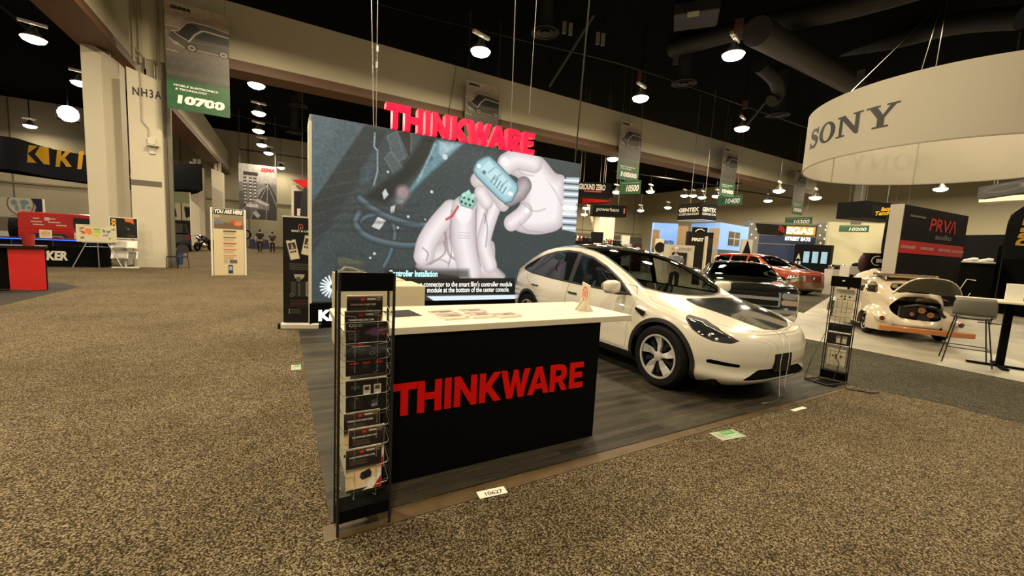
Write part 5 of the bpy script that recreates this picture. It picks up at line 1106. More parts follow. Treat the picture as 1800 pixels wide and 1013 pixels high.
for Wn in ([(-.98, 1.13), (-1.5, 1.54), (-1.95, 1.6), (-1.95, 1.13)], [(-2.06, 1.13), (-2.06, 1.6), (-3.0, 1.6), (-3.0, 1.13)], [(-3.1, 1.13), (-3.1, 1.6), (-3.98, 1.56), (-4.12, 1.13)]): g, B = B.cut(side(Wn, .4)); g.sides('side_window', CARGLASS, su)
lo_, B = B.cut(lambda x, y, z: z-.60); lo_.obj('lower_body', BZ, su); B.obj('body', RP, su)
m = MB(); m.box(-4.0, .6, -.85, .85, .2, .36); m.build('underbody', PUREBLK, su)
for k in (0, -3.1):
    for s in (1, -1): wheel(su, k, s*.86, .37, .25, .25, 'disc', CHROME, s)
for s in (1, -1): m = MB(); m.sphere((-.85, s*1.1, 1.15), (.07, .13, .10), 12, 8); m.build('side_mirror', RP, su, True)
m = MB(); m.box(-1.1, -.72, -.75, .75, .9, 1.1); m.build('dashboard', INTER, su); seats(su, (-1.85, -2.8), INTER, h0=.6, back=.7)
# silver car half hidden behind it
sv = thing('silver_car', 'silver car half hidden behind the orange-red estate', 'car', (24.6, 10.6, .003), math.radians(-80)); sv.scale = (1.12, 1.0, 1.0)
SVP = paint('silver_paint', (.42, .43, .43), .22, metal=.6)
B = body({k: (v if not isinstance(v, list) else v) for k, v in SP.items()}, 80, 14, 18); _, B = B.cut(arch((0, -2.89), .40, .355, .5)); g, B = B.cut(side(WIN, .4)); g.sides('side_window', CARGLASS, sv); g, B = B.cut(top(ROOF, .9)); r_, g = g.cut(lambda x, y, z: x+1.42); r_.obj('roof', SVP, sv); g.obj('windscreen', SCREEN_GL, sv)
h, B = B.cut(side(HLP, .45)); h.sides('headlight', LAMPGL, sv); B.obj('body', SVP, sv); m = MB(); m.box(-3.5, .6, -.8, .8, .2, .36); m.build('underbody', PUREBLK, sv)
for k in (0, -2.89):
    for s in (1, -1): wheel(sv, k, s*.82, .355, .25, .24, 'disc', DKMETAL, s)
# ================================================================== PANELS AND PEOPLE
def panel(name, lab, cat, l, r, yb, dl, dr, th, m, group=None, floor=True, kind='panel', bevel=0.):
    """upright board seen between l=(px, py top) and r=(px, py top); yb: py of its foot if it does not stand on the floor"""
    a, b = at(l[0], l[1], dl), at(r[0], r[1], dr); w = (b-a).xy.length; ang = math.atan2(b.y-a.y, b.x-a.x)
    zt = (a.z+b.z)/2; z0 = 0. if floor else at((l[0]+r[0])/2, yb, (dl+dr)/2).z; c = (a+b)/2
    t = thing(name, lab, cat, (c.x, c.y, z0), ang, group); h = zt-z0
    k = MB(); k.box(-w/2, w/2, 0, th, 0.004 if floor else 0, h); k.build(kind, m, t, bevel=bevel); t['w'], t['h'] = w, h; return t, w, h
def facing(px, py, d):                                  # heading that turns a thing's front (-y) to the camera
    p = at(px, py, d); return math.atan2(p.y, p.x)-PI/2
SKIN = mat('skin', (.42, .26, .18), .55)
def skin(name, pts, edges, rad, m, parent, root=0, sub=2):
    me = bpy.data.meshes.new(name); me.from_pydata(pts, edges, []); me.materials.append(m)
    o = bpy.data.objects.new(name, me); COL.objects.link(o); o.parent = parent
    k = o.modifiers.new('skin', 'SKIN'); k.use_smooth_shade = True
    for i, r in enumerate(rad):
        v = me.skin_vertices[0].data[i]; v.radius = (r, r) if not isinstance(r, tuple) else r; v.use_root = (i == root)
    s = o.modifiers.new('sub', 'SUBSURF'); s.levels = sub; s.render_levels = sub; return o
def person(lab, loc, rz, shirt, pants, hair, hgt=1.76, stride=.16, swing=.14, pack=None, hairless=False, hold=False):
    """walks / stands along its own -y; left = +x"""
    t = thing('person', lab, 'person', loc, rz); k = hgt/1.76; t.scale = (k, k, k)
    hip, ch = .93, 1.40
    P = [(0, 0, hip), (0, .01, 1.12), (0, .015, 1.30), (0, .01, ch), (0, .0, 1.50), (0, -.01, 1.56)]; E = [(0, 1), (1, 2), (2, 3), (3, 4), (4, 5)]; Rr = [(.155, .11), (.14, .105), (.165, .11), (.14, .085), .055, .055]
    def chain(base, pts, rs):
        prev = base
        for p, r in zip(pts, rs): P.append(p); Rr.append(r); E.append((prev, len(P)-1)); prev = len(P)-1
        return prev
    legs, arms = [], []
    for s in (1, -1):
        st = stride*s; L = [(.10*s, 0, .86), (.105*s, -.04-.5*st*.6, .50), (.11*s, .0-st, .10)]; chain(0, L, [.085, .058, .042]); chain(len(P)-1, [(.115*s, -.10-st, .05)], [.035]); legs.append(L)
        sw = -swing*s; A = [(.19*s, .01, 1.41), (.245*s, .04-sw*.3, 1.14), (.25*s, -.03-sw, .90)]; w = chain(3, A, [.062, .043, .030]); arms.append(A)
        h = chain(w, [(.25*s, -.045-sw, .84)], [.034])
        for f, (dx, dy, ln) in enumerate(((-.0, -.030, .075), (0, -.010, .085), (0, .010, .08), (0, .028, .062))): chain(h, [(.25*s+dx, -.05-sw+dy, .80), (.243*s, -.055-sw+dy, .80-ln*.6)], [.010, .008])
        chain(h, [(.235*s, -.085-sw, .835), (.232*s, -.095-sw, .80)], [.011, .009])
    skin('body', P, E, Rr, SKIN, t)
    m = MB(); m.sphere((0, -.02, 1.655), (.076, .094, .112), 20, 14); m.sphere((0, -.045, 1.60), (.058, .062, .055), 14, 10); m.sphere((0, -.112, 1.645), (.014, .022, .024), 8, 6)
    for s in (1, -1): m.sphere((.078*s, -.01, 1.65), (.012, .022, .032), 8, 6)
    hd = m.build('head', SKIN, t, True)
    m = MB()
    for s in (1, -1): m.sphere((.030*s, -.104, 1.668), (.012, .008, .008), 8, 6); m.box(.015*s-.014*(s < 0), .015*s+.014*(s > 0)+.014, -.114, -.10, 1.688, 1.693)
    m.tube([(-.022, -.098, 1.598), (0, -.108, 1.596), (.022, -.098, 1.598)], .005, 6); m.build('face_features', mat('dark_features', (.05, .025, .02), .5), hd, True)
    m = MB(); m.sphere((0, .005, 1.69), (.086, .094, .090), 18, 12); m.sphere((0, .045, 1.64), (.074, .058, .085), 14, 10); m.build('hair', hair, t, True)
    Ps = [(0, 0, .90), (0, .01, 1.12), (0, .015, 1.30), (0, .01, 1.41), (0, .005, 1.465)]; Es = [(0, 1), (1, 2), (2, 3), (3, 4)]; Rs = [(.175, .13), (.16, .125), (.185, .13), (.155, .10), .07]
    for A in arms:
        n = len(Ps); mid_ = tuple(A[1][i]*.75+A[0][i]*.25 for i in range(3)); Ps += [A[0], mid_]; Es += [(3, n), (n, n+1)]; Rs += [.075, .066]
    skin('shirt', Ps, Es, Rs, shirt, t, 2)
    Pt = [(0, 0, .95), (0, 0, .88)]; Et = [(0, 1)]; Rt = [(.165, .12), (.16, .12)]
    for L in legs:
        n = len(Pt); Pt += [L[0], L[1], (L[2][0], L[2][1], .09)]; Et += [(1, n), (n, n+1), (n+1, n+2)]; Rt += [.10, .076, .062]
    skin('trousers', Pt, Et, Rt, pants, t, 1)
    for L in legs: m = MB(); m.sphere((L[2][0], L[2][1]-.06, .045), (.048, .135, .045), 12, 8); m.build('shoe', mat('dark_shoe', (.03, .03, .03), .5), t, True)
    if pack: m = MB(); m.sphere((0, .19, 1.24), (.15, .10, .21), 14, 10); m.build('backpack', pack, t, True)
    return t
NAVY = mat('dark_navy_cloth', (.012, .013, .018), .9); DKCL = mat('black_cloth', (.010, .010, .010), .9); GREYCL = mat('grey_blue_cloth', (.18, .20, .22), .9); BRNCL = mat('brown_grey_cloth', (.045, .038, .032), .9)
BLKHAIR = mat('black_hair', (.010, .008, .007), .6); GREYHAIR = mat('grey_hair', (.42, .40, .36), .6)
g = ground(457, 444); person('bigger of two people walking away down the aisle, dark shirt and trousers', (g.x, g.y, 0), PI-.1, NAVY, DKCL, BLKHAIR, 1.80, .22, .16)
g = ground(479, 445); person('smaller of two people walking away down the aisle, with a backpack', (g.x, g.y, 0), PI+.05, BRNCL, DKCL, BLKHAIR, 1.66, .08, .10, mat('dark_backpack', (.03, .022, .02), .8))
p = at(1189, 441, 15); person('grey-haired person in a grey-blue shirt standing by the pale kiosk screen', (p.x, p.y, .003), 2.5, GREYCL, DKCL, GREYHAIR, 1.78, .02, .05)
# ================================================================== LEFT SIDE
def onYl(px, py, Y): r = at(px, py, 1)-o3; return o3+r*(Y/r.y)
# near dark counter with its red panel
dk = thing('dark_counter', 'black counter with a bright red end panel at the far left', 'counter', (-4.55, 12.78, .004), .32)
m = MB(); m.box(-2.6, 0, .02, .62, 0, .92); m.build('body', PUREBLK, dk)
m = MB(); m.box(-2.75, .03, -.06, .66, .92, .975); m.build('countertop', BLACK, dk, bevel=.006)
m = MB(); m.box(-.52, -.01, 0, .02, .01, .915); m.build('red_panel', mat('bright_red_panel', (.55, .012, .010), .5, var=.12, vscale=9), dk)
Md = Matrix.Translation((-4.55, 12.78, .004)) @ Matrix.Rotation(.32, 4, 'Z')
cp = thing('tumbler', 'red translucent tumbler on the black and red counter', 'cup', Md @ Vector((-.23, .12, .977))); m = MB(); m.lathe([(.0, .0), (.085, 0), (.10, .25), (.094, .25), (.08, .01), (0, .01)], 20); m.build('cup_wall', mat('red_plastic', (.30, .02, .025), .15, coat=.5), cp, True)
cd = thing('tent_card', 'small white folded card left of the red tumbler', 'card', Md @ Vector((-.70, .1, .977)), .5); m = MB(); m.add([(-.06, -.05, 0), (.06, -.05, 0), (.03, 0, .26), (-.09, 0, .26), (-.06, .05, 0), (.06, .05, 0)], [(0, 1, 2, 3), (3, 2, 5, 4)]); o = m.build('folded_card', PAPER, cd); q = o.modifiers.new('thick', 'SOLIDIFY'); q.thickness = .004
p = Pic(14, 20, (.78, .74, .64)); p.rect(.1, .55, .9, .62, (.7, .1, .08)); p.lines(.2, .8, .65, .9, 3, (.4, .4, .35)); p.mesh('print', .10, .12, PRINTED, cd, -.06, .01, -.052)
fr = thing('chrome_frame', 'chrome tube frame on the floor before the black and red counter', 'frame', (*ground(16, 514).xy, .004), .3)
m = MB(); m.tube([(-.7, -.1, .05), (.28, -.1, .03), (.30, .0, .03), (-.7, .0, .12)], .012, 8); m.build('tube', CHROME, fr); m = MB(); m.lathe([(0, -.02), (.05, -.02), (.05, .02), (0, .02)], 16, (-.35, -.05, .05), 'y'); m.build('castor', RUBBER, fr)
# long black counter with blue light
kc = thing('lit_counter', 'long black counter with a blue light strip and large white letters', 'counter', (-5.6, 19.6, 0), .0)
m = MB(); m.box(-6.0, .05, 0, .75, 0.004, .70); m.build('body', PUREBLK, kc)
m = MB(); m.box(-6.0, .05, .02, .7, .93, .96); m.build('glass_top', mat('dark_glass_top', (.03, .035, .06), .1), kc)
m = MB(); m.box(-6.0, .05, -.004, .006, .70, .93); m.build('glass_front', glass('dark_showcase_glass', (.3, .32, .4), .9), kc)
m = MB(); m.box(-6.0, .05, .70, .74, .70, .96); m.build('back_panel', PUREBLK, kc)
m = MB(); m.box(-6.0, .0, .0, .03, .905, .925); m.build('light_strip', mat('blue_light', (.02, .10, 1), .4, emit=14), kc)
for x in (-5, -4.05, -3.1, -2.15, -1.2, -.3): m = MB(); m.box(x, x+.03, .0, .7, .70, .93); m.build('divider', mat('pale_divider', (.3, .3, .33), .4), kc)
xa, xb = onYl(47, 448, 19.6).x+5.6, onYl(119.5, 448, 19.6).x+5.6
text(kc, 'KICKER', mat('white_letter_panel', (.62, .6, .52), .4), (xa+xb)/2, .385, xb-xa, .33, y=-.02, bold=.05, shear=.12)
def card_sign(px, py, w, h, lab, pic): 
    q = onYl(px, py, 19.75); t = thing('counter_card', lab, 'sign', (q.x, q.y, .962), .0); k = MB(); k.box(-w/2, w/2, 0, .02, 0, h); k.build('card', PAPER, t); pic.mesh('print', w, h, PRINTED, t, -w/2, 0, -.002); return t
p = Pic(20, 20, (.80, .76, .66)); p.ell(.5, .45, .36, .24, (.75, .45, .35)); p.ell(.5, .45, .26, .15, (.8, .76, .66)); p.lines(.3, .7, .38, .52, 2, (.7, .3, .2)); card_sign(80, 408, .29, .28, 'white card with a reddish oval standing on the blue-lit counter', p)
p = Pic(14, 16, (.78, .72, .60)); p.rect(.3, .3, .8, .8, (.6, .5, .4)); card_sign(138, 408, .22, .22, 'small cream card on the blue-lit counter, beside the map board', p)
# easel with map
g = ground(173.5, 471.5); es = thing('map_easel', 'white board with a coloured country map on a silver tripod easel', 'easel', (g.x, g.y, 0), facing(173, 440, 13.5)*.6)
def pxm(d): return d/FPX
d_ = (Vector((g.x, g.y, CAM_H))-o3).dot(Vector(CF)); W_, H_ = 50*pxm(d_), 30*pxm(d_); zb_ = 46*pxm(d_)
m = MB(); m.box(-W_/2, W_/2, -.02, 0, zb_, zb_+H_); m.build('board', PAPER, es)
p = Pic(70, 42, (.80, .77, .66))
for pts, c in (([(.07, .2), (.2, .14), (.18, .28), (.1, .3)], (.62, .38, .30)), ([(.06, .34), (.2, .38), (.24, .52), (.16, .56)], (.70, .36, .24)), ([(.22, .2), (.38, .24), (.38, .56), (.3, .6), (.22, .4)], (.86, .50, .22)), ([(.42, .18), (.6, .18), (.58, .36), (.42, .32)], (.55, .68, .40)), ([(.42, .36), (.62, .38), (.58, .50), (.42, .48)], (.66, .74, .30)), ([(.40, .52), (.58, .54), (.56, .66), (.48, .76), (.38, .64)], (.80, .76, .30)), ([(.64, .22), (.72, .3), (.70, .46), (.66, .4)], (.40, .42, .48)), ([(.74, .34), (.86, .28), (.84, .42), (.76, .46)], (.42, .45, .50)), ([(.86, .24), (.97, .14), (.95, .3)], (.45, .5, .42)), ([(.64, .56), (.8, .5), (.78, .64), (.66, .66)], (.58, .56, .62)), ([(.78, .68), (.86, .76), (.82, .86)], (.5, .5, .5)), ([(.1, .72), (.2, .7), (.18, .82), (.1, .84)], (.5, .42, .36))): p.poly(pts, c)
p.lines(.2, .8, .04, .1, 1, (.5, .47, .4)); p.mesh('map_print', W_, H_, PRINTED, es, -W_/2, zb_, -.022)
ALU = mat('aluminium_tube', (.5, .5, .5), .35, .8)
for a_, b_ in (((-.24, -.01, zb_+.02), (-31.5*pxm(d_), -.12, 0)), ((.24, -.01, zb_+.02), (31.5*pxm(d_), -.12, 0)), ((0, .0, zb_+H_), (0, .14, 0))): m = MB(); m.cyl(a_, b_, .016, n=8); m.build('leg', ALU, es)
m = MB(); m.box(-.36, .36, -.05, .0, zb_-.03, zb_); m.build('ledge', ALU, es); m = MB(); m.cyl((-.32, -.06, zb_-.16), (.32, -.06, zb_-.16), .008, n=6); m.build('cross_bar', ALU, es)
# poster stand
g = ground(223, 470.5); d_ = (Vector((g.x, g.y, CAM_H))-o3).dot(Vector(CF)); u_ = pxm(d_)
ps = thing('poster_stand', 'white display stand with black speaker poster and two leaflet shelves', 'stand', (g.x, g.y-.1, 0), facing(222, 440, 13)*.5)
m = MB(); m.box(-.03, .03, .02, .08, .02, 16*u_); m.box(-.04, .04, .02, .06, 16*u_, 84*u_); m.build('pole', mat('white_metal', (.7, .68, .62), .4), ps)
m = MB(); m.box(-17*u_, 18*u_, -.22, .22, .004, .03); m.build('base', mat('white_metal', (.7, .68, .62), .4), ps)
m = MB(); m.box(-18*u_, 18*u_, -.03, .02, 51*u_, 88*u_); m.build('poster_frame', mat('white_metal', (.7, .68, .62), .4), ps)
p = Pic(50, 50, (.02, .02, .02)); p.poly([(.52, 0), (.86, 0), (.9, .4), (.6, .3)], (.85, .42, .08)); p.ell(.62, .52, .34, .34, (.075, .075, .075)); p.ell(.62, .52, .28, .28, (.03, .03, .03)); p.ell(.62, .52, .12, .12, (.09, .09, .09)); p.ell(.66, .54, .04, .04, (.45, .45, .45)); p.lines(.62, .95, .84, .94, 2, (.55, .55, .5), .7)
p.mesh('poster', 34*u_, 34*u_, PRINTED, ps, -17*u_, 52.5*u_, -.032)
text(ps, 'KICKER', mat('orange_print', (.78, .42, .05), .5), -12.5*u_, 69.5*u_, 30*u_, 6*u_, y=-.036, bold=.05, rot=-PI/2)
for i, z in enumerate((35, 17)):
    m = MB(); m.add([(-17*u_, -.26, z*u_), (17*u_, -.26, z*u_), (17*u_, -.06, (z+13)*u_), (-17*u_, -.06, (z+13)*u_), (-17*u_, -.04, z*u_), (17*u_, -.04, z*u_)], [(0, 1, 2, 3), (0, 4, 5, 1), (1, 5, 2), (0, 3, 4)]); m.build('shelf', mat('white_metal', (.7, .68, .62), .4), ps)
    m = MB(); m.add([(-13*u_, -.262, (z+1)*u_), (3*u_, -.262, (z+1)*u_), (3*u_, -.10, (z+11)*u_), (-13*u_, -.10, (z+11)*u_)], [(0, 1, 2, 3)]); o = m.build('leaflet_sheet', mat('grey_leaflet', (.38, .36, .32), .6), ps); o.location = (0, -.012, 0)
    m = MB(); m.add([(5*u_, -.262, (z+1)*u_), (15*u_, -.262, (z+1)*u_), (15*u_, -.10, (z+11)*u_), (5*u_, -.10, (z+11)*u_)], [(0, 1, 2, 3)]); o = m.build('leaflet_sheet', mat('white_card', (.8, .76, .66), .5) if i == 0 else mat('dark_leaflet', (.12, .12, .11), .6), ps); o.location = (0, -.012, 0)
# chair and bin by the column
g = ground(309, 470.5); ch = thing('stacking_chair', 'black stacking chair beside the cream column', 'chair', (g.x+.12, g.y-.35, 0), -2.2)
SEATM = mat('charcoal_fabric', (.022, .02, .02), .9)
m = MB(); m.box(-.23, .23, -.22, .22, .42, .47); m.build('seat', SEATM, ch, bevel=.02)
m = MB(); m.prism(spline2([(-.21, .62), (.21, .62), (.22, .80), (.12, .90), (-.12, .90), (-.22, .80)], True, 4), .22, .26, 'xz'); m.build('backrest', SEATM, ch, bevel=.01)
for s in (1, -1): m = MB(); m.tube([(.24*s, -.22, 0), (.24*s, -.20, .44), (.24*s, .2, .44)], .012, 8); m.build('leg', DKMETAL, ch); m = MB(); m.tube([(.24*s, .26, 0), (.24*s, .2, .44), (.22*s, .25, .78)], .012, 8); m.build('leg', DKMETAL, ch)
g = ground(305, 466); bn = thing('waste_bin', 'blue waste bin with a white lid behind the black chair', 'bin', (g.x+.1, g.y+.35, 0)); m = MB(); m.lathe([(0, .0), (.15, 0), (.19, .60), (.18, .60), (.14, .02), (0, .02)], 20); m.build('bin_body', mat('blue_plastic', (.02, .05, .16), .4), bn, True); m = MB(); m.lathe([(0, .66), (.15, .66), (.20, .64), (.205, .59), (.195, .59)], 20); m.build('lid', mat('white_plastic', (.7, .68, .6), .4), bn, True)
# direction board
g0, g1 = ground(372, 484.5), ground(433.5, 484); zt = onYl(371, 364, g0.y).z; w = (g1-g0).length; yh = thing('direction_board', 'tall white directory board with black heading and coloured picture', 'sign board', (*((g0+g1)/2).xy, 0), math.atan2(g1.y-g0.y, g1.x-g0.x)); h = zt
m = MB(); m.box(-w/2+.08, w/2-.06, -.012, .012, .004, h-.01); m.build('board', mat('cream_board', (.72, .66, .52), .5), yh)
for x in (-w/2, w/2-.05): m = MB(); m.box(x, x+.05, -.03, .03, 0, h); m.build('side_post', mat('white_metal', (.7, .68, .62), .4), yh)
p = Pic(70, 140, (.80, .74, .60)); p.rect(0, 0, 1, .088, (.03, .025, .02)); p.rect(0, .088, 1, .30, (.52, .47, .38)); p.rect(0, .20, 1, .30, (.40, .33, .26)); p.rect(.02, .10, .2, .13, (.7, .62, .5)); p.poly([(.02, .20), (.12, .165), (.36, .20), (.30, .23), (.04, .23)], (.42, .42, .52), soft=.006); p.poly([(.5, .19), (.62, .16), (.76, .20), (.70, .23)], (.75, .25, .2), soft=.006); p.poly([(.7, .19), (.9, .175), (.97, .22), (.84, .25), (.68, .235)], (.86, .45, .24), soft=.006); p.poly([(.38, .18), (.5, .16), (.54, .20), (.42, .21)], (.40, .52, .35), soft=.006)
for k, c in enumerate(((.24, .12, .12), (.42, .40, .25), (.66, .14, .12), (.72, .36, .25), (.76, .52, .36))): y = .325+k*.092; p.rect(.30, y, .74, y+.018, c); p.lines(.32, .70, y+.024, y+.07, 4, (.5, .42, .34), .7)
p.rect(.5, .765, .76, .82, (.35, .28, .3), .9, .01); p.rect(.30, .765, .45, .82, (.68, .62, .5)); p.rect(.455, .845, .61, .975, (.12, .17, .28)); p.rect(.48, .865, .585, .925, (.6, .66, .7)); p.lines(.4, .68, .98, .992, 1, (.5, .44, .36))
p.mesh('print', w-.16, h-.03, PRINTED, yh, -w/2+.09, .01, -.014)
text(yh, 'YOU ARE HERE', LETW, .01, h-.115, w*.80, .14, y=-.017, bold=.05, shear=.2)
# ---- hanging ring of the left booth
KX = [(-80, 24.6), (0, 25), (37, 25.6), (93, 28.6), (160, 30.6), (232, 31.6), (300, 31.9), (356, 31.6)]
def kpt(px, z):
    d = np.interp(px, [k[0] for k in KX], [k[1] for k in KX]); q = at(px, 320, d); return np.array([q.x, q.y, z])
kr = thing('hanging_ring', 'black hanging ring sign with yellow letters, high at the far left', 'hanging sign', (0, 0, 0))
m = MB(); xs = np.linspace(-80, 356, 40); vs = []
for x in xs:
    a_, b_ = kpt(x, 4.62), kpt(x, 6.62); n = np.array([a_[0], a_[1], 0]); n /= np.linalg.norm(n); vs += [a_, b_, b_+n*.08, a_+n*.08]
fs = [(i*4+k, i*4+(k+1) % 4, i*4+4+(k+1) % 4, i*4+4+k) for i in range(39) for k in range(4)]+[(3, 2, 1, 0), (156, 157, 158, 159)]
m.add(vs, fs); m.build('front_band', mat('dark_banner_cloth', (.006, .007, .011), .8, spec=.1), kr, True)
m = MB(); vs = []
c0 = kpt(356, 4.62); c1_ = kpt(-80, 4.62)
for i in range(30):
    a_ = i/29; q = c0*(1-a_)+c1_*a_+np.array([-.55, .85, 0])*0; q = q+np.array([2.0, 9., 0])*math.sin(PI*a_); vs += [(q[0], q[1], 4.62), (q[0], q[1], 6.62)]
m.add(vs, [(2*i, 2*i+1, 2*i+3, 2*i+2) for i in range(29)]); o = m.build('back_band', mat('dark_banner_cloth', (.006, .007, .011), .8, spec=.1), kr, True); q = o.modifiers.new('thick', 'SOLIDIFY'); q.thickness = .06
YEL = mat('yellow_print', (.80, .47, .02), .5)
def kwrap(q):
    out = np.zeros_like(q)
    for i, (x, y, z) in enumerate(q):
        a_ = kpt(x, z); n = np.array([a_[0], a_[1], 0]); n /= np.linalg.norm(n); out[i] = a_-n*.03
    return out
def kpoly(polys, nm):
    m = MB()
    for P_ in polys: m.prism(P_, 0, 0, 'xz')
    o = bpy.data.meshes.new(nm); 
    import bmesh
    bm = bmesh.new(); vv = [bm.verts.new(v) for v in m.v]; 
    for f in m.f[:]:
        if len(set(f)) == len(f) and len(f) == 3:
            try: bm.faces.new([vv[i] for i in f])
            except ValueError: pass
    bmesh.ops.subdivide_edges(bm, edges=bm.edges, cuts=2, use_grid_fill=True); q = kwrap(np.array([tuple(v.co) for v in bm.verts]))
    for v, c in zip(bm.verts, q): v.co = c
    bm.to_mesh(o); bm.free(); link(nm, o, YEL, kr)
def Kz(px, py): d = np.interp(px, [k[0] for k in KX], [k[1] for k in KX]); return at(px, py, d).z
Kp = lambda L: [(x, Kz(x, y)) for x, y in L]
kpoly([Kp([(55, 256.5), (71, 258.5), (52, 271), (67, 287.5), (50, 286)]), Kp([(74, 259), (95, 261), (89, 290.5), (79, 289), (65, 272)])], 'arrow_mark')
def kletter(ch, x0, w_, yt, yb):
    _, P_, _h = font_poly(ch); sl = 5; kpoly([[(x0+a*w_+sl*b, Kz(x0+a*w_+sl*b, yb+(yt-yb)*b)) for a, b in P_]], 'letter')
kletter('K', 99, 33, 264, 294); kletter('I', 137, 33, 267, 298)
kletter('K', 193, 33, 279, 309); kletter('E', 229, 33, 281, 312); kletter('R', 262, 33, 284, 315)
m = MB()
for L in ([(104, 317), (120, 315.5), (140, 322)], [(139, 316), (155, 319), (155, 325)]): pass
# ---- white world-map wall, red off-roader
t, w, h = panel('booth_wall', 'white booth wall with a world map in a circle, far left', 'wall panel', (-40, 345), (74, 349), 0, 19, 19, .1, mat('white_wall_print', (.62, .60, .54), .5))
p = Pic(90, 60, (.70, .68, .62)); p.lines(.02, .3, .04, .3, 6, (.45, .44, .42)); p.poly([(.84, 0), (1, 0), (1, .5), (.86, .44), (.9, .25)], (.12, .15, .26)); p.ell(.66, .18, .21, .34, (.14, .17, .27)); p.ell(.66, .18, .195, .315, (.74, .72, .66))
for x, y, rx, ry in ((.56, .14, .05, .09), (.60, .30, .03, .09), (.72, .13, .07, .08), (.70, .26, .03, .08), (.79, .28, .03, .04)): p.ell(x, y, rx, ry, (.45, .55, .62), 1, .02)
p.ell(.88, .44, .045, .05, (.05, .05, .06)); p.lines(.5, .98, .5, .56, 1, (.62, .4, .34)); p.rect(0, .58, 1, 1, (.45, .42, .38)); p.mesh('print', w, h*.62, PRINTED, t, -w/2, h*.38, -.003)
jp = thing('red_off_roader', 'bright red boxy off-roader with a spare tyre, behind the blue-lit counter', 'car', (at(160, 440, 18.5).x, at(160, 440, 18.5).y, 0), facing(110, 400, 18.5)*.75)
JR = paint('red_car_paint', (.55, .015, .012), .25)
m = MB(); m.prism([(-2.0, .55), (-1.55, .55), (-1.45, .98), (-.75, .98), (-.65, .55), (1.2, .55), (1.25, 1.22), (-2.0, 1.22)], -.82, .82, 'xz'); m.build('tub', JR, jp, bevel=.03)
m = MB(); m.prism([(-2.02, 1.22), (1.2, 1.22), (.9, 1.84), (.6, 1.90), (-1.85, 1.90), (-1.98, 1.84)], -.76, .76, 'xz'); m.build('hard_top', JR, jp, bevel=.04)
for x0, x1 in ((-.45, .35), (.42, .85)): m = MB(); m.box(x0, x1, -.768, -.75, 1.28, 1.74); m.build('side_window', DARKGL, jp, bevel=.03)
m = MB(); m.prism([(-1.75, .62), (-1.55, 1.02), (-.70, 1.02), (-.45, .62), (-.55, .62), (-.78, .94), (-1.48, .94), (-1.65, .62)], -1.0, -.8, 'xz'); m.build('wheel_arch_flare', TRIMB, jp)
m = MB(); m.box(1.2, 2.6, -.62, .62, .6, 1.2); m.build('bonnet', JR, jp, bevel=.04)
m = MB()
for x, z, ww in ((-1.5, 1.64, .18), (-1.05, 1.64, .18), (-1.5, 1.5, .3), (-1.0, 1.5, .35), (-1.45, 1.38, .3), (-.8, 1.38, .3)): m.box(x-ww/2, x+ww/2, -.764, -.76, z-.022, z+.022)
m.box(-1.27, -1.13, -.764, -.76, 1.56, 1.7); m.build('side_decals', mat('pale_decal', (.75, .55, .5), .4), jp)
for x in (-1.1, 1.9):
    for s in (1, -1): wheel(jp, x, s*.8, .42, .22, .28, 'disc', DKMETAL, s)
m = MB(); m.lathe([(.18, -.13), (.36, -.14), (.42, -.10), (.43, 0), (.42, .10), (.36, .14), (.18, .13)], 36, (-2.18, 0, 1.18), 'x')
for k in range(30): a_ = 2*PI*k/30; m.cbox((0, 0, .425), (.24, .05, .035), Matrix.Translation((-2.18, 0, 1.18)) @ Matrix.Rotation(a_, 4, 'X'))
m.build('spare_tyre', RUBBER, jp)
# ---- black pickup, motorcycle and wall shelves seen past the column
g = ground(316, 443); bp_ = thing('black_truck_rear', 'black pickup seen from behind, right of the cream column', 'truck', (g.x-.35, g.y, 0), facing(316, 420, 26)*.9)
m = MB(); m.box(-.95, .95, .25, 5, .55, 1.18); m.build('body', KP, bp_, bevel=.05); m = MB(); m.prism([(-.85, 1.18), (.85, 1.18), (.72, 1.85), (-.72, 1.85)], 1.6, 3.4, 'xz'); m.build('cab', KP, bp_, bevel=.06)
m = MB(); m.box(-.66, .66, 1.56, 1.6, 1.28, 1.74); m.build('rear_window', DARKGL, bp_); m = MB(); m.box(-.80, .80, .22, .26, .62, 1.14); m.build('tailgate', paint('dark_grey_paint', (.03, .03, .032), .25), bp_, bevel=.02); m = MB(); m.box(-.95, .95, .02, .25, .45, .62); m.build('bumper', DKMETAL, bp_, bevel=.03)
m = MB(); m.box(-.12, .12, -.0, .02, .48, .6); m.build('number_plate', mat('green_white_plate', (.5, .55, .45), .5), bp_)
for s in (1, -1): m = MB(); m.box(.82*s-.06, .82*s+.06, .2, .26, .8, 1.14); m.build('tail_light', TAILRED, bp_); wheel(bp_, .82*s, .95, .42, .24, .3, 'disc', DKMETAL, 1).rotation_euler = (0, 0, -PI/2*s)
g = ground(349, 441.5); mc = thing('motorcycle', 'dark touring motorcycle parked between the pickup and the directory board', 'motorcycle', (g.x, g.y, 0), facing(349, 420, 27)-.5)
for y in (-.1, 1.5): m = MB(); m.lathe([(.20, -.06), (.29, -.08), (.32, 0), (.29, .08), (.20, .06)], 24, (0, y, .32), 'x'); m.build('wheel', RUBBER, mc, True)
m = MB(); m.tube([(0, -.1, .32), (0, .1, .75), (0, .3, .95), (0, .8, .85), (0, 1.2, .75), (0, 1.5, .45)], [.05, .08, .2, .2, .16, .1], 10); m.build('frame_and_tank', KP, mc, True); m = MB(); m.sphere((0, .65, .45), (.25, .32, .22), 12, 8); m.build('engine', CHROME, mc, True)
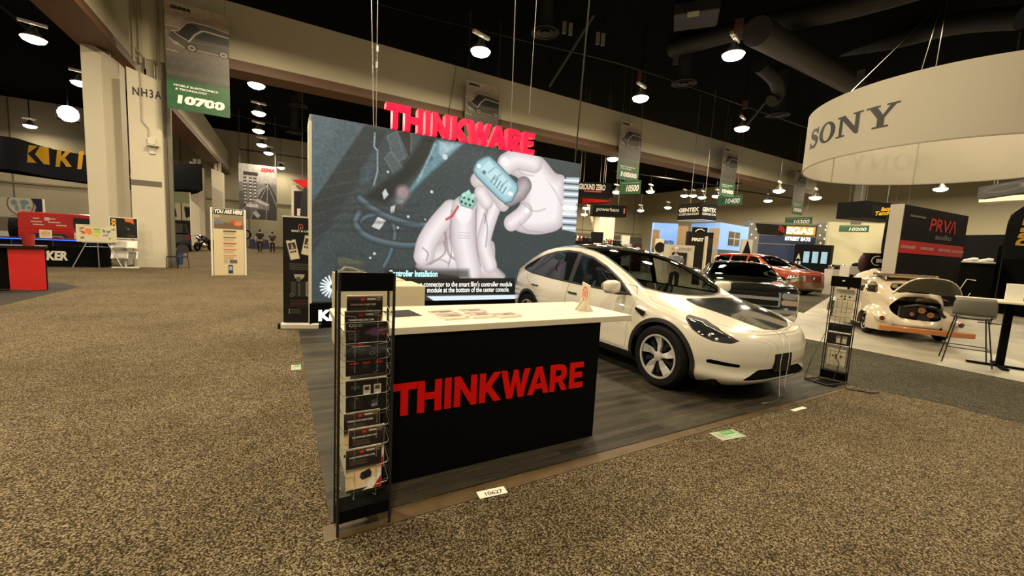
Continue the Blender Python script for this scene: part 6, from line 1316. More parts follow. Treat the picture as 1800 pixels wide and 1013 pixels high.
m = MB(); m.tube([(-.42, .25, 1.05), (-.2, .1, 1.1), (.2, .1, 1.1), (.42, .25, 1.05)], .02, 8); m.sphere((0, -.05, .92), .11, 12, 8); m.build('handlebar', CHROME, mc, True)
for s in (1, -1): m = MB(); m.box(.22*s-.1, .22*s+.1, 1.15, 1.7, .45, .8); m.build('pannier', KP, mc, bevel=.04)
t, w, h = panel('display_wall', 'white booth wall with black cut-out shapes, behind the black pickup', 'wall panel', (286, 336), (333, 338), 0, 31, 31, .1, mat('white_wall_print', (.62, .60, .54), .5))
p = Pic(60, 60, (.62, .62, .52)); p.rect(0, .0, 1, .2, (.52, .55, .42)); [p.line([(k/20, 0), (k/20, .2)], .006, (.44, .46, .35)) for k in range(21)]; p.rect(0, .2, 1, .5, (.72, .68, .58)); p.poly([(.12, .28), (.3, .24), (.46, .3), (.5, .44), (.14, .46)], (.03, .03, .03)); p.poly([(.78, .26), (1, .26), (1, .42), (.84, .46)], (.03, .03, .03)); p.rect(.66, .2, .7, .5, (.1, .09, .08)); p.rect(0, .5, 1, 1, (.03, .03, .03)); p.rect(.02, .52, .4, .6, (.55, .24, .12)); p.mesh('print', w, h, PRINTED, t, -w/2, 0, -.003)
# ---- far end of the left aisle
BSEM = None
def fary(px, py, Y): return onYl(px, py, Y)
a_, b_ = fary(419, 286, 46), fary(486, 292, 46); z0 = fary(452, 386, 46).z; sm_ = thing('big_hanging_banner', 'big black-and-white drag strip banner hanging over the far aisle', 'banner', ((a_.x+b_.x)/2, 46, z0)); w, h = b_.x-a_.x, a_.z-z0
p = Pic(90, 130, (.70, .70, .70)); p.vgrad([(0, (.80, .80, .79)), (.3, (.68, .68, .68)), (.36, (.45, .45, .45)), (1, (.25, .25, .25))]); p.poly([(.7, .33), (.80, .33), (1.1, .7), (1.1, 1.05), (.30, 1.05), (.35, .8)], (.16, .16, .16))
for x in (-.6, -.2, .25, .7, 1.2): p.line([(.76, .34), (x, 1.05)], .012, (.72, .72, .72), .8, .006)
for x in (.16, .30, .42):
    p.line([(x, .18), (x, .75)], .05, (.10, .10, .10)); [p.ell(x, .22+.06*k, .035, .018, (.8, .8, .8), .9, .01) for k in range(9)]
p.rect(.12, .14, .5, .2, (.12, .12, .12)); p.rect(.0, .5, .14, .8, (.3, .3, .3), 1, .02); p.poly([(.38, .65), (.48, .60), (.80, .70), (.78, .82), (.44, .80)], (.42, .42, .42)); p.poly([(.40, .66), (.48, .62), (.78, .70), (.74, .74)], (.68, .68, .68)); p.poly([(.24, .76), (.46, .74), (.50, .88), (.28, .90)], (.32, .32, .32)); p.poly([(.34, .88), (.42, .84), (.56, .92), (.48, .98)], (.62, .62, .62), soft=.006); p.rect(.18, .72, .5, .78, (.72, .72, .72), 1, .006)
p.noise(.25, 3, 3); p.mesh('print', w, h, PRINTED, sm_, -w/2, 0, -.01); m = MB(); m.box(-w/2, w/2, -.005, .03, 0, h); m.build('cloth', LETW, sm_); text(sm_, 'SEMA', RED, w*.26, h*.925, w*.38, h*.075, y=-.02, bold=.06, shear=.25)
m = MB(); m.cyl((-w/2+.1, 0, h), (-w/2+.1, 0, 12.6-z0), .02, n=6); m.cyl((w/2-.1, 0, h), (w/2-.1, 0, 12.6-z0), .02, n=6); m.build_each('hanging_wire', CABLE, sm_)
t, w, h = panel('flag_stand', 'cream banner stand with black and red print, left of the video wall\'s top', 'banner', (512, 325), (535, 327), 0, 30, 30, .1, mat('cream_board', (.72, .66, .52), .5))
p = Pic(30, 120, (.03, .02, .02)); p.vgrad([(0, (.03, .025, .025)), (.3, (.08, .02, .02)), (.6, (.50, .04, .05)), (1, (.5, .04, .05))]); p.rect(.35, .43, .5, .48, (.7, .68, .66)); p.mesh('print', w*.72, h*.92, PRINTED, t, -w/2+w*.2, .0, -.003); text(t, 'E', LETW, w*.12, h*.62, w*.34, h*.10, y=-.006, bold=.06)
a_ = at(513, 316, 29.5); b_ = at(546, 318, 28.5); tr_ = thing('hanging_triangle', 'red triangular hanging sign just left of the video wall', 'hanging sign', ((a_.x+b_.x)/2, (a_.y+b_.y)/2, 0), math.atan2(b_.y-a_.y, b_.x-a_.x)); w = (b_-a_).length; m = MB(); m.prism([(-w/2, a_.z), (w/2, a_.z-.05), (w/2, a_.z-.9), (w*.12, a_.z-.62)], 0, .2, 'xz'); m.build('panel', RED, tr_); m = MB(); m.cyl((0, .1, a_.z), (0, .1, 12.6), .02, n=6); m.build('hanging_wire', CABLE, tr_)
a_ = at(537, 328, 15); um = thing('closed_umbrella', 'closed black parasol standing just left of the video wall', 'parasol', (a_.x, a_.y, 0)); m = MB(); m.lathe([(0, a_.z), (.03, a_.z-.02), (.08, a_.z-.12), (.14, a_.z-.5), (.19, a_.z-1.2), (.22, a_.z-1.9), (.19, a_.z-2.1), (0, a_.z-2.1)], 16); m.build('canopy', DKCL, um, True); m = MB(); m.cyl((0, 0, .05), (0, 0, a_.z-2.0), .025, n=8); m.build('pole', DKMETAL, um); m = MB(); m.lathe([(0, 0), (.25, 0), (.25, .05), (0, .06)], 20); m.build('base', DKMETAL, um)
t, w, h = panel('white_panel', 'plain white panel standing at the far end of the aisle between two walkers', 'wall panel', (463, 404), (474, 404), 0, 46, 46, .06, mat('white_wall_print', (.62, .60, .54), .5))
t, w, h = panel('aisle_counter', 'low grey counter at the far end of the aisle', 'counter', (418, 420), (446, 421), 0, 44, 44, .8, mat('grey_counter', (.30, .28, .25), .5))
m = MB(); m.lathe([(.38, -.06), (.48, -.08), (.52, 0), (.48, .08), (.38, .06)], 20, (-.1, .3, h+.5), 'y'); m.build('display_hoop', RUBBER, t, True)
for px, lab in ((446.5, 'dark blue crate left of the bigger walker'), (466, 'dark blue crate right of the bigger walker')):
    g = ground(px, 437.5); bq = thing('crate', lab+' at the end of the aisle', 'crate', (g.x, g.y, 0)); m = MB(); m.box(-.35, .35, 0, .6, 0.002, .85); m.build('crate_body', mat('navy_plastic', (.012, .018, .045), .5), bq, bevel=.02); m = MB(); m.box(-.37, .37, -.02, .62, .80, .88); m.build('rim', mat('navy_plastic', (.012, .018, .045), .5), bq)
# ================================================================== HANGING BANNERS IN FRONT OF THE BEAM
def pic_van():
    p = Pic(90, 174, (.5, .46, .40)); p.vgrad([(0, (.66, .61, .53)), (.12, (.56, .51, .45)), (.24, (.44, .40, .36)), (.36, (.36, .33, .30)), (.60, (.22, .20, .18)), (.655, (.25, .24, .21)), (.70, (.16, .20, .15)), (.74, (.10, .30, .15)), (1, (.07, .28, .14))]); p.noise(.18, 4, 4)
    A = p.asp; S = lambda L: [(x, y*.665) for x, y in L]                # drawn in the upper two thirds
    p.poly(S([(.04, .34), (.22, .33), (.30, .22), (.42, .17), (.75, .19), (1, .22), (1, .58), (.2, .56), (.05, .5)]), (.30, .27, .24), .5, .05)
    p.poly(S([(.06, .46), (.10, .40), (.20, .36), (.30, .25), (.40, .215), (.70, .22), (1.02, .25), (1.02, .63), (.52, .62), (.28, .62), (.06, .52)]), (.235, .215, .195))
    p.poly(S([(.16, .42), (.30, .26), (.40, .23), (.54, .29), (.40, .47), (.36, .49)]), (.10, .09, .085)); p.line(S([(.10, .40), (.20, .38), (.32, .25), (.42, .215), (.72, .22), (1, .25)]), .007, (.72, .68, .62)); p.line(S([(.36, .50), (.46, .38), (.56, .31), (.62, .30), (1.0, .32)]), .010, (.70, .66, .6)); p.line(S([(.14, .41), (.24, .46), (.36, .495)]), .006, (.66, .62, .56))
    p.poly(S([(.46, .40), (.60, .315), (1, .335), (1, .43), (.46, .44)]), (.11, .10, .095), .9); p.line(S([(.40, .50), (1, .46)]), .004, (.42, .39, .35)); p.line(S([(.06, .50), (.12, .54), (.28, .60)]), .009, (.58, .54, .48)); p.line(S([(.46, .60), (.90, .605)]), .006, (.60, .56, .5)); p.line(S([(0, .335), (.22, .335)]), .006, (.66, .62, .56))
    p.line(S([(0, .67), (.18, .68)]), .006, (.66, .63, .56), .8)
    for x in (.40, .91): p.ell(x, .583*.665, .085, .036, (.09, .085, .08)); p.ell(x, .583*.665, .06, .026, (.55, .52, .47)); p.ell(x, .583*.665, .035, .014, (.2, .19, .17))
    p.ell(.16, .56*.665, .05, .014, (.55, .52, .46), .8, .02); return p
VAN = pic_van(); VAN.a = VAN.a*1.12+.06*(1-VAN.v[..., None])*np.array([1, .95, .85])
BX = [(-2.64, '10700', 5.78, 9.40), (8.70, '10600', 5.95, 9.45), (18.92, '10500', 6.0, 9.52), (29.15, '10400', 6.1, 9.6), (39.4, '10300', 5.6, 9.45)]
GREENP = mat('green_print', (.025, .105, .04), .6)
for k, (x, num, z0, z1) in enumerate(BX):
    w, h = 1.84, z1-z0
    t = thing('hanging_banner', 'hanging banner with a van picture, green foot' + {'10700': ' and number 10700, beside the near column', '10600': ', half hidden behind the big red letters', '10500': ' and number 10500, above a green cross sign', '10400': ' and number 10400, second from the white ring', '10300': ' and number 10300, beside the white ring sign'}[num], 'banner', (x, 19.2, z0), 0, 'van banners along the beam')
    m = MB(); m.box(-w/2, w/2, 0, .02, 0, h); m.build('cloth', mat('grey_banner_back', (.3, .28, .24), .7), t); VAN.mesh('print', w, h, PRINTED, t, -w/2, 0, -.003)
    text(t, num, LETW, .06, h*.10, w*.76, h*.085, y=-.02, bold=.06, shear=.08); text(t, 'MOBILE ELECTRONICS', LETW, -.08, h*.232, w*.70, h*.020, y=-.02, bold=.03); text(t, '& TECHNOLOGY', LETW, -.22, h*.197, w*.50, h*.020, y=-.02, bold=.03); text(t, 'SEMA', LETK, -w*.26, h*.955, w*.32, h*.03, y=-.02, bold=.05, shear=.25)
    m = MB(); m.cyl((-w/2+.1, 0, h), (-w/2+.1, 0, 12.6-z0), .008, n=5); m.cyl((w/2-.1, 0, h), (w/2-.1, 0, 12.6-z0), .008, n=5); m.build_each('hanging_wire', CABLE, t)
for px, py0, py1, wpx, d, num, ry, lab in ((1106, 318, 341, 36.3, 24.7, '10500', .9, 'small green cross sign numbered 10500 under its banner'), (1281, 343, 361, 38, 31.5, '10400', .9, 'small green cross sign numbered 10400 under its banner'), (1402, 382, 396, 39, 37.0, '10300', .5, 'small green cross sign numbered 10300 under its banner, before the food stand'), (1500, 396.5, 408, 38, 31, '10200', 0, 'small green cross sign numbered 10200 before the pale wall'), (1578, 394, 407, 26, 33, '10100', 0, 'small green cross sign half hidden behind the black and red tower')):
    d += .6 if px == 1281 else 0; a_, b_ = at(px, py0, d), at(px, py1, d); hz = a_.z-b_.z; w = wpx*d/FPX; r0 = facing(px, py0, d); t = thing('cross_sign', lab, 'sign', (b_.x, b_.y, b_.z), r0-.35 if ry else r0, 'green cross signs under the banners')
    m = MB(); m.box(-w/2*1.06, w/2*1.06, 0, .04, 0, hz); m.build('board', GREENP, t); text(t, num, LETW, w*.14, hz*.42, w*.62, hz*.5, y=-.012, bold=.03, shear=.15)
    m = MB(); m.box(-w*.45, w*.45, -.012, -.008, hz*.80, hz*.84); m.build('thin_print', mat('pale_green', (.3, .42, .3), .6), t); m = MB(); m.cyl((-w*.3, .02, hz), (-w*.3, .02, 12.6-b_.z), .008, n=5); m.cyl((w*.3, .02, hz), (w*.3, .02, 12.6-b_.z), .008, n=5); m.build_each('hanging_wire', CABLE, t)
# more narrow banners seen past the ring
for px, y0, y1, d, lab in ((1504, 345, 395, 31, 'narrow grey hanging banner below the white ring, before the pale wall'),):
    a_, b_ = at(px, y0-30, d), at(px, y1, d); t = thing('hanging_banner', lab, 'banner', (b_.x, b_.y, b_.z), facing(px, y0, d)); m = MB(); m.box(-.32, .32, 0, .02, 0, a_.z-b_.z); m.build('cloth', mat('grey_banner_cloth', (.13, .12, .095), .7, var=.3, vscale=2), t); text(t, '10200', LETW, 0, .95, .5, .25, y=-.004, bold=.03); m = MB(); m.cyl((0, 0, a_.z-b_.z), (0, 0, 12.6-b_.z), .01, n=5); m.build('hanging_wire', CABLE, t)
# ================================================================== WHITE HANGING RING
RC, RR, RZ0, RZ1 = (13.97, 3.56), 2.90, 4.0, 5.43
rg_ = thing('hanging_ring', 'huge white fabric ring sign with black serif letters, upper right', 'hanging sign', (RC[0], RC[1], RZ0))
RINGM = bpy.data.materials.new('white_stretch_fabric'); RINGM.use_nodes = True; nt = RINGM.node_tree; b_ = nt.nodes['Principled BSDF']; b_.inputs['Base Color'].default_value = (.60, .56, .47, 1); b_.inputs['Roughness'].default_value = .9
tr = nt.nodes.new('ShaderNodeBsdfTranslucent'); tr.inputs[0].default_value = (.56, .53, .46, 1); mx = nt.nodes.new('ShaderNodeMixShader'); mx.inputs[0].default_value = .42; nt.links.new(b_.outputs[0], mx.inputs[1]); nt.links.new(tr.outputs[0], mx.inputs[2]); nt.links.new(mx.outputs[0], nt.nodes['Material Output'].inputs[0])
m = MB(); m.lathe([(RR, 0), (RR+.012, .0), (RR+.012, RZ1-RZ0), (RR, RZ1-RZ0), (RR, 0)], 128); m.build('fabric_band', RINGM, rg_, True)
m = MB(); m.lathe([(RR-.01, -.012), (RR+.02, -.012), (RR+.02, .012), (RR-.01, .012), (RR-.01, -.012)], 128); m.build('lower_rim', mat('grey_rim', (.30, .27, .22), .5), rg_, True)
for k in range(8): a_ = 2*PI*k/8+.5; m = MB(); m.cyl(((RR-.02)*math.cos(a_), (RR-.02)*math.sin(a_), 0), ((RR-.02)*math.cos(a_), (RR-.02)*math.sin(a_), RZ1-RZ0), .008, n=6); m.build('seam', mat('grey_rim', (.30, .27, .22), .5), rg_)
def serif(ch):
    s = .06; t = .075; T = .24
    if ch == 'O':
        o = [(.5+.52*math.cos(a), .5+.52*math.sin(a)) for a in np.linspace(0, 2*PI, 40, False)]; i = [(.5+.27*math.cos(a), .5+.43*math.sin(a)) for a in np.linspace(0, 2*PI, 40, False)]; return 1.02, [(o, [i])]
    if ch == 'N': return 1.18, [([(0, 1), (.36, 1), (.86, .36), (.86, .93), (.74, .93), (.74, 1), (1.16, 1), (1.16, .93), (1.03, .93), (1.03, 0), (.90, 0), (.28, .78), (.28, .07), (.42, .07), (.42, 0), (0, 0), (0, .07), (.13, .07), (.13, .93), (0, .93)], [])]
    if ch == 'Y': return 1.12, [([(0, 1), (.50, 1), (.50, .93), (.40, .93), (.62, .55), (.84, .93), (.72, .93), (.72, 1), (1.14, 1), (1.14, .93), (1.02, .93), (.68, .42), (.68, .07), (.84, .07), (.84, 0), (.28, 0), (.28, .07), (.44, .07), (.44, .42), (.12, .93), (0, .93)], [])]
    if ch == 'S':
        c = spline2([(.72, .74), (.60, .90), (.40, .945), (.20, .88), (.16, .72), (.30, .60), (.52, .50), (.68, .38), (.66, .18), (.46, .055), (.24, .08), (.10, .26)], False, 5); n = len(c); L, Rr_ = [], []
        for i in range(n):
            a, b = c[max(0, i-1)], c[min(n-1, i+1)]; tx, ty = b[0]-a[0], b[1]-a[1]; l = math.hypot(tx, ty); q = i/(n-1); wd = .05+.075*math.exp(-((q-.5)/.2)**2)+.015*math.sin(PI*q); L.append((c[i][0]-ty/l*wd, c[i][1]+tx/l*wd)); Rr_.append((c[i][0]+ty/l*wd, c[i][1]-tx/l*wd))
        return .84, [(L+Rr_[::-1], []), ([(.70, .68), (.78, .68), (.78, 1.0), (.70, 1.0)], []), ([(.03, 0), (.11, 0), (.12, .32), (.04, .32)], [])]
def ring_letters():
    import bmesh
    # the word runs along the outside of the ring; angle from photo: S at px 1428, Y ends at px 1580
    def ang(px, near=True):
        A_ = [a for a in np.linspace(0, 2*PI, 2400) if (math.cos(a)*(-RC[0])+math.sin(a)*(-RC[1]) > RR) == near]
        return min(A_, key=lambda a: abs(proj(RC[0]+RR*math.cos(a), RC[1]+RR*math.sin(a), 4.75)[0]-px))
    def proj(x, y, z):
        v = np.array([x, y, z-CAM_H]); wz = v@CF; return 900+FPX*(v@CR)/wz, 506.5-FPX*(v@CU)/wz
    word = [serif(c) for c in 'SONY']; tot = sum(w for w, _ in word)+.10*3
    zb, hh = .44, .47
    for (a0, a1), (w, polys), x in [(ar, word[i], sum(q[0] for q in word[:i])+.10*i) for ar in ((ang(1427), ang(1581)), (ang(1642, False), ang(1494, False))) for i in range(4)]:
        m = MB()
        for P_, H_ in polys: m.prism(P_, 0, .004, 'xz', H_)
        bm = bmesh.new(); vv = [bm.verts.new(v) for v in m.v]
        for f in m.f:
            try: bm.faces.new([vv[i] for i in f])
            except ValueError: pass
        bmesh.ops.subdivide_edges(bm, edges=[e for e in bm.edges if e.calc_length() > .2], cuts=3); bmesh.ops.triangulate(bm, faces=bm.faces)
        for v in bm.verts:
            a = a0+(a1-a0)*(x+v.co.x)/tot; r = RR+.016+v.co.y; v.co = (r*math.cos(a), r*math.sin(a), zb+hh*v.co.z)
        bmesh.ops.recalc_face_normals(bm, faces=bm.faces); me = bpy.data.meshes.new('letter'); bm.to_mesh(me); bm.free(); link('letter', me, LETK, rg_)
ring_letters()
def W3(px, py, d): v = at(px, py, d); return v
top_ = [(13.2, 1.2), (12.0, 5.5), (14.5, 6.2)]
for k, (px, py, px2, py2) in enumerate(((1497, 161, 1600, 60), (1622, 126, 1648, 30), (1647, 121, 1662, 20))):
    best = min(np.linspace(0, 2*PI, 720), key=lambda a: sum((u-v)**2 for u, v in zip((lambda v: (900+FPX*(v@CR)/(v@CF), 506.5-FPX*(v@CU)/(v@CF)))(np.array([RC[0]+RR*math.cos(a), RC[1]+RR*math.sin(a), RZ1-CAM_H])), (px, py))))
    P0 = Vector((RR*math.cos(best), RR*math.sin(best), RZ1-RZ0)); q = at(px2, py2, 14); dirv = (q-o3); P1 = o3+dirv*(10.6/dirv.z)*.86 if False else q
    dv = (P1-Vector((RC[0], RC[1], RZ0)))-P0; m = MB(); m.tube([P0, P0+dv*2.4], .008, 5); m.build('hanging_wire', CABLE, rg_)
# ================================================================== FAR HANGING SIGNS
def hang_box(name, lab, l, r, yb, dl, dr, th, m, cat='hanging sign'):
    t, w, h = panel(name, lab, cat, l, r, yb, dl, dr, th, m, None, False); z = t.location.z
    k = MB(); k.cyl((-w*.3, th/2, h), (-w*.3, th/2, 12.6-z), .015, n=5); k.cyl((w*.3, th/2, h), (w*.3, th/2, 12.6-z), .015, n=5); k.build_each('hanging_wire', CABLE, t); return t, w, h
DKB = mat('black_sign_cloth', (.006, .006, .007), .6, spec=.12)
t, w, h = hang_box('hanging_sign', 'black hanging sign with chunky pale lettering, beside the video wall\'s right edge', (1008, 316), (1078, 325), 345, 27, 27, 1.2, DKB)
text(t, 'GROUND ZERO', LETW, -w*.02, h*.66, w*.66, h*.42, y=-.01, bold=.04); m = MB(); m.box(-w*.22, w*.22, -.02, -.005, h*.30, h*.40); m.build('red_line', RED, t)
t, w, h = hang_box('hanging_sign', 'red wedge-shaped hanging sign under the chunky pale lettering', (1012, 346), (1075, 351), 359, 29, 29, .3, mat('dark_red_back', (.06, .005, .005), .6)); m = MB(); m.prism([(-w*.32, 0), (w*.5, h*.62), (-w*.32, h)], -.03, -.005, 'xz'); m.build('red_wedge', RED, t)
t, w, h = hang_box('hanging_sign', 'black hanging sign with thin white lettering below the red wedge', (1043, 358), (1102, 363), 380, 31.5, 31.5, 1.2, DKB); text(t, 'powerbass', LETW, -w*.06, h*.55, w*.66, h*.42, y=-.01, bold=.0); m = MB(); m.box(w*.41, w*.45, -.02, -.005, h*.3, h*.75); m.build('red_mark', mat('pink_mark', (.6, .15, .15), .5), t)
a_ = at(1234, 356, 27); t = thing('hanging_cube', 'black hanging cube sign lettered on two faces with white underside', 'hanging sign', (a_.x, a_.y, at(1234, 386, 27).z), facing(1234, 370, 27)-.72); h = a_.z-t.location.z; w = 2.0
m = MB(); m.box(-w, 0, 0, 1.5, .02, h); m.build('cube', DKB, t); m = MB(); m.box(-w, 0, 0, 1.5, 0, .02); m.build('underside', mat('white_underside', (.75, .72, .65), .6), t)
text(t, 'GENTEX', LETW, -w*.52, h*.62, w*.86, h*.26, y=-.012, bold=.05); text(t, 'CORPORATION', LETW, -w*.52, h*.36, w*.86, h*.14, y=-.012, bold=.02)
for s_, z_, w_, h_ in (('GENTEX', .62, .86, .26), ('CORPORATION', .36, .86, .14)):
    o = text(t, s_, LETW, 0, 0, 1.5*w_, h*h_, y=0, bold=.04 if s_ == 'GENTEX' else .02); o.location = (.012, .75, h*z_); o.rotation_euler = (0, 0, PI/2)
for x in (-1.6, -.4): m = MB(); m.cyl((x, .7, h), (x, .7, 12.6-t.location.z), .015, n=5); m.build('hanging_wire', CABLE, t)
t, w, h = hang_box('hanging_sign', 'black hanging sign with yellow script lettering above the black feather flag', (1522, 353), (1600, 361), 386, 24, 25, 1.6, DKB); text(t, 'Battery', YEL, w*.02, h*.62, w*.36, h*.3, y=-.03, bold=.03, shear=.3, rot=.12); text(t, 'Tender', YEL, -w*.06, h*.38, w*.42, h*.26, y=-.03, bold=.03, shear=.3, rot=.12); p = Pic(30, 14, (.012, .012, .012)); p.ell(.5, .5, .46, .42, (.03, .10, .06)); p.ell(.5, .5, .42, .34, (.012, .012, .012)); p.mesh('oval_print', w*.6, h*.6, PRINTED, t, -w*.34, h*.18, -.008)
t, w, h = hang_box('hanging_sign', 'dark red and black round-patterned hanging sign at the right edge under the ring', (1722, 322), (1830, 318), 343, 20, 17, .3, mat('dark_maroon', (.03, .008, .010), .5)); p = Pic(40, 16, (.05, .03, .03)); p.ell(.45, .4, .36, .3, (.42, .36, .32)); p.ell(.45, .4, .32, .22, (.06, .03, .03)); p.ell(.9, .4, .2, .25, (.4, .34, .3)); p.mesh('print', w, h, PRINTED, t, -w/2, 0, -.004)
t, w, h = hang_box('hanging_light_box', 'cream wedge light box hanging at the right edge below the maroon sign', (1722, 344), (1830, 344), 353, 22.5, 20.5, 1.0, mat('lit_cream', (.72, .66, .5), .6, emit=.12))
# ================================================================== FAR BOOTHS ON THE RIGHT
WOOD = mat('light_slat_wood', (.46, .27, .10), .5, var=.3, vscale=7); LTBLUE = mat('pale_blue_lit_wall', (.22, .40, .78), .5, emit=.62)
t, w, h = panel('lit_booth_wall', 'pale blue lit booth wall with dark lettering and a wooden left part', 'wall panel', (1150, 393), (1192.5, 392), 0, 32, 32, .4, LTBLUE)
m = MB(); m.box(-w/2-.05, -w*.26, -.05, 0, .005, h*.86); m.build('wood_slats', WOOD, t); m = MB(); m.box(-w*.52, -w*.02, -.06, -.05, 1.6, 1.95); m.build('grey_shelf', mat('grey_shelf', (.2, .2, .2), .5), t); text(t, 'GENTEX', mat('navy_letter', (.01, .03, .08), .5), w*.14, h*.62, w*.52, h*.075, y=-.01, bold=.04); text(t, 'CORPORATION', mat('navy_letter', (.01, .03, .08), .5), w*.14, h*.55, w*.52, h*.04, y=-.01, bold=.01)
panel('wood_box', 'wooden slat box between the two pale blue booth parts', 'wall panel', (1193, 397), (1210.5, 398), 0, 33, 33, .5, WOOD)
a_, b_, c_ = at(1216, 392, 29), at(1267, 391, 26.5), at(1317, 399, 29.5); t = thing('lit_booth_house', 'pale blue lit booth house with a small window and wooden corner', 'booth', (b_.x, b_.y, 0), math.atan2(c_.y-b_.y, c_.x-b_.x)); w = (c_-b_).xy.length; h = b_.z; q0 = math.atan2(a_.y-b_.y, a_.x-b_.x)-t.rotation_euler.z; w2 = (a_-b_).xy.length
m = MB(); m.prism([(0, 0), (w, 0), (w+w2*math.cos(q0), w2*math.sin(q0)), (w2*math.cos(q0), w2*math.sin(q0))], 2.02, h, 'xy'); m.build('house', LTBLUE, t); m = MB(); m.box(w*.30, w*.68, -.03, 0, h*.62, h*.87); m.build('window', DARKGL, t, 0)
m = MB(); [m.box(w*x0, w*x1, -.04, -.03, h*z0, h*z1) for x0, x1, z0, z1 in ((.48, .50, .62, .87), (.30, .68, .74, .755))]; m.build('window_bar', mat('pale_bar', (.55, .6, .68), .5), t)
m = MB(); m.box(-.02, w, -.06, .0, 1.5, 2.02); m.build('grey_base', mat('slate_base', (.10, .11, .13), .6), t); m = MB(); m.box(0, w, 0, .3, .005, 1.5); m.build('wood_base', WOOD, t); m = MB(); m.box(0, w2*.34, -.04, .0, 2.05, h*.9); o = m.build('wood_corner', mat('pale_slat_wood', (.52, .40, .27), .5, var=.2, vscale=8), t); o.rotation_euler = (0, 0, q0+PI); o.location = (w2*.34*math.cos(q0), w2*.34*math.sin(q0), 0)
t, w, h = panel('dark_booth_wall', 'dark brown booth wall with white lettering, left of the orange-red estate', 'wall panel', (1211, 408), (1255, 408), 0, 21, 21, .3, mat('dark_brown_wall', (.014, .010, .008), .6, spec=.15)); text(t, 'FIRST', LETW, -w*.12, h*.855, w*.48, h*.065, y=-.01, bold=.05); p = Pic(24, 60, (.10, .085, .08)); p.lines(.1, .9, .05, .4, 6, (.4, .36, .33), .6); m = MB(); m.box(w*.16, w*.20, -.25, 0, 0.005, h*.92); m.build('cream_fin', mat('cream_board', (.72, .66, .52), .5), t); p.mesh('small_print', w*.24, h*.5, PRINTED, t, w*.24, h*.4, -.004)
t, w, h = panel('dark_booth_sign', 'small black sign with a white car outline above the dark brown wall', 'sign', (1219, 400), (1244, 400), 411, 24, 24, .2, DKB, floor=False); m = MB(); m.tube([(-w*.35, -.02, h*.3), (-w*.2, -.02, h*.6), (w*.05, -.02, h*.75), (w*.3, -.02, h*.45)], .03, 6); m.build('outline_mark', LETW, t)
m = MB(); m.cyl((0, .1, -t.location.z), (0, .1, .05), .05, n=8); m.build('post', DKMETAL, t)
t, w, h = panel('screen_kiosk', 'cream kiosk with a black screen behind the white car\'s windscreen', 'kiosk', (1176, 431), (1221.5, 431), 0, 16.5, 16.5, .5, mat('cream_kiosk', (.62, .56, .43), .5)); text(t, 'INNOVATION FIRST', mat('grey_letter', (.32, .29, .24), .5), 0, h*.915, w*.78, h*.055, y=-.01, bold=.03); m = MB(); m.box(-w*.36, w*.22, -.05, 0, h*.58, h*.84); m.build('screen', DARKGL, t); m = MB(); m.box(-w*.1, w*.56, -.5, 0, h*.50, h*.54); m.build('shelf', mat('dark_shelf', (.05, .035, .03), .5), t)
for px0, px1, y0, d, colm, lab in ((1154, 1168, 420, 22, mat('cream_board', (.72, .66, .52), .5), 'cream stand with a dark oval on it, left of the screen kiosk'), (1305, 1324, 421, 26.5, mat('pale_board', (.55, .53, .47), .5), 'pale board with a black diamond, at the wooden corner of the blue house')):
    t, w, h = panel('display_stand', lab, 'stand', (px0, y0), (px1, y0), 0, d, d, .2, colm); m = MB()
    if px0 < 1200: m.lathe([(0, -.03), (.28, -.03), (.28, 0)], 20, (0, -.02, h*.80), 'y'); m.build('dark_oval', mat('dark_brown_wall', (.014, .010, .008), .6, spec=.15), t)
    else: m.prism([(-w*.5, h*.55), (0, h*.98), (w*.45, h*.62), (-.05, h*.3)], -.03, 0, 'xz'); m.build('black_diamond', DKB, t)
t, w, h = panel('black_tower', 'black tower with a white line of print at the foot of the back wall', 'display', (1042, 408), (1061, 408), 0, 38, 38, .8, DKB); text(t, 'COMPONENTS', LETW, 0, h*.62, w*.7, h*.05, y=-.01, bold=.04) if False else None; m = MB(); m.box(-w*.35, w*.35, -.02, 0, h*.63, h*.68); m.build('print_line', LETW, t)
for px0, px1, y0, d, lab, nm, colm in ((1094, 1108, 414, 40, 'pale stand with framed pictures beside the left freight door', 'display_stand', mat('pale_board', (.55, .53, .47), .5)), (1107, 1115, 429, 34, 'small white stand between pale stand and the dark oval sign', 'display_stand', mat('white_wall_print', (.62, .60, .54), .5)), (1114, 1129, 429, 33, 'dark red stand with a pale oval on it', 'display_stand', mat('dark_red_back', (.06, .005, .005), .6)), (1012, 1040, 424, 36, 'low dark display counter right of the video wall', 'display_counter', DKB), (1062, 1094, 429, 36, 'low dark display counter in front of the freight doors', 'display_counter', DKB)):
    t, w, h = panel(nm, lab, 'display', (px0, y0), (px1, y0), 0, d, d, .5, colm)
    if 'oval' in lab and 'pale oval' in lab: m = MB(); m.sphere((0, -.02, h*.75), (w*.4, .02, h*.14), 16, 8); m.build('pale_oval', mat('cream_board', (.72, .66, .52), .5), t)
    elif 'framed' in lab: m = MB(); m.box(-w*.3, w*.25, -.02, 0, h*.55, h*.72); m.box(-w*.3, w*.25, -.02, 0, h*.3, h*.48); m.build_each('picture_frame', mat('grey_shelf', (.2, .2, .2), .5), t)
    elif 'counter' in nm:
        for k in range(4): m = MB(); m.lathe([(0, 0), (.16, 0), (.2, .3), (.12, .42), (0, .42)], 12, (-w*.4+k*w*.25, .25, h)); m.build('display_item', (CHROME, TAILRED, DKMETAL, TRIMB)[k], t, True)
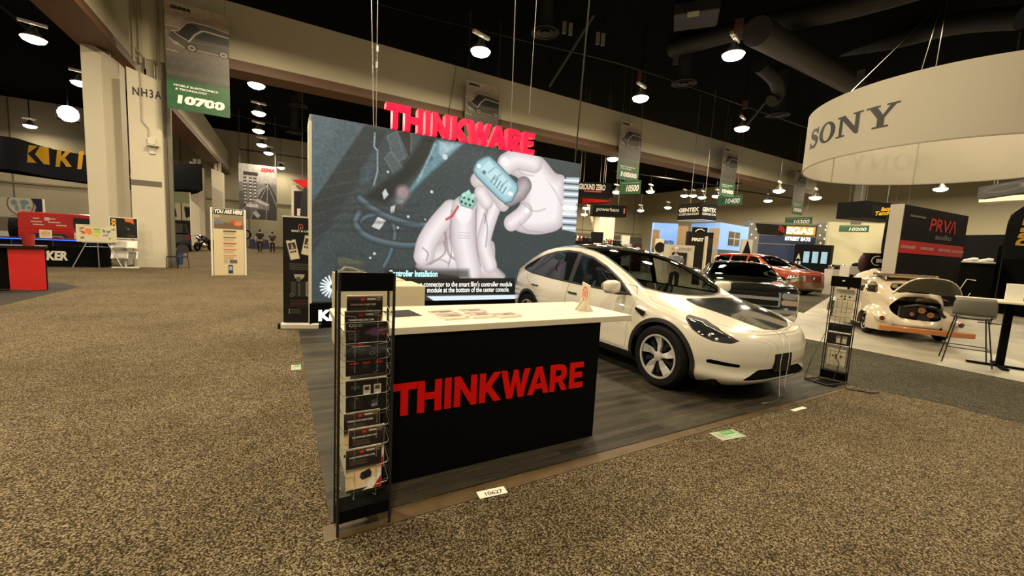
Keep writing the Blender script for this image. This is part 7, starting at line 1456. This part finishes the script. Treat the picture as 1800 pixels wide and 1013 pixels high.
# food stand
t, w, h = panel('food_stand', 'blue food stand with silver star pillars and lit lettering on yellow', 'food stand', (1317, 391), (1457, 393), 0, 36, 35, 1.0, mat('navy_front', (.020, .035, .10), .5))
LITW2 = mat('lit_white_letter', (1, .97, .9), .5, emit=.8); SILV = mat('silver_pillar', (.20, .195, .17), .5)
for x in (-.5, .36): m = MB(); m.box(w*x, w*(x+.14), -.10, 0, .005, h+.1); m.build('pillar', SILV, t)
STAR = mat('lit_star', (1, .97, .85), .5, emit=1.5)
for x, z in ((-.47, .95), (-.41, .86), (-.46, .76), (-.40, .7), (-.47, .64), (.39, .97), (.46, .9), (.40, .8), (.46, .74), (.42, .66), (.47, .97)):
    m = MB(); r = .09; m.prism([(w*x+r*(1 if k % 2 == 0 else .28)*math.cos(k*PI/4), h*z+r*(1 if k % 2 == 0 else .28)*math.sin(k*PI/4)) for k in range(8)], -.14, -.10, 'xz'); m.build('star', STAR, t)
m = MB(); m.box(-w*.36, w*.36, -.04, 0, h*.965, h*1.0); m.box(-w*.36, w*.36, -.04, 0, h*.755, h*.775); m.box(-w*.36, w*.36, -.04, 0, h*.60, h*.615); m.build('pale_band', SILV, t)
m = MB(); m.box(-w*.02, w*.34, -.08, -.02, h*.79, h*.94); m.build('yellow_panel', mat('yellow_lit_panel', (.80, .42, .02), .5, emit=.18), t)
m = MB(); m.prism([(-w*.38, h*.79), (-w*.05, h*.77), (-w*.035, h*.94), (-w*.42, h*.97)], -.2, -.02, 'xz'); m.build('dark_panel', mat('dark_brown_wall', (.014, .010, .008), .6, spec=.15), t)
for r in (.12, .3, .48): m = MB(); m.tube([(-w*.14+r*math.cos(a), -.24, h*.855+r*.8*math.sin(a)) for a in np.linspace(-.5, 1.4, 8)], .07, 6); m.build('red_swirl', mat('red_dim_letter', (.45, .02, .015), .5), t, True)
text(t, 'EGAS', LITW2, w*.145, h*.862, w*.33, h*.12, y=-.14, bold=.05); text(t, 'STREET EATS', LITW2, w*.13, h*.715, w*.32, h*.07, y=-.14, bold=.06)
# dark display with screens, pale wall
t, w, h = panel('screen_display', 'black display stand with three blue screens in front of the pale wall', 'display', (1398, 428), (1462, 433), 0, 27, 25.5, .6, DKB)
for x in (-.14, .10, .34): m = MB(); m.box(w*(x-.08), w*(x+.08), -.03, 0, h*.55, h*.83); m.build('screen', mat('blue_screen', (.28, .48, .62), .4, emit=.55, var=.5, vscale=2), t)
m = MB(); m.prism([(-w*.42, h*.62), (-w*.36, h*.78), (-w*.30, h*.62), (-w*.36, h*.66)], -.03, 0, 'xz'); m.box(-w*.44, -w*.38, -.03, 0, h*.5, h*.58); m.box(-w*.34, -w*.28, -.03, 0, h*.5, h*.58); m.build_each('white_mark', LETW, t)
panel('pale_wall', 'tall pale yellow-white booth wall behind the old cream car', 'wall panel', (1459, 384), (1596, 401), 0, 33, 32, .3, mat('pale_yellow_wall', (.60, .57, .39), .7, emit=0))
m = None
for px, lab in ((1478, 'low yellow-topped parts table at the pale wall'), (1508, 'white cube shelf with black cap at the pale wall')):
    d = 19 if px < 1500 else 17; t, w, h = panel('parts_table' if px < 1500 else 'cube_shelf', lab, 'table', (px-14, 474 if px < 1500 else 468), (px+14, 475 if px < 1500 else 469), 0, d, d, .5, mat('white_wall_print', (.62, .60, .54), .5))
    if px < 1500:
        for k in range(5): m = MB(); m.sphere((-w*.4+k*w*.2, .2, h+.12), (.12, .14, .12), 10, 8); m.build('machine_part', (CHROME, DKMETAL, TRIMB, DKMETAL, CHROME)[k], t, True)
    else:
        m = MB(); [m.box(w*a, w*(a+.22), -.02, .0, h*b, h*(b+.2)) for a in (-.45, -.1, .22) for b in (.25, .55)]; m.build_each('shelf_hole', PUREBLK, t); m = MB(); m.sphere((.1, .2, h+.05), (.18, .14, .1), 12, 8); m.box(.0, .3, -.05, .1, h+.1, h+.14); m.build('black_cap', DKB, t, True)
# black and red tower, podium, feather flags
t, w, h = panel('booth_tower', 'tall black booth tower with angular red lettering and a red band', 'wall panel', (1590, 358), (1703, 381), 0, 14, 16.3, .34, mat('charcoal_tower', (.010, .008, .008), .6, spec=.12))
m = MB(); m.box(-w/2-.03, -w/2+.01, -.02, .36, .004, h+.01); m.build('pale_edge', mat('grey_rim_light', (.40, .37, .30), .5), t); m = MB(); m.box(-w*.485, w*.49, -.012, 0, h*.545, h*.665); m.build('red_band', mat('dim_red_print', (.50, .02, .02), .5), t)
DRED = mat('red_dim_letter', (.45, .02, .015), .5)
text(t, 'PRV/\\', DRED, w*.10, h*.85, w*.42, h*.13, y=-.01, bold=.02, shear=.12); text(t, 'audio', mat('grey_letter_dim', (.13, .12, .12), .5), w*.13, h*.735, w*.26, h*.055, y=-.01, bold=.03); m = MB(); m.box(-w*.40, -w*.18, -.012, -.004, h*.895, h*.915); m.build('small_mark', mat('grey_letter_dim', (.13, .12, .12), .5), t)
for x, s_ in ((-.37, 'LOUDSPEAKERS'), (-.10, 'COMPRESSION DRIVERS'), (.18, 'SUPER TWEETERS'), (.40, 'ALL-IN-ONE')): text(t, s_, mat('pale_red_letter', (.62, .42, .38), .5), w*x, h*.605, w*.20, h*.028, y=-.016, bold=.03)
t, w, h = panel('podium_sign', 'black podium sign with a white arc logo left of the black and red tower', 'sign', (1529, 446), (1573, 446), 0, 15, 15, .3, mat('charcoal_tower', (.010, .008, .008), .6, spec=.12)); text(t, 'EMBIND', LETW, w*.06, h*.86, w*.54, h*.075, y=-.01, bold=.05); m = MB(); m.tube([(-w*.16+.22*math.cos(a), -.01, h*.86+.17*math.sin(a)) for a in np.linspace(1.2, 5.0, 14)], .012, 6); m.build('arc_logo', LETW, t); m = MB(); m.box(-w*.28, w*.3, -.01, 0, h*.70, h*.715); m.box(-w*.28, w*.22, -.01, 0, h*.63, h*.645); m.build_each('print_line', LETW, t)
m = MB(); m.sphere((-w*.62, .1, h*.8), (.18, .1, .35), 12, 10); m.build('dark_side_case', mat('dark_maroon', (.03, .008, .010), .5), t, True)
def flag(lab, px, y0, y1, d, wd, bend, txt, tm, bold):
    a_, b_ = at(px, y0, d), at(px, y1, d); t = thing('feather_flag', lab, 'flag', (b_.x, b_.y, 0), facing(px, y0, d)); z0, z1 = b_.z, a_.z; L = z1-z0
    pts = spline2([(0, z0), (-.02, z0+L*.45), (.04*wd, z0+L*.75), (.45*wd, z0+L*.97), (.85*wd, z1-.03*L), (wd, z0+L*.86), (wd*.98, z0+L*.6), (wd*.8, z0+L*.2), (wd*.55, z0+.02)], True, 4)
    m = MB(); m.prism(pts, 0, .012, 'xz'); m.build('cloth', DKB, t); m = MB(); m.tube([(0, .01, 0), (0, .01, z0), (-.01, .01, z0+L*.5), (.04*wd, .01, z0+L*.78), (.45*wd, .01, z1)], .012, 6); m.build('pole', DKMETAL, t)
    m = MB(); m.box(-.25, .25, -.02, .02, .004, .03); m.box(-.02, .02, -.25, .25, .004, .03); m.build('base', DKMETAL, t); text(t, txt, tm, wd*.48, z0+L*.52, L*.62, wd*.36, y=-.012, bold=bold, rot=PI/2-.10*bend); return t
flag('black feather flag with thin pale vertical lettering above the podium sign', 1549, 362, 446, 19, .62, 1, 'XPEDITE', mat('grey_letter', (.32, .29, .24), .5), .0)
flag('big black feather flag with yellow vertical lettering at the right edge', 1762, 356, 452, 11.5, .78, 1, 'DRIVEN', mat('dull_yellow_print', (.55, .32, .03), .5), .06)
t, w, h = panel('dark_booth_wall', 'low black booth wall with white lettering right of the black and red tower', 'wall panel', (1662, 414), (1812, 412), 0, 22, 19, .3, DKB); text(t, 'iden', LETW, -w*.335, h*.84, w*.12, h*.11, y=-.012, bold=.06)
t, w, h = panel('product_shelf', 'grey-topped display shelf with white shoes on it, right of the tower', 'shelf', (1686, 463), (1752, 463), 0, 17.5, 16.5, .6, PUREBLK); m = MB(); m.box(-w*.55, w*.52, -.05, .65, h, h+.04); m.build('shelf_top', mat('grey_shelf', (.2, .2, .2), .5), t)
m = MB(); m.tube([(-w*.42, -.02, h*.25), (-w*.2, -.02, h*.62), (w*.05, -.02, h*.60)], .018, 6); m.tube([(-w*.42, -.02, h*.25), (-w*.12, -.02, h*.18), (-w*.05, -.02, h*.3)], .018, 6); m.build_each('pale_outline', LETW, t)
tz = Matrix.Translation(t.location) @ Matrix.Rotation(t.rotation_euler.z, 4, 'Z')
for k, (x, y) in enumerate(((-.22, .12), (.12, .34))):
    s_ = thing('shoe', ('nearer left' if k == 0 else 'farther right')+' one of two white shoes on the grey-topped shelf', 'shoe', tz @ Vector((w*x, y, h+.042)), t.rotation_euler.z+.2, 'white shoes on the shelf'); m = MB(); m.tube([(-.22, 0, .06), (-.07, 0, .09), (.07, 0, .13), (.2, 0, .12)], [.04, .06, .07, .06], 10); m.build('upper', LETW, s_, True); m = MB(); m.box(-.27, .27, -.07, .07, 0, .035); m.build('sole', PAPER, s_, bevel=.02)
panel('dark_booth_wall', 'plain black booth wall at the right edge behind the big yellow-lettered flag', 'wall panel', (1756, 432), (1830, 432), 0, 15, 13.5, .3, PUREBLK)
# ================================================================== LAMPS AND CEILING GEAR
def lamp(x, y, z, pink, lab):
    t = thing('ceiling_lamp', lab, 'lamp', (x, y, z), .3, 'high bay lamps under the ceiling')
    m = MB(); m.lathe([(.06, .52), (.10, .50), (.16, .36), (.34, .10), (.345, .06), (.33, .06)], 28); m.build('reflector', mat('lamp_reflector', (.10, .09, .07), .4, .5), t, True)
    m = MB(); m.lathe([(0, -.12), (.18, -.10), (.33, -.03), (.39, .07), (.34, .09)], 28); m.build('lit_glass', mat('lit_glass_pink', (1, .80, .66), .4, emit=16) if pink else mat('lit_glass_warm', (1, .93, .70), .4, emit=16), t, True)
    m = MB(); m.box(-.42, .42, -.07, .07, .62, .74); m.build('ballast', mat('pale_box', (.62, .6, .52), .5), t, bevel=.02); m = MB(); m.cyl((0, 0, .50), (0, 0, 12.6-z), .02, n=6); m.build('stem', DKMETAL, t)
LL = ['high bay lamp shining above the red letters of the video wall', 'pinkish high bay lamp high up between the beam and the white ring', 'high bay lamp above the banner numbered 10500', 'high bay lamp left of the white ring, lowest along the beam', 'nearest lamp of the left aisle row, just below the beam', 'second nearest lamp of the left aisle row', 'third nearest lamp of the left aisle row', 'fourth nearest lamp of the left aisle row', 'farthest lamp of the left aisle row', 'pinkish lamp at the upper left corner', 'pinkish lamp left of the chamfered column', 'pinkish lamp far left, low above the black ring sign']
for (x, y, p_, c), lab in zip(LAMPS_SEEN, LL): lamp(x, y, 9.0, c == 2, lab)
for k, (px, py, d) in enumerate(((494, 296, 46), (494, 307, 49.5), (494, 316, 53), (1062, 340, 43), (1077, 281, 28), (1084, 339, 36), (1143, 338, 38), (1218, 345, 44), (1174, 366, 47), (1369, 337, 30), (1350, 354, 42), (1030, 367, 45), (1027, 378, 48), (1126, 371, 48), (1653, 334, 28), (1433, 349, 30), (1259, 346, 40), (1234, 348, 41), (52, 223, 36), (1203, 345, 43))):
    q = at(px, py, d); 
    if q.z < 12:
        lamp_light(q.x, q.y, q.z-.16, .35)
        lamp(q.x, q.y, q.z, k in (4, 9, 18), 'high bay lamp, '+['first of three tiny ones at the end of the left aisle', 'second of three tiny ones at the end of the left aisle', 'last of three tiny ones at the end of the left aisle', 'left of the upper 10500 cross sign\'s lower corner', 'pinkish, left of the banner numbered 10500', 'small, under the 10500 cross sign', 'pinkish glow right of the 10500 cross sign', 'above the black lettered cube sign', 'small, between two hanging signs', 'pinkish, under the 10400 banner\'s right side', 'small, left of the 10300 cross sign', 'upper of two right of the video wall', 'lower of two right of the video wall', 'small, right of the thin-lettered black sign', 'glaring under the white ring', 'bright under the left edge of the white ring', 'right of two over the cube sign', 'middle one over the cube sign', 'far left, lowest above the black ring', 'left one over the cube sign'][k])
q = at(120, 200, 24); t = thing('spotlight', 'dazzling floodlight left of the chamfered column', 'lamp', q, facing(120, 200, 24)); m = MB(); m.box(-.5, .5, .02, .3, -.4, .4); m.build('housing', DKMETAL, t, bevel=.05); m = MB(); m.lathe([(0, 0), (.42, 0), (.46, .04)], 24, (0, -.01, 0), 'y'); m.build('lit_glass', mat('floodlight_glass', (1, .95, .85), .4, emit=40), t); m = MB(); m.cyl((0, .15, .4), (0, .15, 12.6-q.z), .03, n=6); m.build('stem', DKMETAL, t)
# ducts, diffusers, pipes, speakers
def duct(lab, pts, r, m_, nm='air_duct'):
    P_ = [at(*p) for p in pts]; m = MB(); m.tube(spline2([tuple(p) for p in P_], False, 6), r, 14); o = tag(m.build(nm, m_, None, True), lab, 'duct' if 'duct' in nm else 'pipe')
    for q in (P_[0], P_[len(P_)//2], P_[-1]): k = MB(); k.cyl((q.x, q.y, q.z), (q.x, q.y, 12.6), .012, n=5); k.build('hanger', DKMETAL, o)
duct('long dark air duct running down towards the white ring', ((1330, 55, 14.5), (1420, 105, 18), (1540, 170, 22)), .5, DUCT2)
duct('thick dark air duct along the top right edge', ((1180, 85, 20.5), (1330, 45, 17.5), (1480, 15, 15.5), (1640, -30, 14)), .42, DUCT)
duct('second thick dark air duct below the one along the top right edge', ((1440, 90, 22.5), (1560, 72, 20), (1680, 42, 17), (1800, 30, 15)), .42, DUCT)
duct('curled dark duct end left of the white ring', ((1335, 115, 18), (1362, 140, 19), (1368, 165, 20), (1356, 178, 20)), .3, DUCT)
duct('thin dark ceiling pipe passing over the video wall', ((560, -30, 19), (700, 16, 19), (900, 66, 19), (1110, 118, 20), (1320, 190, 23), (1420, 225, 26)), .035, DKMETAL, 'ceiling_pipe')
duct('grey ceiling strut slanting down above the thick rope', ((1052, 12, 19), (965, 152, 21)), .09, DUCT2, 'ceiling_strut')
duct('grey ceiling strut at the upper left corner', ((-20, -10, 20), (50, 52, 21)), .10, DUCT2, 'ceiling_strut')
duct('dark slanting strut above the banner numbered 10400', ((1345, 180, 24), (1308, 226, 26)), .07, DUCT2, 'ceiling_strut')
for k, (l, r, d, th_) in enumerate((((-40, 5), (340, 95), 30, .05), ((-40, 60), (240, 110), 34, .05), ((-40, 130), (240, 170), 38, .05), ((405, 200), (560, 235), 33, .06), ((420, 262), (560, 282), 40, .06), ((1010, 262), (1260, 310), 34, .06), ((1080, 300), (1260, 326), 38, .06), ((1265, 330), (1400, 350), 40, .06))):
    duct('dark ceiling rail, '+['uppermost at the far left', 'second at the far left', 'third at the far left', 'upper one left of the video wall', 'lower one left of the video wall', 'upper one between the 10500 and 10400 banners', 'lower one between the 10500 and 10400 banners', 'right of the 10400 banner'][k], (l+(d,), tuple((a+b)/2 for a, b in zip(l, r))+(d,), r+(d,)), th_, mat('ceiling_steel', (.035, .035, .036), .5, .4), 'ceiling_pipe')
for px, py, d, lab in ((958, 60, 18, 'round ceiling diffuser right of the wire ropes'), (1202, 149, 21, 'round ceiling diffuser above the 10500 banner'), (1367, 205, 24, 'flat oval diffuser left of the white ring'), (525, 188, 30, 'round diffuser left of the red letters'), (517, 235, 33, 'lower round diffuser left of the red letters')):
    q = at(px, py, d); t = thing('ceiling_diffuser', lab, 'diffuser', q); m = MB(); m.lathe([(.62, 0), (.64, .05), (.30, .22), (.28, 12.6-q.z)], 28); m.build('outer_cone', DUCT2, t, True); m = MB(); m.lathe([(.42, .0), (.43, .04), (.2, .12)], 24); m.build('middle_cone', DUCT2, t, True); m = MB(); m.lathe([(0, -.02), (.22, 0), (.2, .06)], 24); m.build('inner_cone', DUCT, t, True)
for k, (px, py) in enumerate(((992, 48), (1003, 51), (1051, 67), (1060, 69))):
    q = at(px, py, 18); t = thing('ceiling_plate', ['left', 'right', 'left', 'right'][k]+' small pale plate of the '+['left', 'left', 'right', 'right'][k]+' pair under the dark ceiling', 'plate', q, facing(px, py, 18)); m = MB(); m.box(-.09, .09, 0, .05, -.26, .26); m.build('plate', mat('dim_pale_plate', (.22, .21, .15), .6), t); m = MB(); m.cyl((0, .03, .26), (0, .03, 12.6-q.z), .01, n=5); m.build('stem', DKMETAL, t)
for k, (px, py, d) in enumerate(((1299, 45, 13), (1126, 132, 20), (1188, 106, 20), (1310, 184, 22), (1513, 132, 17))):
    q = at(px, py, d); t = thing('ceiling_tag', ['small reddish tag above the pinkish lamp', 'small reddish tag above the lamp by the 10500 banner', 'small grey tag left of the pinkish lamp', 'small reddish tag below the pinkish lamp', 'small grey tag just above the white ring'][k], 'tag', q, facing(px, py, d)); m = MB(); m.box(-.13, .13, 0, .03, -.22, .22); m.build('tag_board', mat('dim_red_tag', (.10, .035, .03), .6) if k not in (2, 4) else mat('dim_grey_tag', (.06, .06, .06), .6), t); m = MB(); m.cyl((0, .02, .22), (0, .02, 12.6-q.z), .008, n=5); m.build('stem', DKMETAL, t)
q = at(1224, 26, 17); t = thing('ceiling_speaker', 'grey boxy ceiling unit with a pale sheet for its lit underside near the top edge', 'ceiling unit', q, facing(1224, 26, 17)); m = MB(); m.box(-.9, .9, 0, 1.4, .1, .6); m.build('box', DUCT2, t, bevel=.05); m = MB(); m.box(-.35, .1, -.3, .1, -.02, .02); m.build('lit_sheet', mat('dim_pale_plate', (.22, .21, .15), .6), t); m = MB(); m.cyl((0, .6, .6), (0, .6, 12.6-q.z), .03, n=6); m.build('stem', DKMETAL, t)  # pale sheet puts the light on the unit's underside into colour
